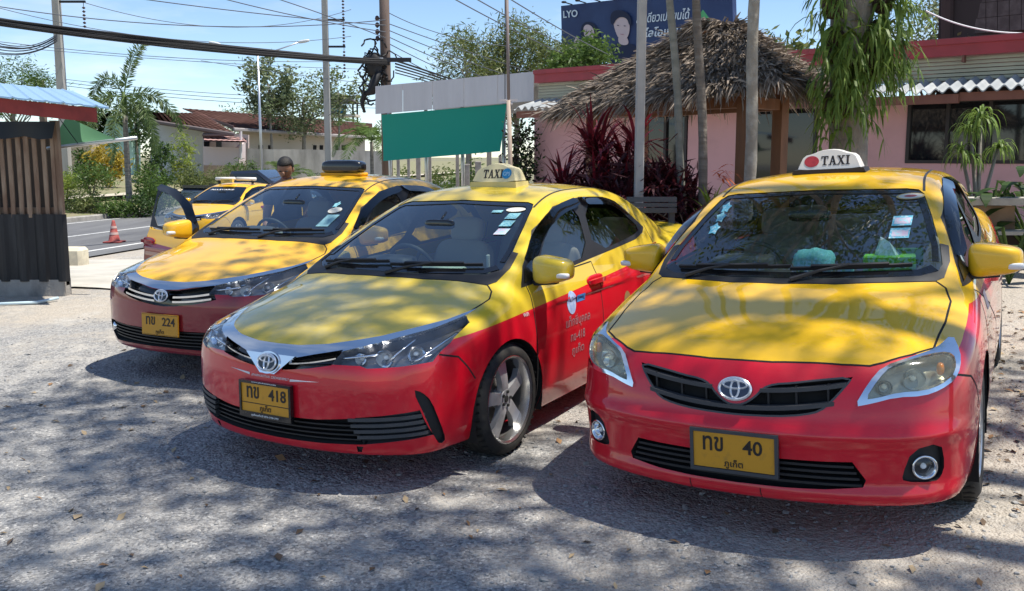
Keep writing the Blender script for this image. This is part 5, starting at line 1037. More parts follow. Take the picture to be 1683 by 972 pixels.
def bisect_poly(bm,view,poly):
    a,b,c=AX[view]; us=[p[0] for p in poly]; vs=[p[1] for p in poly]
    u0,u1,v0,v1=min(us),max(us),min(vs),max(vs)
    cand=set()
    for f in bm.faces:
        co=f.verts[0].co
        if not(u0-.06<co[a]<u1+.06 and v0-.06<co[b]<v1+.06): continue
        n=f.normal
        if view=='F' and (n.x<.03 or co.x<-1.35): continue
        if view=='R' and (n.x>-.03 or co.x>-1.8): continue
        if view=='S' and n.y<.03: continue
        if view=='T' and n.z<.15: continue
        cand.add(f)
    m=len(poly)
    for i in range(m):
        p=poly[i];q=poly[(i+1)%m]; du,dv=q[0]-p[0],q[1]-p[1]; L=math.hypot(du,dv)
        if L<1e-6: continue
        nu,nv=dv/L,-du/L
        e=1e-4; lu,hu=min(p[0],q[0])-e,max(p[0],q[0])+e; lv,hv=min(p[1],q[1])-e,max(p[1],q[1])+e
        sub=[]
        for f in cand:
            fu=[w.co[a] for w in f.verts]; 
            if min(fu)>hu or max(fu)<lu: continue
            fv=[w.co[b] for w in f.verts]
            if min(fv)>hv or max(fv)<lv: continue
            d=[(x-p[0])*nu+(y-p[1])*nv for x,y in zip(fu,fv)]
            if min(d)<-1e-5 and max(d)>1e-5: sub.append(f)
        if not sub: continue
        co=[0,0,0];no=[0,0,0]; co[a],co[b]=p; no[a],no[b]=nu,nv
        es=set(x for f in sub for x in f.edges); vsx=set(x for f in sub for x in f.verts)
        r=bmesh.ops.bisect_plane(bm,geom=sub+list(es)+list(vsx),dist=1e-5,plane_co=co,plane_no=no)
        for g in r['geom']:
            if isinstance(g,bmesh.types.BMFace): cand.add(g)
BASES={}
def base_bm(key,shape,h=.024):
    if key not in BASES:
        X,F=surface_nets(shape,(-3.85,-h*2.5,.05),(1.12,1.05,1.62),h)
        me=bpy.data.meshes.new('t'); me.from_pydata(X.tolist(),[],F.tolist())
        bm=bmesh.new(); bm.from_mesh(me); bpy.data.meshes.remove(me)
        bmesh.ops.bisect_plane(bm,geom=bm.verts[:]+bm.edges[:]+bm.faces[:],dist=1e-5,plane_co=(0,0,0),plane_no=(0,1,0),clear_inner=True)
        for v in bm.verts:
            if abs(v.co.y)<1e-4: v.co.y=0
        bm.normal_update(); BASES[key]=bm
    return BASES[key].copy()
class Shell:
    """half shell cut by view-projected outlines; regions become separate parts"""
    def __init__(s,key,shape,regions):
        s.sh=shape; bm=base_bm(key,shape)
        for name,view,poly in regions:
            if callable(poly) or view is None: continue
            bisect_poly(bm,view[0],poly)
        bm.normal_update(); bm.verts.ensure_lookup_table(); bm.verts.index_update()
        s.V=np.array([v.co[:] for v in bm.verts]); s.F=[tuple(v.index for v in f.verts) for f in bm.faces]
        C=np.array([f.calc_center_median()[:] for f in bm.faces]); N=np.array([f.normal[:] for f in bm.faces]); bm.free()
        s.reg=np.array(['body']*len(s.F),dtype=object); done=np.zeros(len(s.F),bool)
        for name,view,poly in regions:
            if callable(poly): m=poly(C,N)
            else:
                a,b,c=AX[view[0]]; m=inpoly(C[:,a],C[:,b],poly)
                if len(view)==1: m&=viewsel(view,N,C)
            m&=~done; s.reg[m]=name; done|=m
        g=shape.grad(s.V); s.N=g/(np.linalg.norm(g,axis=1,keepdims=True)+1e-9)
    def part(s,names,obj,mats,parent,side=0,off=0.,wall=0.,noff=None,name_off=None):
        """side 0 both halves welded, +1 left, -1 right. off moves along the normal; wall>0 adds an edge returning inward by wall"""
        names=[names] if isinstance(names,str) else names
        F=[f for f,r in zip(s.F,s.reg) if r in names]
        if not F: return None
        used=sorted(set(i for f in F for i in f)); mp={k:i for i,k in enumerate(used)}
        V=s.V[used]; N=s.N[used]; F=[tuple(mp[i] for i in f) for f in F]
        if wall:
            cnt={}
            for f in F:
                for i in range(len(f)):
                    e=(f[i],f[(i+1)%len(f)]); cnt[e]=cnt.get(e,0)+1
            B=[e for e in cnt if (e[1],e[0]) not in cnt and not(abs(V[e[0],1])<1e-5 and abs(V[e[1],1])<1e-5)]
            Vo=V+N*off; bv=sorted(set(i for e in B for i in e)); o=len(V); bm={k:o+i for i,k in enumerate(bv)}; bt={k:o+len(bv)+i for i,k in enumerate(bv)}
            V2=np.concatenate([Vo,Vo[bv],Vo[bv]-N[bv]*wall]) if len(bv) else Vo
            F2=F+[(bm[a],bt[a],bt[b],bm[b]) for a,b in B]
            nmain=len(F)
        else: V2=V+N*off; F2=F; nmain=len(F)
        def emit(sgn): 
            W=V2.copy(); W[:,1]*=sgn
            return W,[f if sgn>0 else f[::-1] for f in F2]
        if side==0:
            W1,G1=emit(1); W2,G2=emit(-1); k=len(W1)
            W=np.concatenate([W1,W2]); mirror={k+i:(i if abs(W1[i,1])<1e-5 else k+i) for i in range(k)}
            G=G1+[tuple(mirror[i+k] for i in f) for f in G2]
            ng=[(i<nmain) for i in range(len(G1))]*2
        else: W,G=emit(side); ng=[(i<nmain) for i in range(len(G))]
        us=sorted(set(i for f in G for i in f)); rm={q:i for i,q in enumerate(us)}; W=W[us]; G=[tuple(rm[i] for i in f) for f in G]
        G2=[];n2=[]
        for f,a in zip(G,ng):
            f=tuple(dict.fromkeys(f))
            if len(f)>2: G2.append(f); n2.append(a)
        me=bpy.data.meshes.new(obj); me.from_pydata(W.tolist(),[],G2)
        for m in (mats if isinstance(mats,(list,tuple)) else [mats]): me.materials.append(m)
        me.polygons.foreach_set('use_smooth',n2)
        # smooth shading straight from the body's own curvature
        gg=s.sh.grad(W-0*W); gg/=np.linalg.norm(gg,axis=1,keepdims=True)+1e-9
        if not wall: me.normals_split_custom_set_from_vertices(gg.tolist())
        me.update()
        return link(obj,me,parent)
def cast(shape,view,uv,side=1,lo=None):
    """3-D points of the shell seen at view coordinates"""
    uv=np.atleast_2d(np.array(uv,float)); n=len(uv)
    rng={'F':(1.12,-1.5),'R':(-3.9,-1.6),'S':(1.05,.1),'T':(1.65,.3)}[view]
    a,b,c=AX[view]; t=np.linspace(rng[0],rng[1],300)
    P=np.zeros((n,300,3)); P[...,a]=uv[:,:1]; P[...,b]=uv[:,1:2]; P[...,c]=t[None]*(side if view=='S' else 1)
    v=shape(P); k=np.argmax(v<0,axis=1); k=np.maximum(k,1)
    t0=t[k-1].copy(); t1=t[k].copy()
    Q=np.zeros((n,3)); Q[:,a]=uv[:,0]; Q[:,b]=uv[:,1]
    for _ in range(26):
        tm=(t0+t1)/2; Q[:,c]=tm*(side if view=='S' else 1); ins=shape(Q)<0
        t1=np.where(ins,tm,t1); t0=np.where(ins,t0,tm)
    Q[:,c]=t1*(side if view=='S' else 1); return Q
def nrm(shape,P):
    g=shape.grad(P); return g/(np.linalg.norm(g,axis=1,keepdims=True)+1e-9)
def dense(path,step=.03,closed=False):
    P=[np.array(p,float) for p in path]; 
    if closed: P=P+[P[0]]
    out=[P[0]]
    for a,b in zip(P[:-1],P[1:]):
        k=max(1,int(np.ceil(np.linalg.norm(b-a)/step)))
        out+=[a+(b-a)*i/k for i in range(1,k+1)]
    return np.array(out)
def strip(mb,shape,view,path,w,h=.002,off=0.,side=1,closed=False,step=.03,mi=None,pts=None):
    """raised band following the shell along a view-space path"""
    Q=cast(shape,view,dense(path,step,closed),side) if pts is None else pts
    N=nrm(shape,Q); T=np.gradient(Q,axis=0); T/=np.linalg.norm(T,axis=1,keepdims=True)+1e-9
    S=np.cross(N,T); S/=np.linalg.norm(S,axis=1,keepdims=True)+1e-9
    mb.sweep(Q+N*(off+h/2-.001),S,N,w,h+.002,mi)
def patch(mb,shape,view,poly,off=.002,side=1,mi=None):
    """flat sticker following the shell: fan from the centroid"""
    P=np.array(poly,float); c=P.mean(0); n=len(P); rings=[c[None],c+(P-c)*.5,P]
    Q=cast(shape,view,np.concatenate(rings),side); Q=Q+nrm(shape,Q)*off
    F=[(0,1+i,1+(i+1)%n) for i in range(n)]+[(1+i,1+n+i,1+n+(i+1)%n,1+(i+1)%n) for i in range(n)]
    mb.add(Q,F,mi)
def ring_band(mb,M,cx,cy,rx,ry,w,h,n=40,mi=None,rot=0.):
    """elliptical ring of band width w, height h on plane map M"""
    o=ellipse(cx,cy,rx,ry,n,rot); i=ellipse(cx,cy,rx-w,ry-w,n,rot); mid=ellipse(cx,cy,rx-w/2,ry-w/2,n,rot)
    V=[M(a,b,0) for a,b in o]+[M(a,b,h) for a,b in mid]+[M(a,b,0) for a,b in i]
    F=[(k,(k+1)%n,n+(k+1)%n,n+k) for k in range(n)]+[(n+k,n+(k+1)%n,2*n+(k+1)%n,2*n+k) for k in range(n)]
    mb.add(V,F,mi)
def paint(name,upper,lower,line=None,rough=.32,coat=.9,dull_sky=None):
    """two-tone taxi paint: upper colour above the painted line z=a+b*max(x,x0), lower colour beneath"""
    if name in MATS: return MATS[name]
    m=mat(name,upper,max(rough,.45),spec=.25,coat=1.,coat_r=.02); nt=m.node_tree; b=nt.nodes['Principled BSDF']
    tc=nt.nodes.new('ShaderNodeTexCoord')
    n=nt.nodes.new('ShaderNodeTexNoise'); n.inputs['Scale'].default_value=3.; n.inputs['Detail'].default_value=8; n.inputs['Roughness'].default_value=.7; nt.links.new(tc.outputs['Object'],n.inputs['Vector'])
    col=None
    if line is not None:
        sp=nt.nodes.new('ShaderNodeSeparateXYZ'); nt.links.new(tc.outputs['Object'],sp.inputs[0])
        mx=nt.nodes.new('ShaderNodeMath'); mx.operation='MAXIMUM'; mx.inputs[1].default_value=line[2]; nt.links.new(sp.outputs['X'],mx.inputs[0])
        ma=nt.nodes.new('ShaderNodeMath'); ma.operation='MULTIPLY_ADD'; ma.inputs[1].default_value=line[1]; ma.inputs[2].default_value=line[0]; nt.links.new(mx.outputs[0],ma.inputs[0])
        gt=nt.nodes.new('ShaderNodeMath'); gt.operation='GREATER_THAN'; nt.links.new(sp.outputs['Z'],gt.inputs[0]); nt.links.new(ma.outputs[0],gt.inputs[1])
        mix=nt.nodes.new('ShaderNodeMix'); mix.data_type='RGBA'; mix.inputs[6].default_value=(*lower,1); mix.inputs[7].default_value=(*upper,1); nt.links.new(gt.outputs[0],mix.inputs[0]); col=mix.outputs[2]
    # thin road dust; the override paints pale reflected sky and dulled finish into the colour
    r=nt.nodes.new('ShaderNodeMapRange'); r.inputs[1].default_value=.45; r.inputs[2].default_value=.8; r.inputs[4].default_value=.07 if not dull_sky else dull_sky[1]; nt.links.new(n.outputs['Fac'],r.inputs[0])
    m2=nt.nodes.new('ShaderNodeMix'); m2.data_type='RGBA'; m2.inputs[7].default_value=(*(dull_sky[0] if dull_sky else (.42,.36,.26)),1); m2.inputs[6].default_value=(*upper,1)
    if col: nt.links.new(col,m2.inputs[6])
    nt.links.new(r.outputs[0],m2.inputs[0]); nt.links.new(m2.outputs[2],b.inputs['Base Color'])
    r2=nt.nodes.new('ShaderNodeMapRange'); r2.inputs[1].default_value=.3; r2.inputs[2].default_value=.75; r2.inputs[3].default_value=.006; r2.inputs[4].default_value=.045; nt.links.new(n.outputs['Fac'],r2.inputs[0]); nt.links.new(r2.outputs[0],b.inputs['Coat Roughness'])
    return m
# ---------------------------------------------------------------- taxis
M_black=mat('black_plastic',(.018,.018,.02),.5); M_gloss=mat('gloss_black',(.008,.008,.009),.12,coat=.5); M_dark=mat('underbody_dark',(.012,.012,.012),.9)
M_chrome=mat('chrome',(.78,.79,.80),.09,1.); M_tyre=mat('tyre_rubber',(.022,.021,.02),.82,noise=(14,(.06,.055,.045),.45,.75)); M_grey=mat('grey_plastic',(.055,.057,.062),.45)
M_lens=glassmat('lamp_lens',(.93,.94,.95),1.,.02); M_lens_old=glassmat('lamp_lens_yellowed',(.90,.90,.78),.9,.06); _nt=M_lens_old.node_tree; _d=_nt.nodes.new('ShaderNodeBsdfDiffuse'); _d.inputs[0].default_value=(.62,.61,.50,1); _x=_nt.nodes.new('ShaderNodeMixShader'); _x.inputs[0].default_value=.14; _o=[n for n in _nt.nodes if n.type=='OUTPUT_MATERIAL'][0]; _s=_o.inputs[0].links[0].from_socket; _nt.links.new(_s,_x.inputs[1]); _nt.links.new(_d.outputs[0],_x.inputs[2]); _nt.links.new(_x.outputs[0],_o.inputs[0])
M_ws=glassmat('windscreen_glass',(.72,.82,.80),1.,.0,2.3); M_side=glassmat('side_glass',(.52,.57,.57),1.,.0,1.8); M_tint=glassmat('tinted_glass',(.05,.06,.075),1.,.0,1.9)
M_visor=glassmat('smoked_visor',(.06,.06,.07),1.,.03,1.6)
M_refl=mat('lamp_reflector',(.85,.86,.88),.12,1.); M_amber=mat('amber_lens',(.75,.25,.03),.2,coat=1.); M_red_lens=mat('red_lens',(.45,.01,.01),.15,coat=1.); M_mirror=mat('mirror_glass',(.8,.8,.82),.02,1.)
M_dash=mat('dashboard',(.07,.072,.078),.6); M_beige=mat('beige_leather',(.58,.50,.40),.55,bump=(60,.15,.004)); M_cloth=mat('grey_cloth',(.30,.29,.28),.85); M_headl=mat('headliner',(.45,.43,.39),.9)
M_plate=mat('plate_orange',(.62,.29,.02),.38,noise=(22,(.42,.21,.03),.55,.8)); M_ink=mat('black_ink',(.02,.014,.012),.5); M_white=mat('white_paint',(.78,.78,.76),.4); M_alloy=mat('gunmetal_alloy',(.50,.50,.51),.33,.5,noise=(9,(.32,.31,.30),.5,.75)); M_lip=mat('polished_lip',(.62,.61,.59),.22,.95); M_silver=mat('silver_alloy',(.48,.48,.49),.3,.8)
M_disc=mat('brake_disc',(.18,.17,.16),.4,.9)
def rnd(p,it=1): return chaikin(p,it)
def regions_A(front):
    dlo_f=[(-.25,.935),(-.36,1.045),(-.66,1.228),(-1.0,1.352),(-1.30,1.388),(-1.375,1.39),(-1.225,1.0),(-.75,.97),(-.60,.95)]
    dlo_r=[(-1.375,1.39),(-1.45,1.392),(-1.80,1.375),(-1.98,1.335),(-2.12,1.25),(-2.33,1.115),(-2.26,1.078),(-2.06,1.045),(-1.225,1.0)]
    gl_f=[(-.47,.985),(-.60,1.10),(-.75,1.195),(-1.02,1.308),(-1.31,1.348),(-1.20,1.022),(-.75,.995)]
    gl_r=[(-1.295,1.028),(-1.42,1.350),(-1.80,1.334),(-1.95,1.292),(-2.06,1.225),(-2.235,1.112),(-2.03,1.072)]
    ws=symy([(0,1.012),(.30,1.012),(.62,1.012),(.690,1.035),(.665,1.12),(.60,1.25),(.545,1.345),(.52,1.372),(.47,1.384),(0,1.398)])
    hood=symT([(.878,0),(.862,.141),(.824,.302),(.782,.408),(.69,.521),(.514,.626),(.361,.700),(.189,.742),(.0,.752),(-.063,.728),(-.098,.681),(-.075,.5),(-.035,.28),(-.02,0)])
    cowl=symT([(-.02,0),(-.035,.28),(-.075,.5),(-.098,.681),(-.14,.715),(-.28,.725),(-.42,.70),(-.32,0)])
    R=[('arch','S',ellipse(0,.327,.362,.362,44)),('arch','S',ellipse(-2.7,.327,.362,.362,44)),
       ('windscreen','F',ws),
       ('rear_glass','R',symy([(0,1.10),(.45,1.095),(.60,1.105),(.54,1.22),(.47,1.34),(.42,1.36),(0,1.375)])),
       ('glass_f','S',rnd(gl_f)),('glass_r','S',rnd(gl_r)),('trim_f','S',dlo_f),('trim_r','S',dlo_r)]
    hl=[(.375,.690),(.405,.745),(.521,.773),(.626,.799),(.700,.818),(.753,.852),(.800,.828),(.822,.762),(.802,.692),(.68,.682),(.556,.677),(.521,.689)]
    R+=[('headlight','F',hl)]
    if front=='17':
        R+=[('grille','F',symy([(0,.69),(.127,.699),(.26,.726),(.408,.752),(.375,.686),(.25,.664),(.115,.647),(0,.635)][::-1])),
            ('chrome','F',symy([(0,.755),(.141,.757),(.302,.77),(.408,.785),(.521,.80),(.626,.824),(.70,.842),(.756,.872),(.753,.850),(.700,.816),(.626,.797),(.521,.771),(.405,.743),(.26,.724),(.127,.697),(0,.688)])),
            ('vent','F',[(.50,.434),(.637,.447),(.768,.462),(.80,.325),(.522,.294)]),
            ('blade','F',rnd([(.745,.57),(.778,.55),(.803,.50),(.822,.374),(.822,.285),(.807,.262),(.801,.31),(.786,.417)])),
            ('intake','F',symy([(0,.405),(.30,.412),(.51,.432),(.535,.294),(.30,.284),(0,.28)])),
            ('lip_gap','F',[(.484,.282),(.518,.282),(.502,.250),(.482,.250)])]
    else:
        R+=[('grille','F',symy([(0,.700),(.127,.706),(.26,.728),(.398,.745),(.442,.655),(.36,.632),(.246,.61),(.10,.593),(0,.588)])),
            ('chrome','F',symy([(0,.755),(.141,.757),(.302,.77),(.408,.785),(.521,.80),(.626,.824),(.70,.842),(.756,.872),(.753,.850),(.700,.816),(.626,.797),(.521,.771),(.405,.743),(.26,.730),(.127,.71),(0,.702)])),
            ('intake','F',symy(rnd([(0,.415),(.40,.418),(.62,.43),(.70,.42),(.70,.33),(.62,.27),(.40,.277),(0,.28)],0)))]
    R+=[('hood','T',hood),('cowl','T',cowl),
        ('tail','R',[(.45,.80),(.52,.95),(.70,.99),(.84,.98),(.86,.80),(.70,.78)]),
        ('door_f','S',[(-.30,.285),(-.292,.60),(-.285,.82),(-.305,.94),(-.40,.96),(-1.19,.98),(-1.225,1.0),(-1.21,.60),(-1.215,.285)]),
        ('door_r','S',[(-1.215,.285),(-1.21,.60),(-1.225,1.0),(-1.375,1.39),(-1.385,1.416),(-1.86,1.402),(-2.05,1.345),(-2.36,1.13),(-2.40,1.0),(-2.375,.78),(-2.27,.58),(-2.13,.42),(-2.05,.285)]),
        ('bumper','S!',[(1.3,.0),(1.3,1.0),(.58,1.0),(.58,.72),(.47,.69),(.40,.62),(.34,.54),(.20,.0)]),
        ('fender','S',[(.58,.0),(.58,1.0),(-.11,1.0),(-.305,.94),(-.285,.82),(-.292,.60),(-.30,.285),(-.30,.0)])]
    return R
def regions_B():
    dlo_f=[(-.14,.955),(-.28,1.05),(-.60,1.235),(-.93,1.358),(-1.25,1.398),(-1.32,1.40),(-1.17,1.0),(-.70,.975),(-.45,.955)]
    dlo_r=[(-1.32,1.40),(-1.40,1.402),(-1.72,1.386),(-1.90,1.34),(-2.04,1.25),(-2.24,1.12),(-2.18,1.085),(-2.0,1.05),(-1.17,1.0)]
    gl_f=[(-.38,.99),(-.52,1.10),(-.68,1.20),(-.95,1.315),(-1.26,1.358),(-1.145,1.025),(-.70,1.0)]
    gl_r=[(-1.24,1.03),(-1.365,1.36),(-1.72,1.345),(-1.87,1.30),(-1.98,1.225),(-2.15,1.115),(-1.95,1.075)]
    ws=symy([(0,1.000),(.30,1.000),(.60,1.005),(.672,1.02),(.686,1.045),(.665,1.12),(.605,1.25),(.552,1.345),(.52,1.366),(.46,1.374),(0,1.384)])
    hood=symT([(.777,0),(.775,.131),(.762,.25),(.743,.40),(.722,.50),(.693,.547),(.611,.641),(.524,.714),(.40,.722),(.269,.736),(.04,.740),(-.065,.712),(-.095,.668),(-.035,.49),(.035,.25),(.055,0)])
    cowl=symT([(.055,0),(.035,.25),(-.035,.49),(-.095,.668),(-.13,.70),(-.26,.715),(-.38,.70),(-.25,0)])
    hl=[(.455,.624),(.503,.712),(.546,.762),(.641,.787),(.721,.803),(.768,.832),(.800,.790),(.803,.738),(.786,.700),(.743,.675),(.689,.659),(.601,.660),(.512,.636)]
    lens=[(.492,.652),(.537,.725),(.574,.762),(.662,.784),(.735,.794),(.779,.785),(.790,.750),(.779,.715),(.745,.693),(.688,.677),(.610,.677),(.530,.656)]
    R=[('arch','S',ellipse(0,.327,.362,.362,44)),('arch','S',ellipse(-2.6,.327,.362,.362,44)),
       ('windscreen','F',ws),
       ('rear_glass','R',symy([(0,1.11),(.45,1.105),(.60,1.115),(.54,1.23),(.47,1.35),(.42,1.37),(0,1.385)])),
       ('glass_f','S',rnd(gl_f)),('glass_r','S',rnd(gl_r)),('trim_f','S',dlo_f),('trim_r','S',dlo_r),
       ('headlight','F',rnd(lens)),('hl_rim','F',rnd(hl)),
       ('grille','F',symy([(0,.606),(.036,.612),(.080,.642),(.112,.680),(.155,.697),(.225,.704),(.30,.716),(.447,.732),(.415,.69),(.375,.643),(.335,.604),(.27,.586),(.167,.574),(0,.568)])),
       ('intake','F',symy(rnd([(0,.40),(.20,.40),(.35,.402),(.45,.405),(.497,.33),(.487,.302),(.35,.288),(.20,.282),(0,.28)],0))),
       ('fog','F',rnd([(.657,.455),(.752,.478),(.765,.38),(.752,.330),(.732,.315),(.627,.325),(.622,.35)],1)),
       ('hood','T',hood),('cowl','T',cowl),
       ('tail','R',[(.45,.80),(.52,.95),(.70,.99),(.84,.98),(.86,.80),(.70,.78)]),
       ('door_f','S',[(-.24,.285),(-.232,.60),(-.225,.82),(-.215,.93),(-.26,1.075),(-.58,1.268),(-.92,1.39),(-1.25,1.425),(-1.33,1.425),(-1.32,1.40),(-1.17,1.0),(-1.155,.60),(-1.16,.285)]),
       ('door_r','S',[(-1.16,.285),(-1.155,.60),(-1.17,1.0),(-1.32,1.40),(-1.33,1.425),(-1.78,1.412),(-1.97,1.35),(-2.27,1.135),(-2.31,1.0),(-2.285,.78),(-2.18,.58),(-2.04,.42),(-1.96,.285)]),
       ('bumper','S!',[(1.3,.0),(1.3,1.0),(.60,1.0),(.60,.70),(.47,.68),(.40,.62),(.34,.54),(.20,.0)]),
       ('fender','S',[(.60,.0),(.60,1.0),(-.12,1.0),(-.215,.93),(-.225,.82),(-.232,.60),(-.24,.285),(-.24,.0)])]
    return R
def plane_at(shape,y,z,off=.0,tilt=None):
    P=cast(shape,'F',[(y,z)])[0]; n=nrm(shape,P[None])[0]
    if tilt is not None: n=np.array([math.cos(tilt),0,math.sin(tilt)])
    n=n/np.linalg.norm(n); u=np.array([0,1.,0]); u=u-n*(u@n); u/=np.linalg.norm(u); w=np.cross(n,u); P=P+n*off
    return lambda a,b,d: P+u*a+w*b+n*d
def emblem(root,shape,z,s,backing,off):
    M=plane_at(shape,0,z,off)
    b=MB(); b.prism(ellipse(0,0,.070*s,.049*s,36),M,-.012,.004)
    e=b.build('badge',backing,root,angle=40)
    r=MB(); M2=lambda a,b_,d: M(a,b_,d+.004)
    ring_band(r,M2,0,0,.070*s,.049*s,.0115*s,.006); ring_band(r,M2,0,0,.0215*s,.041*s,.0095*s,.0065); ring_band(r,M2,0,.0165*s,.053*s,.0205*s,.0095*s,.0075)
    r.build('badge_ring',mat('badge_silver',(.80,.81,.83),.28,.55),e,angle=50)
def number_plate(root,shape,y,z,line2,frame,w=.34,h=.155,x=None,line=False,extra=False,tilt=.03,roll=0.):
    P=cast(shape,'F',[(y,z)])[0]; X=P[0]+.022 if x is None else x
    n=np.array([math.cos(tilt),0,math.sin(tilt)]); w0=np.array([-math.sin(tilt),0,math.cos(tilt)]); u0=np.array([0,1.,0])
    u=u0*math.cos(roll)+w0*math.sin(roll); ww=w0*math.cos(roll)-u0*math.sin(roll)
    M=lambda a,b,d: np.array([X,y,z])+u*a+ww*b+n*d
    b=MB(); b.prism(chaikin(rect(-w/2,-h/2,w/2,h/2),1) if False else rect(-w/2,-h/2,w/2,h/2),M,-.012,.0)
    pl=b.build('number_plate',M_plate,root)
    if frame:
        f=MB(); t=frame; g=.024 if extra else t
        f.prism(rect(-w/2-t,h/2-.004,w/2+t,h/2+t),M,-.016,.006); f.prism(rect(-w/2-t,-h/2-g,w/2+t,-h/2+.004),M,-.016,.006)
        f.prism(rect(-w/2-t,-h/2+.004,-w/2+.004,h/2-.004),M,-.016,.006); f.prism(rect(w/2-.004,-h/2+.004,w/2+t,h/2-.004),M,-.016,.006)
        f.build('plate_frame',M_gloss if extra else M_grey,pl)
        if extra:
            f=MB(); M3=lambda a,b,d: M(a,b,d+.0065)
            text_on(f,'ภูเก็ตแท็กซี่ 076-398-393',M3,.014,.19,cy=-h/2-.011); text_on(f,'www.phukettaxi.com',M3,.008,.17,cy=h/2+.006); f.build('frame_lettering',M_white,pl)
    l=MB(); M2=lambda a,b,d: M(a,b,d+.0005)
    text_on(l,'ทข',M2,.062,.085,cx=-.085,cy=.028,bold=.015); text_on(l,line2,M2,.060,.040*len(line2),cx=.085-.006*(3-len(line2)),cy=.026,bold=.015); text_on(l,'ภูเก็ต',M2,.040,.078,cy=-.052,bold=.008)
    if line: l.prism(rect(-w/2,-.030,w/2,-.026),M2,0,.001)
    else: 
        for t in(-1,1): l.prism(rect(-w/2+.004,t*(h/2-.005)-.001,w/2-.004,t*(h/2-.005)+.001),M2,0,.001)
    l.build('plate_lettering',M_ink,pl)
def wheel(root,x,y,z,kind,rad=.312,steer=0.):
    sg=1 if y>0 else -1
    w=empty('wheel',(x,y,z),0,parent=root); w.rotation_euler=(0,0,(0 if sg>0 else math.pi)+steer)
    # local frame: +y is the outer face
    R=rad; wd=.205; ri=.246 if kind=='dish' else .203
    t=MB(); t.lathe([(ri,wd/2-.012),(ri+.012,wd/2),(max(ri+.02,R-.045),wd/2+.006),(R-.016,wd/2-.012),(R-.003,wd/2-.034),(R,.06),(R,.0),(R,-.06),(R-.003,-wd/2+.034),(R-.016,-wd/2+.012),(max(ri+.02,R-.045),-wd/2-.006),(ri,-wd/2)],48,axis='y')
    t.v=[(a,-b,c) for a,b,c in t.v]; t.build('tyre',M_tyre,w,smooth=True,fix=True)
    g=MB()
    for k in range(44):
        a=2*math.pi*k/44
        for s in(-1,1): g.box((R*math.cos(a)-.0*s,s*.07,R*math.sin(a)),(.003,.05,.012),R=roty(-a)@rotx(s*.35))
    for q in(-.035,.0,.035): g.lathe([(R+.0008,q-.004),(R+.0008,q+.004)],48,axis='y')
    g.build('tread',M_dark,w)
    r=MB(); o=wd/2-.004
    if kind=='dish':
        r.lathe([(ri+.004,o),(ri-.006,o+.004),(ri-.018,o-.006),(ri-.024,o-.030),(ri-.030,o-.060)],48,axis='y',mi=1); r.lathe([(ri-.030,o-.060),(ri-.036,o-.15),(ri-.02,-wd/2)],48,axis='y',mi=3)
        for k in range(5):
            a=2*math.pi*(k+.17)/5; d=np.array([math.cos(a),0,math.sin(a)]); s=np.array([-math.sin(a),0,math.cos(a)])
            rr=[.030,.06,.11,.16,ri-.030]; yy=[o-.052,o-.046,o-.046,o-.052,o-.066]; ww=[.066,.066,.064,.074,.104]
            r.sweep([d*q+np.array([0,yv,0]) for q,yv in zip(rr,yy)],s,(0,1,0),ww,.034,0)
        r.lathe([(.0,o-.030),(.050,o-.030),(.062,o-.044),(.062,o-.11)],24,axis='y',mi=0)
        for k in range(5):
            a=2*math.pi*(k+.5)/5; r.lathe([(0,o-.020),(.009,o-.020),(.009,o-.05)],8,c=(.040*math.cos(a),0,.040*math.sin(a)),axis='y',mi=2)
        r.lathe([(0,o-.024),(.019,o-.025),(.022,o-.05)],16,axis='y',mi=2)
        r.build('rim',[M_alloy,M_lip,M_dark,mat('rim_barrel',(.10,.098,.095),.5,.5)],w,angle=35,fix=True)
    else:
        r.lathe([(ri+.004,o),(ri-.006,o+.004),(ri-.016,o-.006),(ri-.022,o-.05),(ri-.03,-wd/2)],40,axis='y')
        for k in range(10):
            a=2*math.pi*k/10; d=np.array([math.cos(a),0,math.sin(a)]); s=np.array([-math.sin(a),0,math.cos(a)])
            r.sweep([d*q+np.array([0,yv,0]) for q,yv in zip([.03,.09,.15,ri-.012],[o-.012,o-.008,o-.012,o-.014])],s,(0,1,0),[.03,.028,.03,.042],.022)
        r.lathe([(0,o+.004),(.045,o+.002),(.05,o-.03)],20,axis='y')
        r.build('rim',M_silver,w,angle=35,fix=True)
    b=MB(); b.lathe([(0,-.01),(.14,-.01),(.14,.015),(0,.015)],28,axis='y'); b.build('brake_disc',M_disc,w,angle=40)
    return w
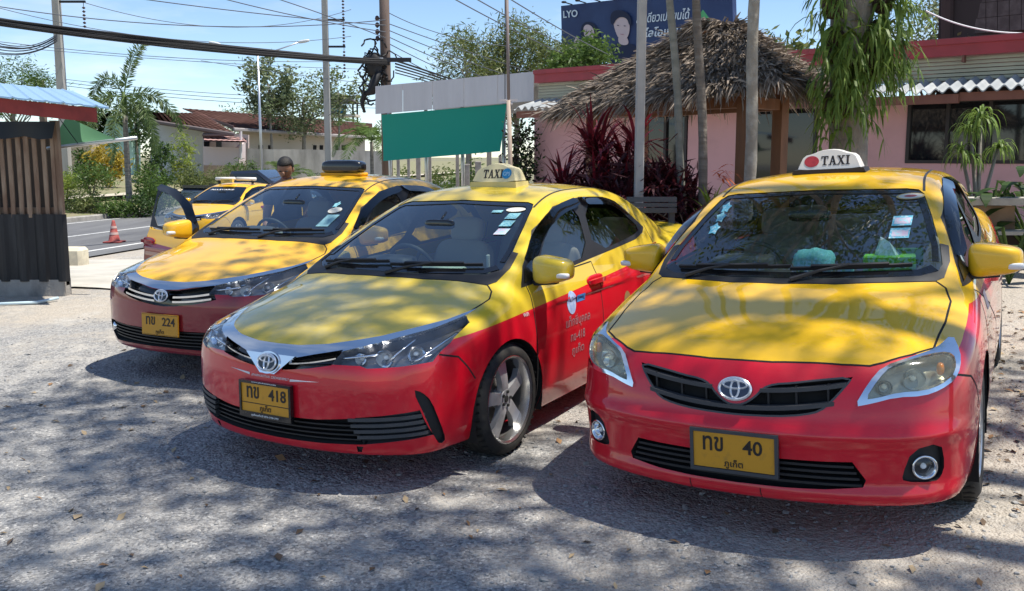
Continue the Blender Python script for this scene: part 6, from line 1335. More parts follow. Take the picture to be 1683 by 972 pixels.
def mirror(root,c,side,cap,kind):
    sg=side; x,y,z=c
    def fn(V):
        V=V.copy(); k=1-.22*np.clip(V[:,1],-1,1); V[:,2]*=k; V[:,0]-=.25*np.clip(V[:,1],0,1)**2
        V[:,0]=np.where(V[:,0]<-.45,-.45,V[:,0]); return V
    b=MB(); b.sell((0,0,0),(.165,.235,.150),.5,.5,18,32,fn=fn)
    b.v=[(p[0],p[1]*sg,p[2]) for p in b.v]
    m=b.build('wing_mirror',cap,root,smooth=True,fix=True); m.location=(x,y*sg,z)
    g=MB(); g.sell((-.040,.0,0),(.02,.19,.12),.5,.5,8,20); g.v=[(p[0],p[1]*sg,p[2]) for p in g.v]; g.build('mirror_glass',M_mirror,m,smooth=True)
    a=MB(); a.sweep([(.0,-.215,-.072),(.0,-.10,-.080),(.0,.02,-.072)],(1,0,0),(0,0,1),[.075,.07,.05],[.030,.028,.022]); a.v=[(p[0],p[1]*sg,p[2]) for p in a.v]; a.build('mirror_arm',M_black,m,fix=True)
    if kind=='strip':
        s=MB(); s.sell((.052,.075,-.025),(.05,.10,.032),.5,.6,8,16); s.v=[(p[0],p[1]*sg,p[2]) for p in s.v]; s.build('indicator_lamp',mat('clear_indicator',(.72,.72,.70),.15,coat=1.),m,smooth=True)
    return m
def seat(root,x,y,m,name='front_seat',w=.50):
    e=empty(name,(0,0,0),parent=root)
    b=MB(); b.sell((x+.24,y,.45),(.54,w,.20),.45,.4,10,20); b.build('cushion',m,e,smooth=True)
    b=MB(); b.sell((x-.08,y,.76),(.16,w*.98,.64),.42,.42,14,22,R=roty(-.32)); b.build('backrest',m,e,smooth=True)
    b=MB(); b.sell((x-.20,y,1.14),(.11,.27,.19),.5,.5,10,18,R=roty(-.25)); b.tube([(x-.16,y-.06,1.0),(x-.19,y-.06,1.1)],.008,5); b.tube([(x-.16,y+.06,1.0),(x-.19,y+.06,1.1)],.008,5); b.build('headrest',m,e,smooth=True)
def interior(root,shape,seatm,wb):
    e=empty('cabin_interior',(0,0,0),parent=root)
    b=MB(); y=.70
    prof=[(-.12,.90),(-.22,.965),(-.42,.985),(-.58,.965),(-.66,.90),(-.64,.70),(-.40,.58),(-.12,.62)]
    for k in range(-3,3):
        pass
    b.prism([(p[0],p[1]) for p in prof],lambda a,c,d: np.array([a,d,c]),-y,y); b.sell((-.56,-.36,1.0),(.20,.36,.10),.6,.5,8,16)
    b.build('dashboard',M_dash,e,angle=50,fix=True)
    b=MB(); R=roty(-1.15)
    pts=[np.array([-.80,-.36,.93])+R@np.array([.185*math.cos(t),.185*math.sin(t),0]) for t in np.linspace(0,2*np.pi,29)]
    b.tube(pts,.014,6,cap=False); b.sell((-.79,-.36,.93),(.10,.13,.06),.6,.6,8,14,R=R)
    for t in(0,2.2,4.1): b.tube([np.array([-.80,-.36,.93]),np.array([-.80,-.36,.93])+R@np.array([.18*math.cos(t-1.57),.18*math.sin(t-1.57),0])],.012,5)
    b.build('steering_wheel',M_dash,e,smooth=True)
    seat(e,-1.30,.36,seatm); seat(e,-1.30,-.36,seatm)
    b=MB(); b.sell((-2.12,0,.47),(.52,1.28,.22),.45,.3,10,24); b.sell((-2.42,0,.80),(.18,1.26,.62),.42,.3,12,24,R=roty(-.36)); 
    for yy in(-.4,.4): b.sell((-2.50,yy,1.10),(.10,.26,.15),.5,.5,8,16)
    b.build('rear_seat',seatm,e,smooth=True)
    b=MB(); b.box((-1.3,0,.27),(2.6,1.5,.03)); b.box((-2.75,0,1.00),(.45,1.2,.03)); b.build('cabin_floor',M_dark,e)
    b=MB()
    xs=np.linspace(-.35,-2.5,12)
    for s in(-1,1):
        w=[float(shape.plan(x))-.115 for x in xs]
        b.add([(x,s*a,.30) for x,a in zip(xs,w)]+[(x,s*(a-.02),.70) for x,a in zip(xs,w)]+[(x,s*(a-.055),.945) for x,a in zip(xs,w)],[(r*12+i,r*12+i+1,(r+1)*12+i+1,(r+1)*12+i) for r in(0,1) for i in range(11)])
    b.build('door_lining',seatm if seatm is M_beige else M_dash,e,smooth=True)
    b=MB(); b.sell((-.62,0,1.255),(.035,.23,.065),.5,.4,8,18); b.tube([(-.62,0,1.27),(-.70,0,1.33)],.008,5); b.build('rear_view_mirror',M_gloss,e,smooth=True)
    return e
def taxi_car(name,label,kind,pose,dz,pal,opt,group=None):
    """kind: A17, A14 or B. Body coordinates: x forward from the front axle, y to the car's left"""
    isB=kind=='B'; shape=Shape(SHAPE_B if isB else SHAPE_A); d=shape.d; wbx=d['wb']
    X,Y,a=pose; c,sn=math.cos(a),math.sin(a)
    xm=X-wbx/2*c; ym=Y-wbx/2*sn; e_=.8
    gx=(ground_z(xm+e_,ym)-ground_z(xm-e_,ym))/(2*e_); gy=(ground_z(xm,ym+e_)-ground_z(xm,ym-e_))/(2*e_)
    n=np.array([-gx,-gy,1.]); n/=np.linalg.norm(n); f=np.array([c,sn,0.]); f=f-n*(f@n); f/=np.linalg.norm(f); l=np.cross(n,f)
    o=np.array([xm,ym,float(ground_z(xm,ym))])+f*wbx/2+n*dz
    root=empty(name); tag(root,label,'taxi',group)
    root.matrix_world=Matrix(((f[0],l[0],n[0],o[0]),(f[1],l[1],n[1],o[1]),(f[2],l[2],n[2],o[2]),(0,0,0,1)))
    yel,red=pal['yellow'],pal['red']; key=pal['key']
    P_y=paint(key+'_yellow',yel,yel,rough=pal.get('rough',.3),coat=pal.get('coat',.9),dull_sky=pal.get('dull_sky'))
    P_r=paint(key+'_red',red,red,rough=.3); P_2=paint(key+'_twotone',yel,red,pal['line'],rough=pal.get('rough',.3),dull_sky=pal.get('dull_sky2'))
    sk='B' if isB else 'A'
    S=Shell(sk,shape,regions_B() if isB else regions_A(kind[1:]))
    body=S.part(['body'],'body',P_2,root)
    hood=S.part('hood','bonnet',P_y,root,wall=.012); S.part('bumper','front_bumper',P_r,root)
    S.part('cowl','cowl_panel',M_black,root,off=.002,wall=.01)
    wsn=S.part('windscreen','windscreen',M_ws,root,off=-.004); S.part('rear_glass','rear_window',M_tint,root)
    for s in(1,-1):
        S.part('fender','front_wing',P_2,root,side=s)
        S.part('tail','tail_lamp',M_red_lens,root,side=s,off=.006,wall=.02)
    doors={}
    for s in(1,-1):
        for q,nm in(('f','front_door'),('r','rear_door')):
            dd=S.part('door_'+q,nm,P_2,root,side=s); doors[(q,s)]=dd
            S.part('trim_'+q,'window_frame',M_black,dd,side=s,off=.001)
            S.part('glass_'+q,'window_pane',opt.get('side_glass',M_side) if not(q=='r' and opt.get('rear_tint')) else M_tint,dd,side=s,off=-.004)
            # smoked wind deflector over the window
            b=MB(); path=([(-.42,1.075),(-.66,1.222),(-1.0,1.345),(-1.34,1.382)] if q=='f' else [(-1.40,1.384),(-1.80,1.366),(-1.97,1.325),(-2.10,1.25)])
            if isB: path=([(-.34,1.07),(-.60,1.228),(-.93,1.35),(-1.29,1.392)] if q=='f' else [(-1.34,1.394),(-1.72,1.376),(-1.89,1.335),(-2.0,1.26)])
            path=chaikin(path,2,False); Q=cast(shape,'S',dense(path,.05),s); N=nrm(shape,Q); D=np.array([0,0,-1.])-N*(N@np.array([0,0,-1.]))[:,None]; T=np.gradient(Q,axis=0); T/=np.linalg.norm(T,axis=1,keepdims=True); D=np.cross(T,N); D*=np.sign(-D[:,2:3]-.0001); k=len(Q)
            wv=np.interp(np.linspace(0,1,k),[0,.12,.9,1],[.03,.062,.062,.045])[:,None]
            A0=Q+N*.004-D*.012; A1=Q+N*.017+D*wv*.45; A2=Q+N*.022+D*wv
            b.add(np.concatenate([A0,A1,A2]),[(r*k+i,r*k+i+1,(r+1)*k+i+1,(r+1)*k+i) for r in(0,1) for i in range(k-1)]); b.build('wind_deflector',opt.get('visor',M_visor),dd,smooth=True)
            # door handle
            hx=(-1.14 if q=='f' else -2.08)+(.05 if isB else 0); hz=(.862 if q=='f' else .905)
            b=MB(); P=cast(shape,'S',[(hx,hz)],s)[0]; b.sell((P[0],P[1]-s*.002,P[2]),(.25,.022,.085),.7,.8,8,24); b.build('handle_recess',P_r if hz<.87 else P_2,dd,smooth=True)
            b=MB(); b.sweep([(P[0]+.105,P[1]+s*.010,P[2]),(P[0]+.08,P[1]+s*.030,P[2]+.004),(P[0]-.08,P[1]+s*.032,P[2]+.006),(P[0]-.11,P[1]+s*.012,P[2]+.004)],(0,1,0),(0,0,1),[.014,.018,.018,.014],[.022,.03,.03,.022]); b.build('door_handle',P_r,dd,angle=60)
    # seams
    b=MB()
    for name_,view,poly in S_regs(isB,kind):
        for s in((1,-1) if view=='S' else (1,)):
            strip(b,shape,view,poly,.009,.0006,side=s,step=.025)
    b.build('panel_gap',M_dark,root)
    b=MB()
    for s in(1,-1):  # roof drip mouldings
        pt=[(-.90,s*.545),(-1.1,s*.532),(-1.5,s*.522),(-1.9,s*.512),(-2.3,s*.478)] if not isB else [(-.84,s*.548),(-1.05,s*.528),(-1.45,s*.515),(-1.9,s*.505),(-2.2,s*.475)]
        strip(b,shape,'T',chaikin(pt,2,False),.013,.002,step=.05)
    b.build('roof_moulding',M_black,root)
    # windscreen dark border
    b=MB(); z0=(1.0 if isB else 1.012)
    hw=[(.0,z0+.014),(.3,z0+.016),(.60,z0+.018),(.655,z0+.035)]; up=[(.655,z0+.06),(.642,1.12),(.582,1.25),(.527,1.345),(.49,1.364 if not isB else 1.356),(0,1.384 if not isB else 1.372)]
    for s in(1,-1):
        strip(b,shape,'F',[(s*p,q) for p,q in hw],.05,.0005,step=.03); strip(b,shape,'F',[(s*p,q) for p,q in up],.030,.0005,step=.03)
    b.build('windscreen_border',M_gloss,wsn)
    # wipers
    for (y0,z_0,y1,z1) in opt['wipers']:
        b=MB(); pth=[(y0+(y1-y0)*t,z_0+(z1-z_0)*t) for t in np.linspace(0,1,12)]
        Q=cast(shape,'F',pth); N=nrm(shape,Q); T=np.gradient(Q,axis=0); T/=np.linalg.norm(T,axis=1,keepdims=True); Sd=np.cross(N,T)
        b.sweep(Q+N*.014,Sd,N,.010,.018); b.sweep(Q[2:10]+N[2:10]*.028,Sd[2:10],N[2:10],.014,.010)
        A=cast(shape,'F',[((y0+y1)/2,(z_0+z1)/2)])[0]; B_=cast(shape,'F',[(y0*.93+.02,z0-.01)])[0]; b.tube([A+N[6]*.03,A*.5+B_*.5+N[6]*.03,B_+N[6]*.012],[.006,.008,.013],6)
        b.build('wiper',M_black,root)
    # wheels and arches
    zax=.312-dz
    for xx in(0,-wbx):
        for s in(1,-1):
            wheel(root,xx,s*(.775 if kind=='A17' else .755),zax,'dish' if kind=='A17' else 'alloy',steer=opt.get('steer',0.) if xx==0 else 0.)
            b=MB(); th=np.linspace(-.35,np.pi+.35,22); A_=[(xx+.366*math.cos(t),s*(float(shape.plan(xx))-.012),.327+.366*math.sin(t)) for t in th]; B_=[(p[0],s*.42,p[2]) for p in A_]; k=len(th)
            b.add(A_+B_,[(i,i+1,k+i+1,k+i) for i in range(k-1)]); b.add([(xx,s*.42,.33)]+B_,[(0,i+1,i+2) for i in range(k-1)]); b.build('wheel_liner',M_dark,root)
    interior(root,shape,opt['seat'],wbx)
    for s in(1,-1):
        mc=(-.42,.935,1.025) if not isB else (-.42,.90,1.045)
        if opt.get('folded')==s:
            mm=mirror(doors[('f',s)],(-.60,.875,.985),s,P_y,'strip'); mm.rotation_euler=(0,0,-s*1.25); mm.scale=(.8,.8,.8)
        else: mm=mirror(doors[('f',s)],mc,s,P_y,'strip')
        b=MB(); pth=[(-.30,.955),(-.36,1.03),(-.47,1.075),(-.47,.985)]; 
        if isB: pth=[(-.19,.97),(-.27,1.035),(-.40,1.09),(-.40,.99)]
        patch(b,shape,'S',pth,.006,side=s); b.build('mirror_sail',M_gloss,doors[('f',s)])
    FRONTS[kind](root,shape,S,P_r,P_y,pal)
    return root,shape,S,doors
def S_regs(isB,kind):
    R=dict()
    out=[]
    if isB:
        reg=regions_B()
    else: reg=regions_A(kind[1:])
    for n,v,p in reg:
        if n=='hood': out.append((n,'T',[q for q in p]+[p[0]]))
        if n=='door_f': out.append((n,'S',[q for q in p if q[1]<1.0]))
        if n=='door_r': out.append((n,'S',[q for q in p[-6:]]+[p[0]]))
    x=[(.58,.72),(.47,.69),(.40,.62),(.345,.55)]
    out.append(('b','S',x))
    return out
def slats(mb,shape,zs,ymax,hgt,dep,off,mi=None,ymin=None,arc=0.,n=25):
    """horizontal bars behind an opening: z may depend on |y| through arc"""
    for z,ym in zip(zs,ymax):
        ys=np.linspace(-ym,ym,n) if ymin is None else np.linspace(ymin,ym,n)
        Q=cast(shape,'F',[(y,z+arc*y*y) for y in ys]); Q[:,0]-=off
        mb.sweep(Q,(0,0,1),(1,0,0),hgt,dep,mi)
def lamp_bowl(mb,c,r,depth=.05,aim=0.,mi=0,bulb=True,mb_b=None):
    R=rotz(aim); prof=[(r,0),(r*.86,-depth*.45),(r*.6,-depth*.8),(r*.25,-depth)]
    mb.lathe(prof,24,axis='x',c=c,R=R,mi=mi)
    if bulb: mb.sell(np.array(c)+R@np.array([-depth*.55,0,0]),(.03,.024,.024),1,1,8,12,mi=1)
def front_A(root,shape,S,P_r,P_y,pal,y17):
    for s in(1,-1):
        h=empty('headlight',parent=root)
        S.part('headlight','housing',mat('lamp_housing',(.24,.245,.26),.22,.6),h,side=s,off=-.065,wall=-.064)
        S.part('headlight','lens',M_lens,h,side=s)
        b=MB()
        for (yy,zz,r,dx,aim) in((.615,.735,.046,.030,.35),(.735,.752,.043,.036,.75),(.50,.730,.030,.030,.2)):
            P=cast(shape,'F',[(yy,zz)])[0]; nn=nrm(shape,P[None])[0]; c=P-nn*dx; c=np.array([c[0],c[1]*s,c[2]]); lamp_bowl(b,c,r,.04,aim*s)
        Q=cast(shape,'F',[(y,z) for y,z in((.405,.712),(.45,.719),(.52,.727),(.58,.735))]); Q[:,0]-=.02; Q[:,1]*=s; b.sweep(Q,(0,0,1),(1,0,0),.010,.012,0)
        Q=cast(shape,'F',[(y,z) for y,z in((.675,.785),(.66,.74),(.63,.695))]); Q[:,0]-=.022; Q[:,1]*=s; b.sweep(Q,(0,1,0),(1,0,0),.010,.02,0)
        Q=cast(shape,'F',[(y,z) for y,z in((.79,.81),(.785,.77),(.765,.72),(.74,.70))]); N_=nrm(shape,Q); Q=Q-N_*.022; Q[:,1]*=s; b.sweep(Q,(0,1,0),(1,0,0),.016,.02,0)
        b.build('reflector',[M_refl,mat('bulb_glass',(.85,.86,.84),.1,coat=1.)],h,smooth=True,fix=True)
    S.part('chrome','chrome_wing',M_chrome,root,off=.006,wall=.02)
    S.part('grille','grille',M_gloss,root,off=-.05,wall=-.049)
    S.part('intake','lower_grille',M_dark,root,off=-.07,wall=-.069)
    emblem(root,shape,.672 if y17 else .662,0.97 if y17 else .95,M_gloss,.022)
    if y17:
        M=plane_at(shape,0,.672,.008); b=MB(); b.prism(ellipse(0,0,.079,.057,40),M,-.02,.010); b.prism([(-.17,.045),(-.05,-.055),(.05,-.055),(.17,.045)],M,-.02,.003); b.build('badge_surround',M_chrome,root,angle=40)
        b=MB()
        for s in(1,-1): b=MB(); slats(b,shape,[.672],[.385*s],.007,.02,.014,ymin=.09*s,arc=.30,n=14); b.build('grille_bar',M_chrome,root)
        for s in(1,-1):
            S.part('vent','bumper_vent',M_grey,root,side=s,off=-.035,wall=-.034); S.part('blade','bumper_blade',M_black,root,side=s,off=-.02,wall=-.019); S.part('lip_gap','lip_notch',M_black,root,side=s,off=-.01,wall=-.009)
            for k,z in enumerate((.325,.355,.385,.415)):
                b=MB(); slats(b,shape,[z],[.785*s-.004*k*s],.017,.03,.012,ymin=(.50-.012*k)*s,arc=.03,n=12); b.build('vent_fin',M_grey,root)
        for z in(.305,.33,.355,.38):
            b=MB(); slats(b,shape,[z],[.50],.007,.03,.035,arc=.03); b.build('grille_slat',M_black,root)
        number_plate(root,shape,-.012,.487,'418',.010,line=True,extra=True,x=.952)
        b=MB(); st=[(-.30,.617),(-.14,.607),(-.14,.594)]; 
        patch(b,shape,'F',[(-.30,.618),(-.14,.610),(-.14,.598)],.002); patch(b,shape,'F',[(.14,.590),(.14,.602),(.32,.602)],.002)
        for y0,tx,w in((-.06,'#THAIPHUKETTAXI',.13),(.075,'CREW&FAMILY',.12)):
            Mx=plane_at(shape,y0,.600,.002); text_on(b,tx,Mx,.013,w,depth=.0006)
        b.build('bumper_sticker',mat('sticker_white',(.75,.70,.70),.5),root)
    else:
        for z,ar,ym in((.655,.24,.385),(.622,.22,.405)):
            b=MB(); 
            for s in(1,-1): b=MB(); slats(b,shape,[z],[ym*s],.014,.02,.010,ymin=.085*s,arc=ar,n=14); b.build('grille_bar',M_chrome,root)
        for z in(.30,.325,.35,.375,.40):
            b=MB(); slats(b,shape,[z],[.64],.008,.03,.035,arc=.03); b.build('grille_slat',M_black,root)
        number_plate(root,shape,-.012,.455,'224',0,x=.955)
        for s in(1,-1):
            b=MB(); P=cast(shape,'F',[(.71,.36)])[0]; b.lathe([(.0,.012),(.035,.012),(.045,.006),(.047,-.01)],20,axis='x',c=(P[0]-.02,P[1]*s,P[2]),R=rotz(.6*s)); b.build('fog_lamp',M_refl,root,smooth=True)
def front_B(root,shape,S,P_r,P_y,pal):
    for s in(1,-1):
        h=empty('headlight',parent=root)
        S.part('headlight','housing',mat('lamp_housing_pale',(.50,.50,.47),.25,.6),h,side=s,off=-.055,wall=-.054)
        S.part('headlight','lens',M_lens_old,h,side=s,off=.002)
        S.part('hl_rim','chrome_surround',M_chrome,h,side=s,off=.012,wall=.024)
        b=MB()
        for (yy,zz,r,dx,aim) in((.668,.728,.044,.028,.35),(.565,.700,.030,.028,.2)):
            P=cast(shape,'F',[(yy,zz)])[0]; nn=nrm(shape,P[None])[0]; c=P-nn*dx; c=np.array([c[0],c[1]*s,c[2]]); lamp_bowl(b,c,r,.035,aim*s)
        b.build('reflector',[M_refl,mat('bulb_glass',(.85,.86,.84),.1,coat=1.)],h,smooth=True,fix=True)
        b=MB(); P=cast(shape,'F',[(.755,.752)])[0]; nn=nrm(shape,P[None])[0]; c=P-nn*.02; b.sell((c[0],c[1]*s,c[2]),(.05,.03,.05),.8,.8,8,14); b.build('turn_signal',M_amber,h,smooth=True)
        S.part('fog','fog_recess',M_black,root,side=s,off=-.02,wall=-.019)
        P=cast(shape,'F',[(.695,.378)])[0]; R=rotz(.45*s); c=(P[0]-.012,P[1]*s,P[2])
        fl=MB(); fl.lathe([(.046,-.01),(.050,.008),(.047,.014),(.041,.012),(.037,.0)],32,axis='x',c=c,R=R); f=fl.build('fog_lamp',M_chrome,root,smooth=True,fix=True)
        fl=MB(); lamp_bowl(fl,np.array(c),.037,.03,.45*s,bulb=False); fl.sell(np.array(c)+R@np.array([-.01,0,0]),(.02,.025,.025),1,1,8,12,mi=1); fl.build('reflector',[M_refl,mat('bulb_glass',(.85,.86,.84),.1)],f,smooth=True,fix=True)
        fl=MB(); fl.lathe([(.0,.010),(.025,.008),(.038,.002)],24,axis='x',c=c,R=R); fl.build('lens',M_lens,f,smooth=True)
    S.part('grille','grille',M_dark,root,off=-.055,wall=-.054)
    b=MB()
    g=[p for p in [r for r in regions_B() if r[0]=='grille'][0][2]]
    strip(b,shape,'F',chaikin(g,1),.008,.004,off=-.003,closed=True,step=.015); b.build('grille_surround',M_grey,root)
    for z,ar,y0,y1 in((.668,.20,.10,.425),(.610,.24,.0,.385)):
        b=MB()
        if y0>0:
            for s in(1,-1): b=MB(); slats(b,shape,[z],[y1*s],.017,.03,.012,ymin=y0*s,arc=ar,n=12); b.build('grille_bar',M_grey,root)
        else: slats(b,shape,[z-.012],[y1],.017,.03,.012,arc=ar,n=25); b.build('grille_bar',M_grey,root)
    for y in(-.36,-.24,-.13,.13,.24,.36):
        b=MB(); P=cast(shape,'F',[(y,.62)])[0]; zt=float(np.interp(abs(y),[.13,.24,.36],[.672,.694,.706])); zb=float(np.interp(abs(y),[.13,.24,.36],[.585,.592,.630])); b.box((P[0]-.035,y,(zt+zb)/2),(.02,.008,zt-zb)); b.build('grille_rib',M_black,root)
    S.part('intake','lower_grille',M_dark,root,off=-.06,wall=-.059)
    for z in(.305,.33,.355,.38):
        b=MB(); slats(b,shape,[z],[.485-.4*(z-.30)],.010,.03,.022,arc=.0); b.build('grille_slat',M_black,root)
    emblem(root,shape,.668,1.02,mat('badge_back',(.03,.03,.05),.2,coat=1.),.010)
    number_plate(root,shape,.0,.416,'40',.010,w=.345,h=.16,x=.915,roll=.0)
    b=MB()
    for y in(-.20,.10): strip(b,shape,'F',[(y,.268),(y+.004,.225)],.004,.0006,step=.02)
    b.build('bumper_seam',M_dark,root)
    b=MB(); ys=np.linspace(-.46,.46,20); Q=cast(shape,'F',[(y,.524+.03*y*y) for y in ys]); 
    b.build('crease',P_r,root) if False else None
FRONTS={'A17':lambda *k: front_A(*k,True),'A14':lambda *k: front_A(*k,False),'B':lambda *k: front_B(*k)}
Y1=(.80,.44,.012); Y2=(.66,.47,.022); Y3=(.80,.46,.006); RED=(.62,.004,.018); MAROON=(.25,.006,.018)
t1,sh1,S1,d1=taxi_car('taxi','yellow taxi with maroon bumper, black roof lamp and driver door standing open','A14',(-2.146,7.1017,-1.9819),0.,
  dict(key='t1',yellow=Y1,red=MAROON,line=(.80,-.053,-9.)),dict(wipers=[(-.55,1.035,.02,1.05),(.06,1.045,.58,1.055)],seat=M_cloth),'taxis parked on the gravel')
t2,sh2,S2,d2=taxi_car('taxi','lowered yellow and red taxi with grey dished wheels and plate 418','A17',(-.7543,5.1618,-2.0986),-.04,
  dict(key='t2',yellow=Y2,red=RED,line=(.80,-.053,-9.),rough=.38,coat=.8,dull_sky=((.50,.465,.25),.8)),dict(wipers=[(-.60,1.03,-.05,1.055),(-.02,1.042,.57,1.05)],seat=M_beige,folded=-1),'taxis parked on the gravel')  # bonnet yellow mixed paler to paint in the reflected sky
t3,sh3,S3,d3=taxi_car('taxi','yellow and red taxi with chrome ringed headlights and plate 40','B',(1.3968,4.2827,-2.1031),0.,
  dict(key='t3',yellow=Y3,red=RED,line=(.90,-.22,0.)),dict(wipers=[(-.58,1.025,.02,1.04),(.02,1.03,.56,1.04)],seat=M_cloth),'taxis parked on the gravel')
# ---------------------------------------------------------------- taxi roof signs, stickers, things on the dashboards
def sign_parts(root,x,y,z,w,h,dpt,col,txtcol,kind,ang=0.):
    """roof sign with arched top; faces forward"""
    M=lambda a,b_,d: np.array([x,y,z])+np.array([0,a,0])+np.array([-.12*b_,0,b_])+np.array([d,0,0])
    prof=[(-w/2,0),(w/2,0),(w/2*.93,h*.30),(w/2*.80,h*.72),(w/2*.52,h*.80),(w/2*.30,h*.95),(0,h),(-w/2*.30,h*.95),(-w/2*.52,h*.80),(-w/2*.80,h*.72),(-w/2*.93,h*.30)]
    b=MB(); P0=chaikin(prof,1)
    n=len(P0); V=[M(a,c,dpt/2-.25*dpt*c/h) for a,c in P0]+[M(a,c,-dpt/2+.25*dpt*c/h) for a,c in P0]+[M(a*.97,c*.97+.002,dpt/2+.012-.25*dpt*c/h) for a,c in P0]
    b.add(V,[tuple(range(2*n,3*n)),tuple(range(n,2*n))[::-1]]+[(i,n+i,n+(i+1)%n,(i+1)%n) for i in range(n)]+[(i,(i+1)%n,2*n+(i+1)%n,2*n+i) for i in range(n)])
    s=b.build('roof_sign',col,root,angle=50,fix=True)
    fm=lambda a,c,d: M(a,c,dpt/2+.0125-.25*dpt*c/h+d)
    l=MB(); P,wt=slab_taxi(); hh=h*.44; sc=hh; k=w*.44/wt; cx=(.0 if kind=='gps' else .10)*w; ox=cx-.22*w-(.03*w if kind=='gps' else 0); oy=h*.24
    for q in P: l.prism([(ox+a*k,oy+c*sc) for a,c in q],fm,0,.0015)
    l.build('sign_lettering',txtcol,s,fix=True)
    if kind=='gps':
        l=MB(); l.prism(ellipse(.27*w,h*.46,.105*w,h*.27,28),fm,0,.0015); d=l.build('sign_disc',mat('sign_blue',(.02,.20,.42),.5),s,fix=True)
        l=MB(); text_on(l,'GPS',lambda a,c,d_: fm(a,c,.0016+d_),h*.20,.15*w,cx=.27*w,cy=h*.45,depth=.001); l.build('disc_lettering',mat('sign_pale_blue',(.35,.55,.70),.5),s)
    else:
        l=MB(); l.prism(ellipse(-.27*w,h*.44,.115*w,h*.27,28),fm,0,.0015); l.build('sign_disc',mat('sign_red',(.42,.035,.045),.5,noise=(30,(.25,.02,.03),.5,.7)),s,fix=True)
    return s
rz3=float(sh3.roof(-1.22)); sign_parts(t3,-1.22,.0,rz3+.012,.37,.122,.12,mat('sign_white',(.66,.63,.58),.5),M_ink,'red')
b=MB(); b.prism([(-.21,-.012),(.21,-.012),(.20,.012),(-.20,.012)],lambda a,c,d: np.array([-1.22+d,a,rz3+.006+c]),-.09,.09); b.build('sign_base',M_ink,t3,fix=True)
rz2=float(sh2.roof(-1.30)); sign_parts(t2,-1.30,.05,rz2+.02,.365,.132,.14,mat('sign_cream',(.62,.54,.32),.5),M_ink,'gps')
b=MB(); b.prism([(-.19,-.03),(.19,-.03),(.185,.02),(-.185,.02)],lambda a,c,d: np.array([-1.30+d,a+.05,rz2+.004+c]),-.09,.09); b.build('sign_base',mat('sign_cream_base',(.60,.50,.20),.5),t2,fix=True)
rz1=float(sh1.roof(-1.35)); b=MB(); b.sell((-1.35,.03,rz1+.075),(.15,.44,.13),.55,.35,14,28); b.build('roof_lamp',mat('black_roof_lamp',(.012,.013,.016),.22,coat=.6),t1,smooth=True)
b=MB(); b.rbox((-1.35,.03,rz1+.008),(.13,.46,.03),.01); b.build('lamp_base',mat('t1_lamp_base',(.72,.36,.012),.4),t1)
M_dec_cy=mat('sticker_cyan',(.10,.42,.55),.5,noise=(60,(.45,.62,.66),.5,.6)); M_dec_tl=mat('sticker_teal',(.30,.58,.60),.5,noise=(70,(.10,.35,.45),.5,.6)); M_dec_wh=mat('sticker_pale',(.62,.60,.52),.5,noise=(60,(.45,.30,.25),.6,.7)); M_dec_pk=mat('sticker_pink',(.55,.42,.52),.5,noise=(60,(.30,.55,.60),.45,.6)); M_gold=mat('sticker_gold',(.55,.40,.15),.5)
def star(cx,cy,r,n=5): return [(cx+(r if k%2==0 else r*.62)*math.cos(1.57+math.pi*k/n),cy+(r if k%2==0 else r*.62)*.85*math.sin(1.57+math.pi*k/n)) for k in range(2*n)]
def sticker(root,shape,poly,m,name='sticker',off=.001,view='F',side=1):
    b=MB(); patch(b,shape,view,poly,off,side); return b.build(name,m,root)
ws3=[c for c in t3.children if c.name.startswith('windscreen')][0]; ws2=[c for c in t2.children if c.name.startswith('windscreen')][0]; ws1=[c for c in t1.children if c.name.startswith('windscreen')][0]
for (y,z,m,r) in((-.485,1.305,M_dec_cy,.033),(-.488,1.258,M_dec_tl,.034),(-.492,1.203,M_dec_cy,.036)): sticker(ws3,sh3,star(y,z,r),m)
sticker(ws3,sh3,ellipse(.489,1.336,.068,.0145,24),M_gold); sticker(ws3,sh3,ellipse(.489,1.336,.058,.0115,24),M_dec_wh,off=.0018); sticker(ws3,sh3,ellipse(.489,1.336,.030,.005,16),mat('sticker_red',(.45,.10,.10),.5),off=.0026)
for z in(1.228,1.176): sticker(ws3,sh3,rect(.432,z-.021,.522,z+.021),M_dec_cy); sticker(ws3,sh3,rect(.442,z-.014,.515,z+.012),M_dec_pk,off=.0018)
sticker(ws2,sh2,ellipse(.446,1.341,.062,.012,24),M_dec_wh); sticker(ws2,sh2,rect(.30,1.325,.37,1.338),M_dec_tl)
for (y,z,m) in((.465,1.305,M_dec_tl),(.475,1.265,M_dec_tl),(.490,1.222,M_dec_pk)): sticker(ws2,sh2,rect(y-.035,z-.015,y+.04,z+.016),m)
sticker(ws1,sh1,ellipse(.477,1.208,.055,.022,24),M_dec_wh); sticker(ws1,sh1,star(.44,1.25,.03),M_dec_tl); sticker(ws1,sh1,rect(.46,1.09,.56,1.175),mat('sticker_bluegreen',(.20,.38,.42),.5))
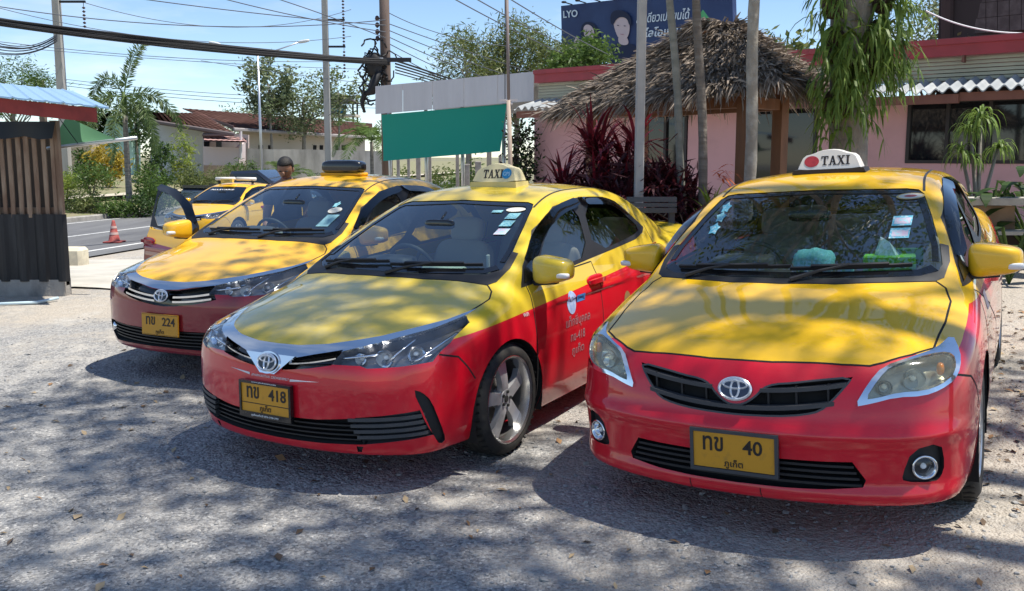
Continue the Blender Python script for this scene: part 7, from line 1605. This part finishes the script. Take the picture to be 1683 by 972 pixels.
# side writing of the lowered taxi
dl=d2[('f',1)]
sticker(dl,sh2,ellipse(-.76,.775,.060,.072,28),mat('decal_blue_pale',(.30,.42,.68),.5,noise=(40,(.45,.55,.75),.45,.6)),'door_emblem',.002,'S'); sticker(dl,sh2,rect(-.95,.765,-.83,.81),mat('decal_blue',(.05,.22,.55),.5),'door_emblem',.002,'S')
def side_text(root,shape,body,cx,cz,h,w,m):
    P=cast(shape,'S',[(cx,cz)],1)[0]; n=nrm(shape,P[None])[0]; u=np.array([-1.,0,0]); u=u-n*(u@n); u/=np.linalg.norm(u); v=np.cross(n,u); v*=np.sign(v[2]); b=MB(); text_on(b,body,lambda a,c,d: P+u*a+v*c+n*(.002+d),h,w,depth=.0008); b.build('door_lettering',m,root)
M_dl=mat('decal_silver',(.33,.20,.22),.6)
side_text(dl,sh2,'แท็กซี่บุคคล',-.83,.655,.085,.34,M_dl); side_text(dl,sh2,'ทข-418',-.82,.562,.055,.20,M_dl); side_text(dl,sh2,'ภูเก็ต',-.82,.47,.075,.17,M_dl)
sticker(d2[('r',1)],sh2,ellipse(-1.62,.66,.055,.065,24),mat('decal_gold',(.30,.20,.08),.5),'door_emblem',.002,'S')
side_text(t2,sh2,'WiFi',-.19,.795,.022,.06,M_white)
sticker(d3[('f',1)],sh3,rect(-.52,.80,-.40,.885),mat('decal_grey_white',(.55,.42,.42),.5),'door_emblem',.002,'S')
# things lying on the dashboards (each its own thing)
def in_car(root,p): return root.matrix_world@Vector(p)
def drop(o,root,p,rz=0.):
    o.matrix_world=root.matrix_world@Matrix.Translation(p)@Matrix.Rotation(rz,4,'Z'); return o
rng=np.random.default_rng(2)
def crumple(V): return V*(1+.10*np.sin(V[:,:1]*5+V[:,2:3]*4)+.06*np.sin(V[:,1:2]*9+1))
b=MB(); b.sell((0,0,.055),(.17,.21,.13),.9,.9,12,20,fn=crumple); o=b.build('cloth_bundle',mat('turquoise_cloth',(.16,.50,.52),.8,bump=(25,.5,.02)),smooth=True); drop(o,t3,(-.33,.075,.985)); tag(o,'crumpled turquoise cloth bundle on the dashboard','cloth')
tb=empty('tissue_box',label='green tissue box with a white tissue on the dashboard',cat='tissue box'); drop(tb,t3,(-.36,.435,.985),.1)
b=MB(); b.rbox((0,0,.045),(.11,.24,.085),.006); b.build('box',mat('tissue_green',(.16,.52,.05),.6,noise=(25,(.08,.34,.04),.5,.6)),tb)
b=MB(); b.add([(-.02,-.07,.088),(.02,-.05,.088),(.03,.03,.088),(-.02,.05,.088),(-.01,-.04,.18),(.01,.0,.155)],[(0,1,4),(1,2,5,4),(2,3,5),(3,0,4,5)]); b.build('tissue',mat('tissue_white',(.55,.72,.72),.8),tb)
for yy in(-.03,.06): b=MB(); b.prism(ellipse(yy,.045,.016,.018,14),lambda a,c,d: np.array([.0552+d,a,c]),0,.001); b.build('printed_dot',mat('print_dark_green',(.05,.16,.06),.6),tb,fix=True)
b=MB(); b.rbox((0,0,.05),(.02,.16,.09),.004); o=b.build('route_card',mat('dark_green_card',(.10,.30,.06),.6)); drop(o,t3,(-.46,.50,1.0),.1); tag(o,'green framed card standing behind the tissue box','card')
b=MB(); b.rbox((0,0,.02),(.05,.06,.04),.008); o=b.build('small_box',mat('turquoise_box',(.15,.48,.50),.6)); drop(o,t3,(-.30,.245,.985)); tag(o,'small turquoise box beside the tissue box','box')
b=MB(); b.sell((0,0,.02),(.14,.32,.05),.8,.8,8,18,fn=crumple); o=b.build('folded_cloth',mat('pale_green_cloth',(.50,.58,.46),.8),smooth=True); drop(o,t2,(-.36,.20,.985)); tag(o,'pale folded cloth on the lowered taxi dashboard','cloth')
b=MB(); b.rbox((0,0,.045),(.025,.02,.14),.006); o=b.build('phone_holder',mat('pale_plastic',(.50,.52,.48),.5)); drop(o,t2,(-.40,.50,.985)); tag(o,'upright pale phone holder on the lowered taxi dashboard','phone holder')
b=MB(); b.sell((0,0,.035),(.06,.09,.08),.8,.8,8,14); o=b.build('dashboard_figure',mat('pale_figure',(.50,.50,.46),.6),smooth=True); drop(o,t1,(-.36,.02,.985)); tag(o,'small pale ornament on the maroon taxi dashboard','ornament')
# ---------------------------------------------------------------- taxi on the road, dark pickup, standing man
t4=dup(t1b) if False else None
def set_mat(o,m):
    for s in o.material_slots: s.link='OBJECT'; s.material=m
# far taxi: the same model with doors shut, tinted screen and a light bar
def all_ch(o): return [c for ch in o.children for c in [ch]+all_ch(ch)]
t4=dup(t1); t4['label']='bright yellow taxi with roof light bar and tinted windscreen on the road'; t4['group']='taxis on the street'
for c in all_ch(t4):
    n_=c.name.split('.')[0]
    if n_=='windscreen': set_mat(c,M_tint)
    if n_ in('front_bumper','front_wing','front_door','rear_door','body'): set_mat(c,MATS['t1_yellow'])
    if n_ in('sticker','number_plate','plate_lettering','roof_lamp','lamp_base'): bpy.data.objects.remove(c)
fy=px(345,330,21.6); a4=-1.86; c,s_=math.cos(a4),math.sin(a4); z4=ZR
t4.matrix_world=Matrix(((c,-s_,0,fy[0]-.2),(s_,c,0,22.0),(0,0,1,z4),(0,0,0,1)))
ws4=[c_ for c_ in t4.children if c_.name.startswith('windscreen')][0]
b=MB(); M_=plane_at(sh1,-.05,1.315,.006); text_on(b,'ALLSTARZ',M_,.055,.70,depth=.001,bold=.02); b.build('screen_lettering',M_white,ws4)
for s in(-1,1): b=MB(); b.tube([(-1.25,s*.03,rz1+.10),(-1.25,s*.60,rz1+.095)],.045,8); b.build('light_bar',mat('bar_white',(.75,.72,.66),.4),t4,smooth=True)
b=MB(); b.box((-1.05,-.12,rz1+.05),(.08,.34,.09)); b.build('roof_sign',mat('bar_yellow',(.70,.50,.10),.5),t4); b=MB(); text_on(b,'TAXI',lambda a,c_,d: np.array([-1.009+d,a-.12,rz1+.05+c_]),.05,.18,depth=.001); b.build('sign_lettering',M_ink,t4)
b=MB(); 
for y in(-.5,.5): b.box((-1.25,y,rz1+.03),(.04,.05,.12))
b.build('rack_foot',M_darkiron,t4)
# the driver's door of the first taxi swings open about its front edge
def swing(door,hx,hy,ang):
    T=Matrix.Translation((hx,hy,0)); door.matrix_local=T@Matrix.Rotation(ang,4,'Z')@T.inverted()
    m=door.modifiers.new('thickness','SOLIDIFY'); m.thickness=.05; m.offset=-1
swing(d1[('f',-1)],-.30,-.85,math.radians(71))
# dark pickup parked behind
pp=px(410,300,31.); pk=empty('pickup_truck',(pp[0]+.3,31.,ZR),-.25,label='dark blue pickup truck parked beyond the far taxi',cat='pickup truck'); M_navyc=mat('navy_car_paint',(.012,.016,.026),.25,coat=1.)
def loft(secs):
    b=MB(); n=len(secs[0]); V=[p for s in secs for p in s]; b.add(V,[(i*n+j,i*n+(j+1)%n,(i+1)*n+(j+1)%n,(i+1)*n+j) for i in range(len(secs)-1) for j in range(n)]+[tuple(range(n))[::-1],tuple((len(secs)-1)*n+j for j in range(n))]); return b
def sec(x,w,z0,z1,r=.10): return [(x,-w,z0),(x,w,z0),(x,w,z1-r),(x,w-r,z1),(x,-w+r,z1),(x,-w,z1-r)]
loft([sec(-2.5,.84,.45,1.05),sec(-2.45,.88,.40,1.08),sec(.9,.90,.38,1.06),sec(1.9,.88,.38,1.0),sec(2.45,.80,.42,.86),sec(2.55,.70,.5,.75)]).build('body',M_navyc,pk,angle=40,fix=True)
loft([sec(-.75,.78,1.0,1.15),sec(-.65,.70,1.02,1.66),sec(.35,.70,1.02,1.70),sec(1.25,.78,1.0,1.12)]).build('cab',M_navyc,pk,angle=40,fix=True)
for s in(-1,1):
    b=MB(); b.add([(-.50,s*.765,1.12),(1.0,s*.782,1.12),(.38,s*.725,1.58),(-.50,s*.725,1.58)],[(0,1,2,3)]); b.build('side_window',M_glassd,pk)
    for x in(-1.55,1.6): b=MB(); b.lathe([(.16,-.12),(.36,-.12),(.37,0),(.36,.12),(.16,.12)],20,axis='y',c=(x,s*.80,.37)); w=b.build('wheel',M_tyre,pk,smooth=True); b=MB(); b.lathe([(0,-.10),(.17,-.10),(.19,.10),(0,.10)],16,axis='y',c=(x,s*.83,.37)); b.build('rim',M_silver,w,smooth=True)
    b=MB(); b.sell((2.42,s*.62,.80),(.16,.28,.16),.6,.6,8,12); b.build('headlight',M_refl,pk,smooth=True)
b=MB(); b.add([(1.20,-.68,1.13),(1.20,.68,1.13),(.46,.60,1.62),(.46,-.60,1.62)],[(0,1,2,3)]); b.build('windscreen',M_glassd,pk); b=MB(); b.box((2.5,0,.72),(.10,.9,.18)); b.build('grille',M_black,pk); b=MB(); b.rbox((2.55,0,.5),(.16,1.7,.2),.05); b.build('bumper',M_black,pk)
b=MB()
for s in(-1,1): b.box((-1.6,s*.82,1.13),(1.7,.07,.09))
b.build('bed_rail',M_navyc,pk)
# standing man behind the first taxi, looking down
pm=px(471,260,9.15); gm_=gz(pm[0],9.15); Hm=pm[2]-gm_; man=empty('person',(pm[0],9.15,gm_),label='dark-haired man in a navy shirt standing beyond the maroon taxi, head bowed',cat='person')
def skin_body(name,verts,edges,radii,m,parent,root=0,sub=2):
    me=bpy.data.meshes.new(name); me.from_pydata(verts,edges,[]); o=link(name,me,parent); me.materials.append(m); sk=o.modifiers.new('skin','SKIN'); o.modifiers.new('sub','SUBSURF').levels=sub; o.modifiers['sub'].render_levels=sub
    for v,r in zip(me.skin_vertices[0].data,radii): v.radius=r if isinstance(r,tuple) else (r,r); v.use_root=False
    me.skin_vertices[0].data[root].use_root=True; sk.use_smooth_shade=True; return o
k=Hm/1.70; M_skin=mat('skin_brown',(.26,.135,.085),.5,sub=.05); M_navyshirt=mat('navy_shirt',(.012,.018,.035),.9); M_trous=mat('dark_trousers',(.02,.02,.024),.9); M_hair=mat('black_hair',(.010,.008,.007),.6,bump=(120,.6,.01))
V=[(0,0,.92),(0,.0,1.10),(0,-.01,1.28),(0,-.01,1.40),(0,-.03,1.47),(0,-.05,1.53), (.17,-.01,1.37),(.22,-.03,1.12),(.20,-.18,.93),(.17,-.25,.88), (-.17,-.01,1.37),(-.22,-.03,1.12),(-.20,-.18,.93),(-.17,-.25,.88), (.09,0,.86),(.10,-.02,.48),(.10,.02,.09),(.10,-.14,.04), (-.09,0,.86),(-.10,-.02,.48),(-.10,.02,.09),(-.10,-.14,.04)]
E_=[(0,1),(1,2),(2,3),(3,4),(4,5),(3,6),(6,7),(7,8),(8,9),(3,10),(10,11),(11,12),(12,13),(0,14),(14,15),(15,16),(16,17),(0,18),(18,19),(19,20),(20,21)]
R_=[(.15,.11),(.145,.105),(.16,.11),(.13,.09),.055,.055,.065,.05,.037,.03,.065,.05,.037,.03,.085,.06,.043,.035,.085,.06,.043,.035]
body=skin_body('body',[tuple(c_*k for c_ in p) for p in V],E_,[tuple(q*k for q in r) if isinstance(r,tuple) else r*k for r in R_],M_skin,man)
shv=[(0,0,.88),(0,.0,1.10),(0,-.01,1.28),(0,-.01,1.40),(.175,-.01,1.37),(.215,-.03,1.18),(-.175,-.01,1.37),(-.215,-.03,1.18)]
skin_body('shirt',[tuple(c_*k for c_ in p) for p in shv],[(0,1),(1,2),(2,3),(3,4),(4,5),(3,6),(6,7)],[(.165*k,.125*k),(.16*k,.12*k),(.175*k,.125*k),(.14*k,.10*k),.078*k,.068*k,.078*k,.068*k],M_navyshirt,man)
trv=[(0,0,.94),(.09,0,.84),(.10,-.02,.48),(.10,.02,.10),(-.09,0,.84),(-.10,-.02,.48),(-.10,.02,.10)]
skin_body('trousers',[tuple(c_*k for c_ in p) for p in trv],[(0,1),(1,2),(2,3),(0,4),(4,5),(5,6)],[(.16*k,.115*k),.095*k,.072*k,.060*k,.095*k,.072*k,.060*k],M_trous,man)
def headfn(V):
    V=V.copy(); lo=V[:,2]<-.1; V[lo,0]*=1-.28*(-V[lo,2]-.1); f=V[:,1]<0; V[f,1]*=.96; return V
Rh=rotx(.42); hc=np.array([0,-.065,1.585])*k
b=MB(); b.sell((0,0,0),(.158*k,.195*k,.225*k),.92,.92,18,24,fn=headfn); b.sell(np.array([0,-.097,-.015])*k,(.032*k,.045*k,.055*k),.9,.9,8,10)
for s in(-1,1): b.sell(np.array([s*.080,.005,-.01])*k,(.022*k,.045*k,.062*k),.9,.9,8,10); b.sell(np.array([s*.032,-.088,.012])*k,(.036*k,.02*k,.014*k),1,1,6,8,mi=1)
b.sell(np.array([0,-.090,-.062])*k,(.055*k,.022*k,.018*k),1,1,6,10,mi=2); b.v=[tuple(Rh@np.array(p)+hc) for p in b.v]; hd=b.build('head',[M_skin,mat('eye_dark',(.02,.015,.012),.3),mat('lips',(.22,.09,.075),.5)],man,smooth=True)
b=MB(); 
def hairfn(V):
    V=V.copy(); cut=(V[:,1]<-.25)&(V[:,2]<.38); V[cut,1]=np.maximum(V[cut,1],-.25); low=V[:,2]<-.35; V[low,2]=-.35; V[low,0]*=.96; return V
b.sell(np.array([0,.012,.018])*k,(.174*k,.205*k,.225*k),.9,.9,16,24,fn=hairfn); b.v=[tuple(Rh@np.array(p)+hc) for p in b.v]; b.build('hair',M_hair,man,smooth=True)
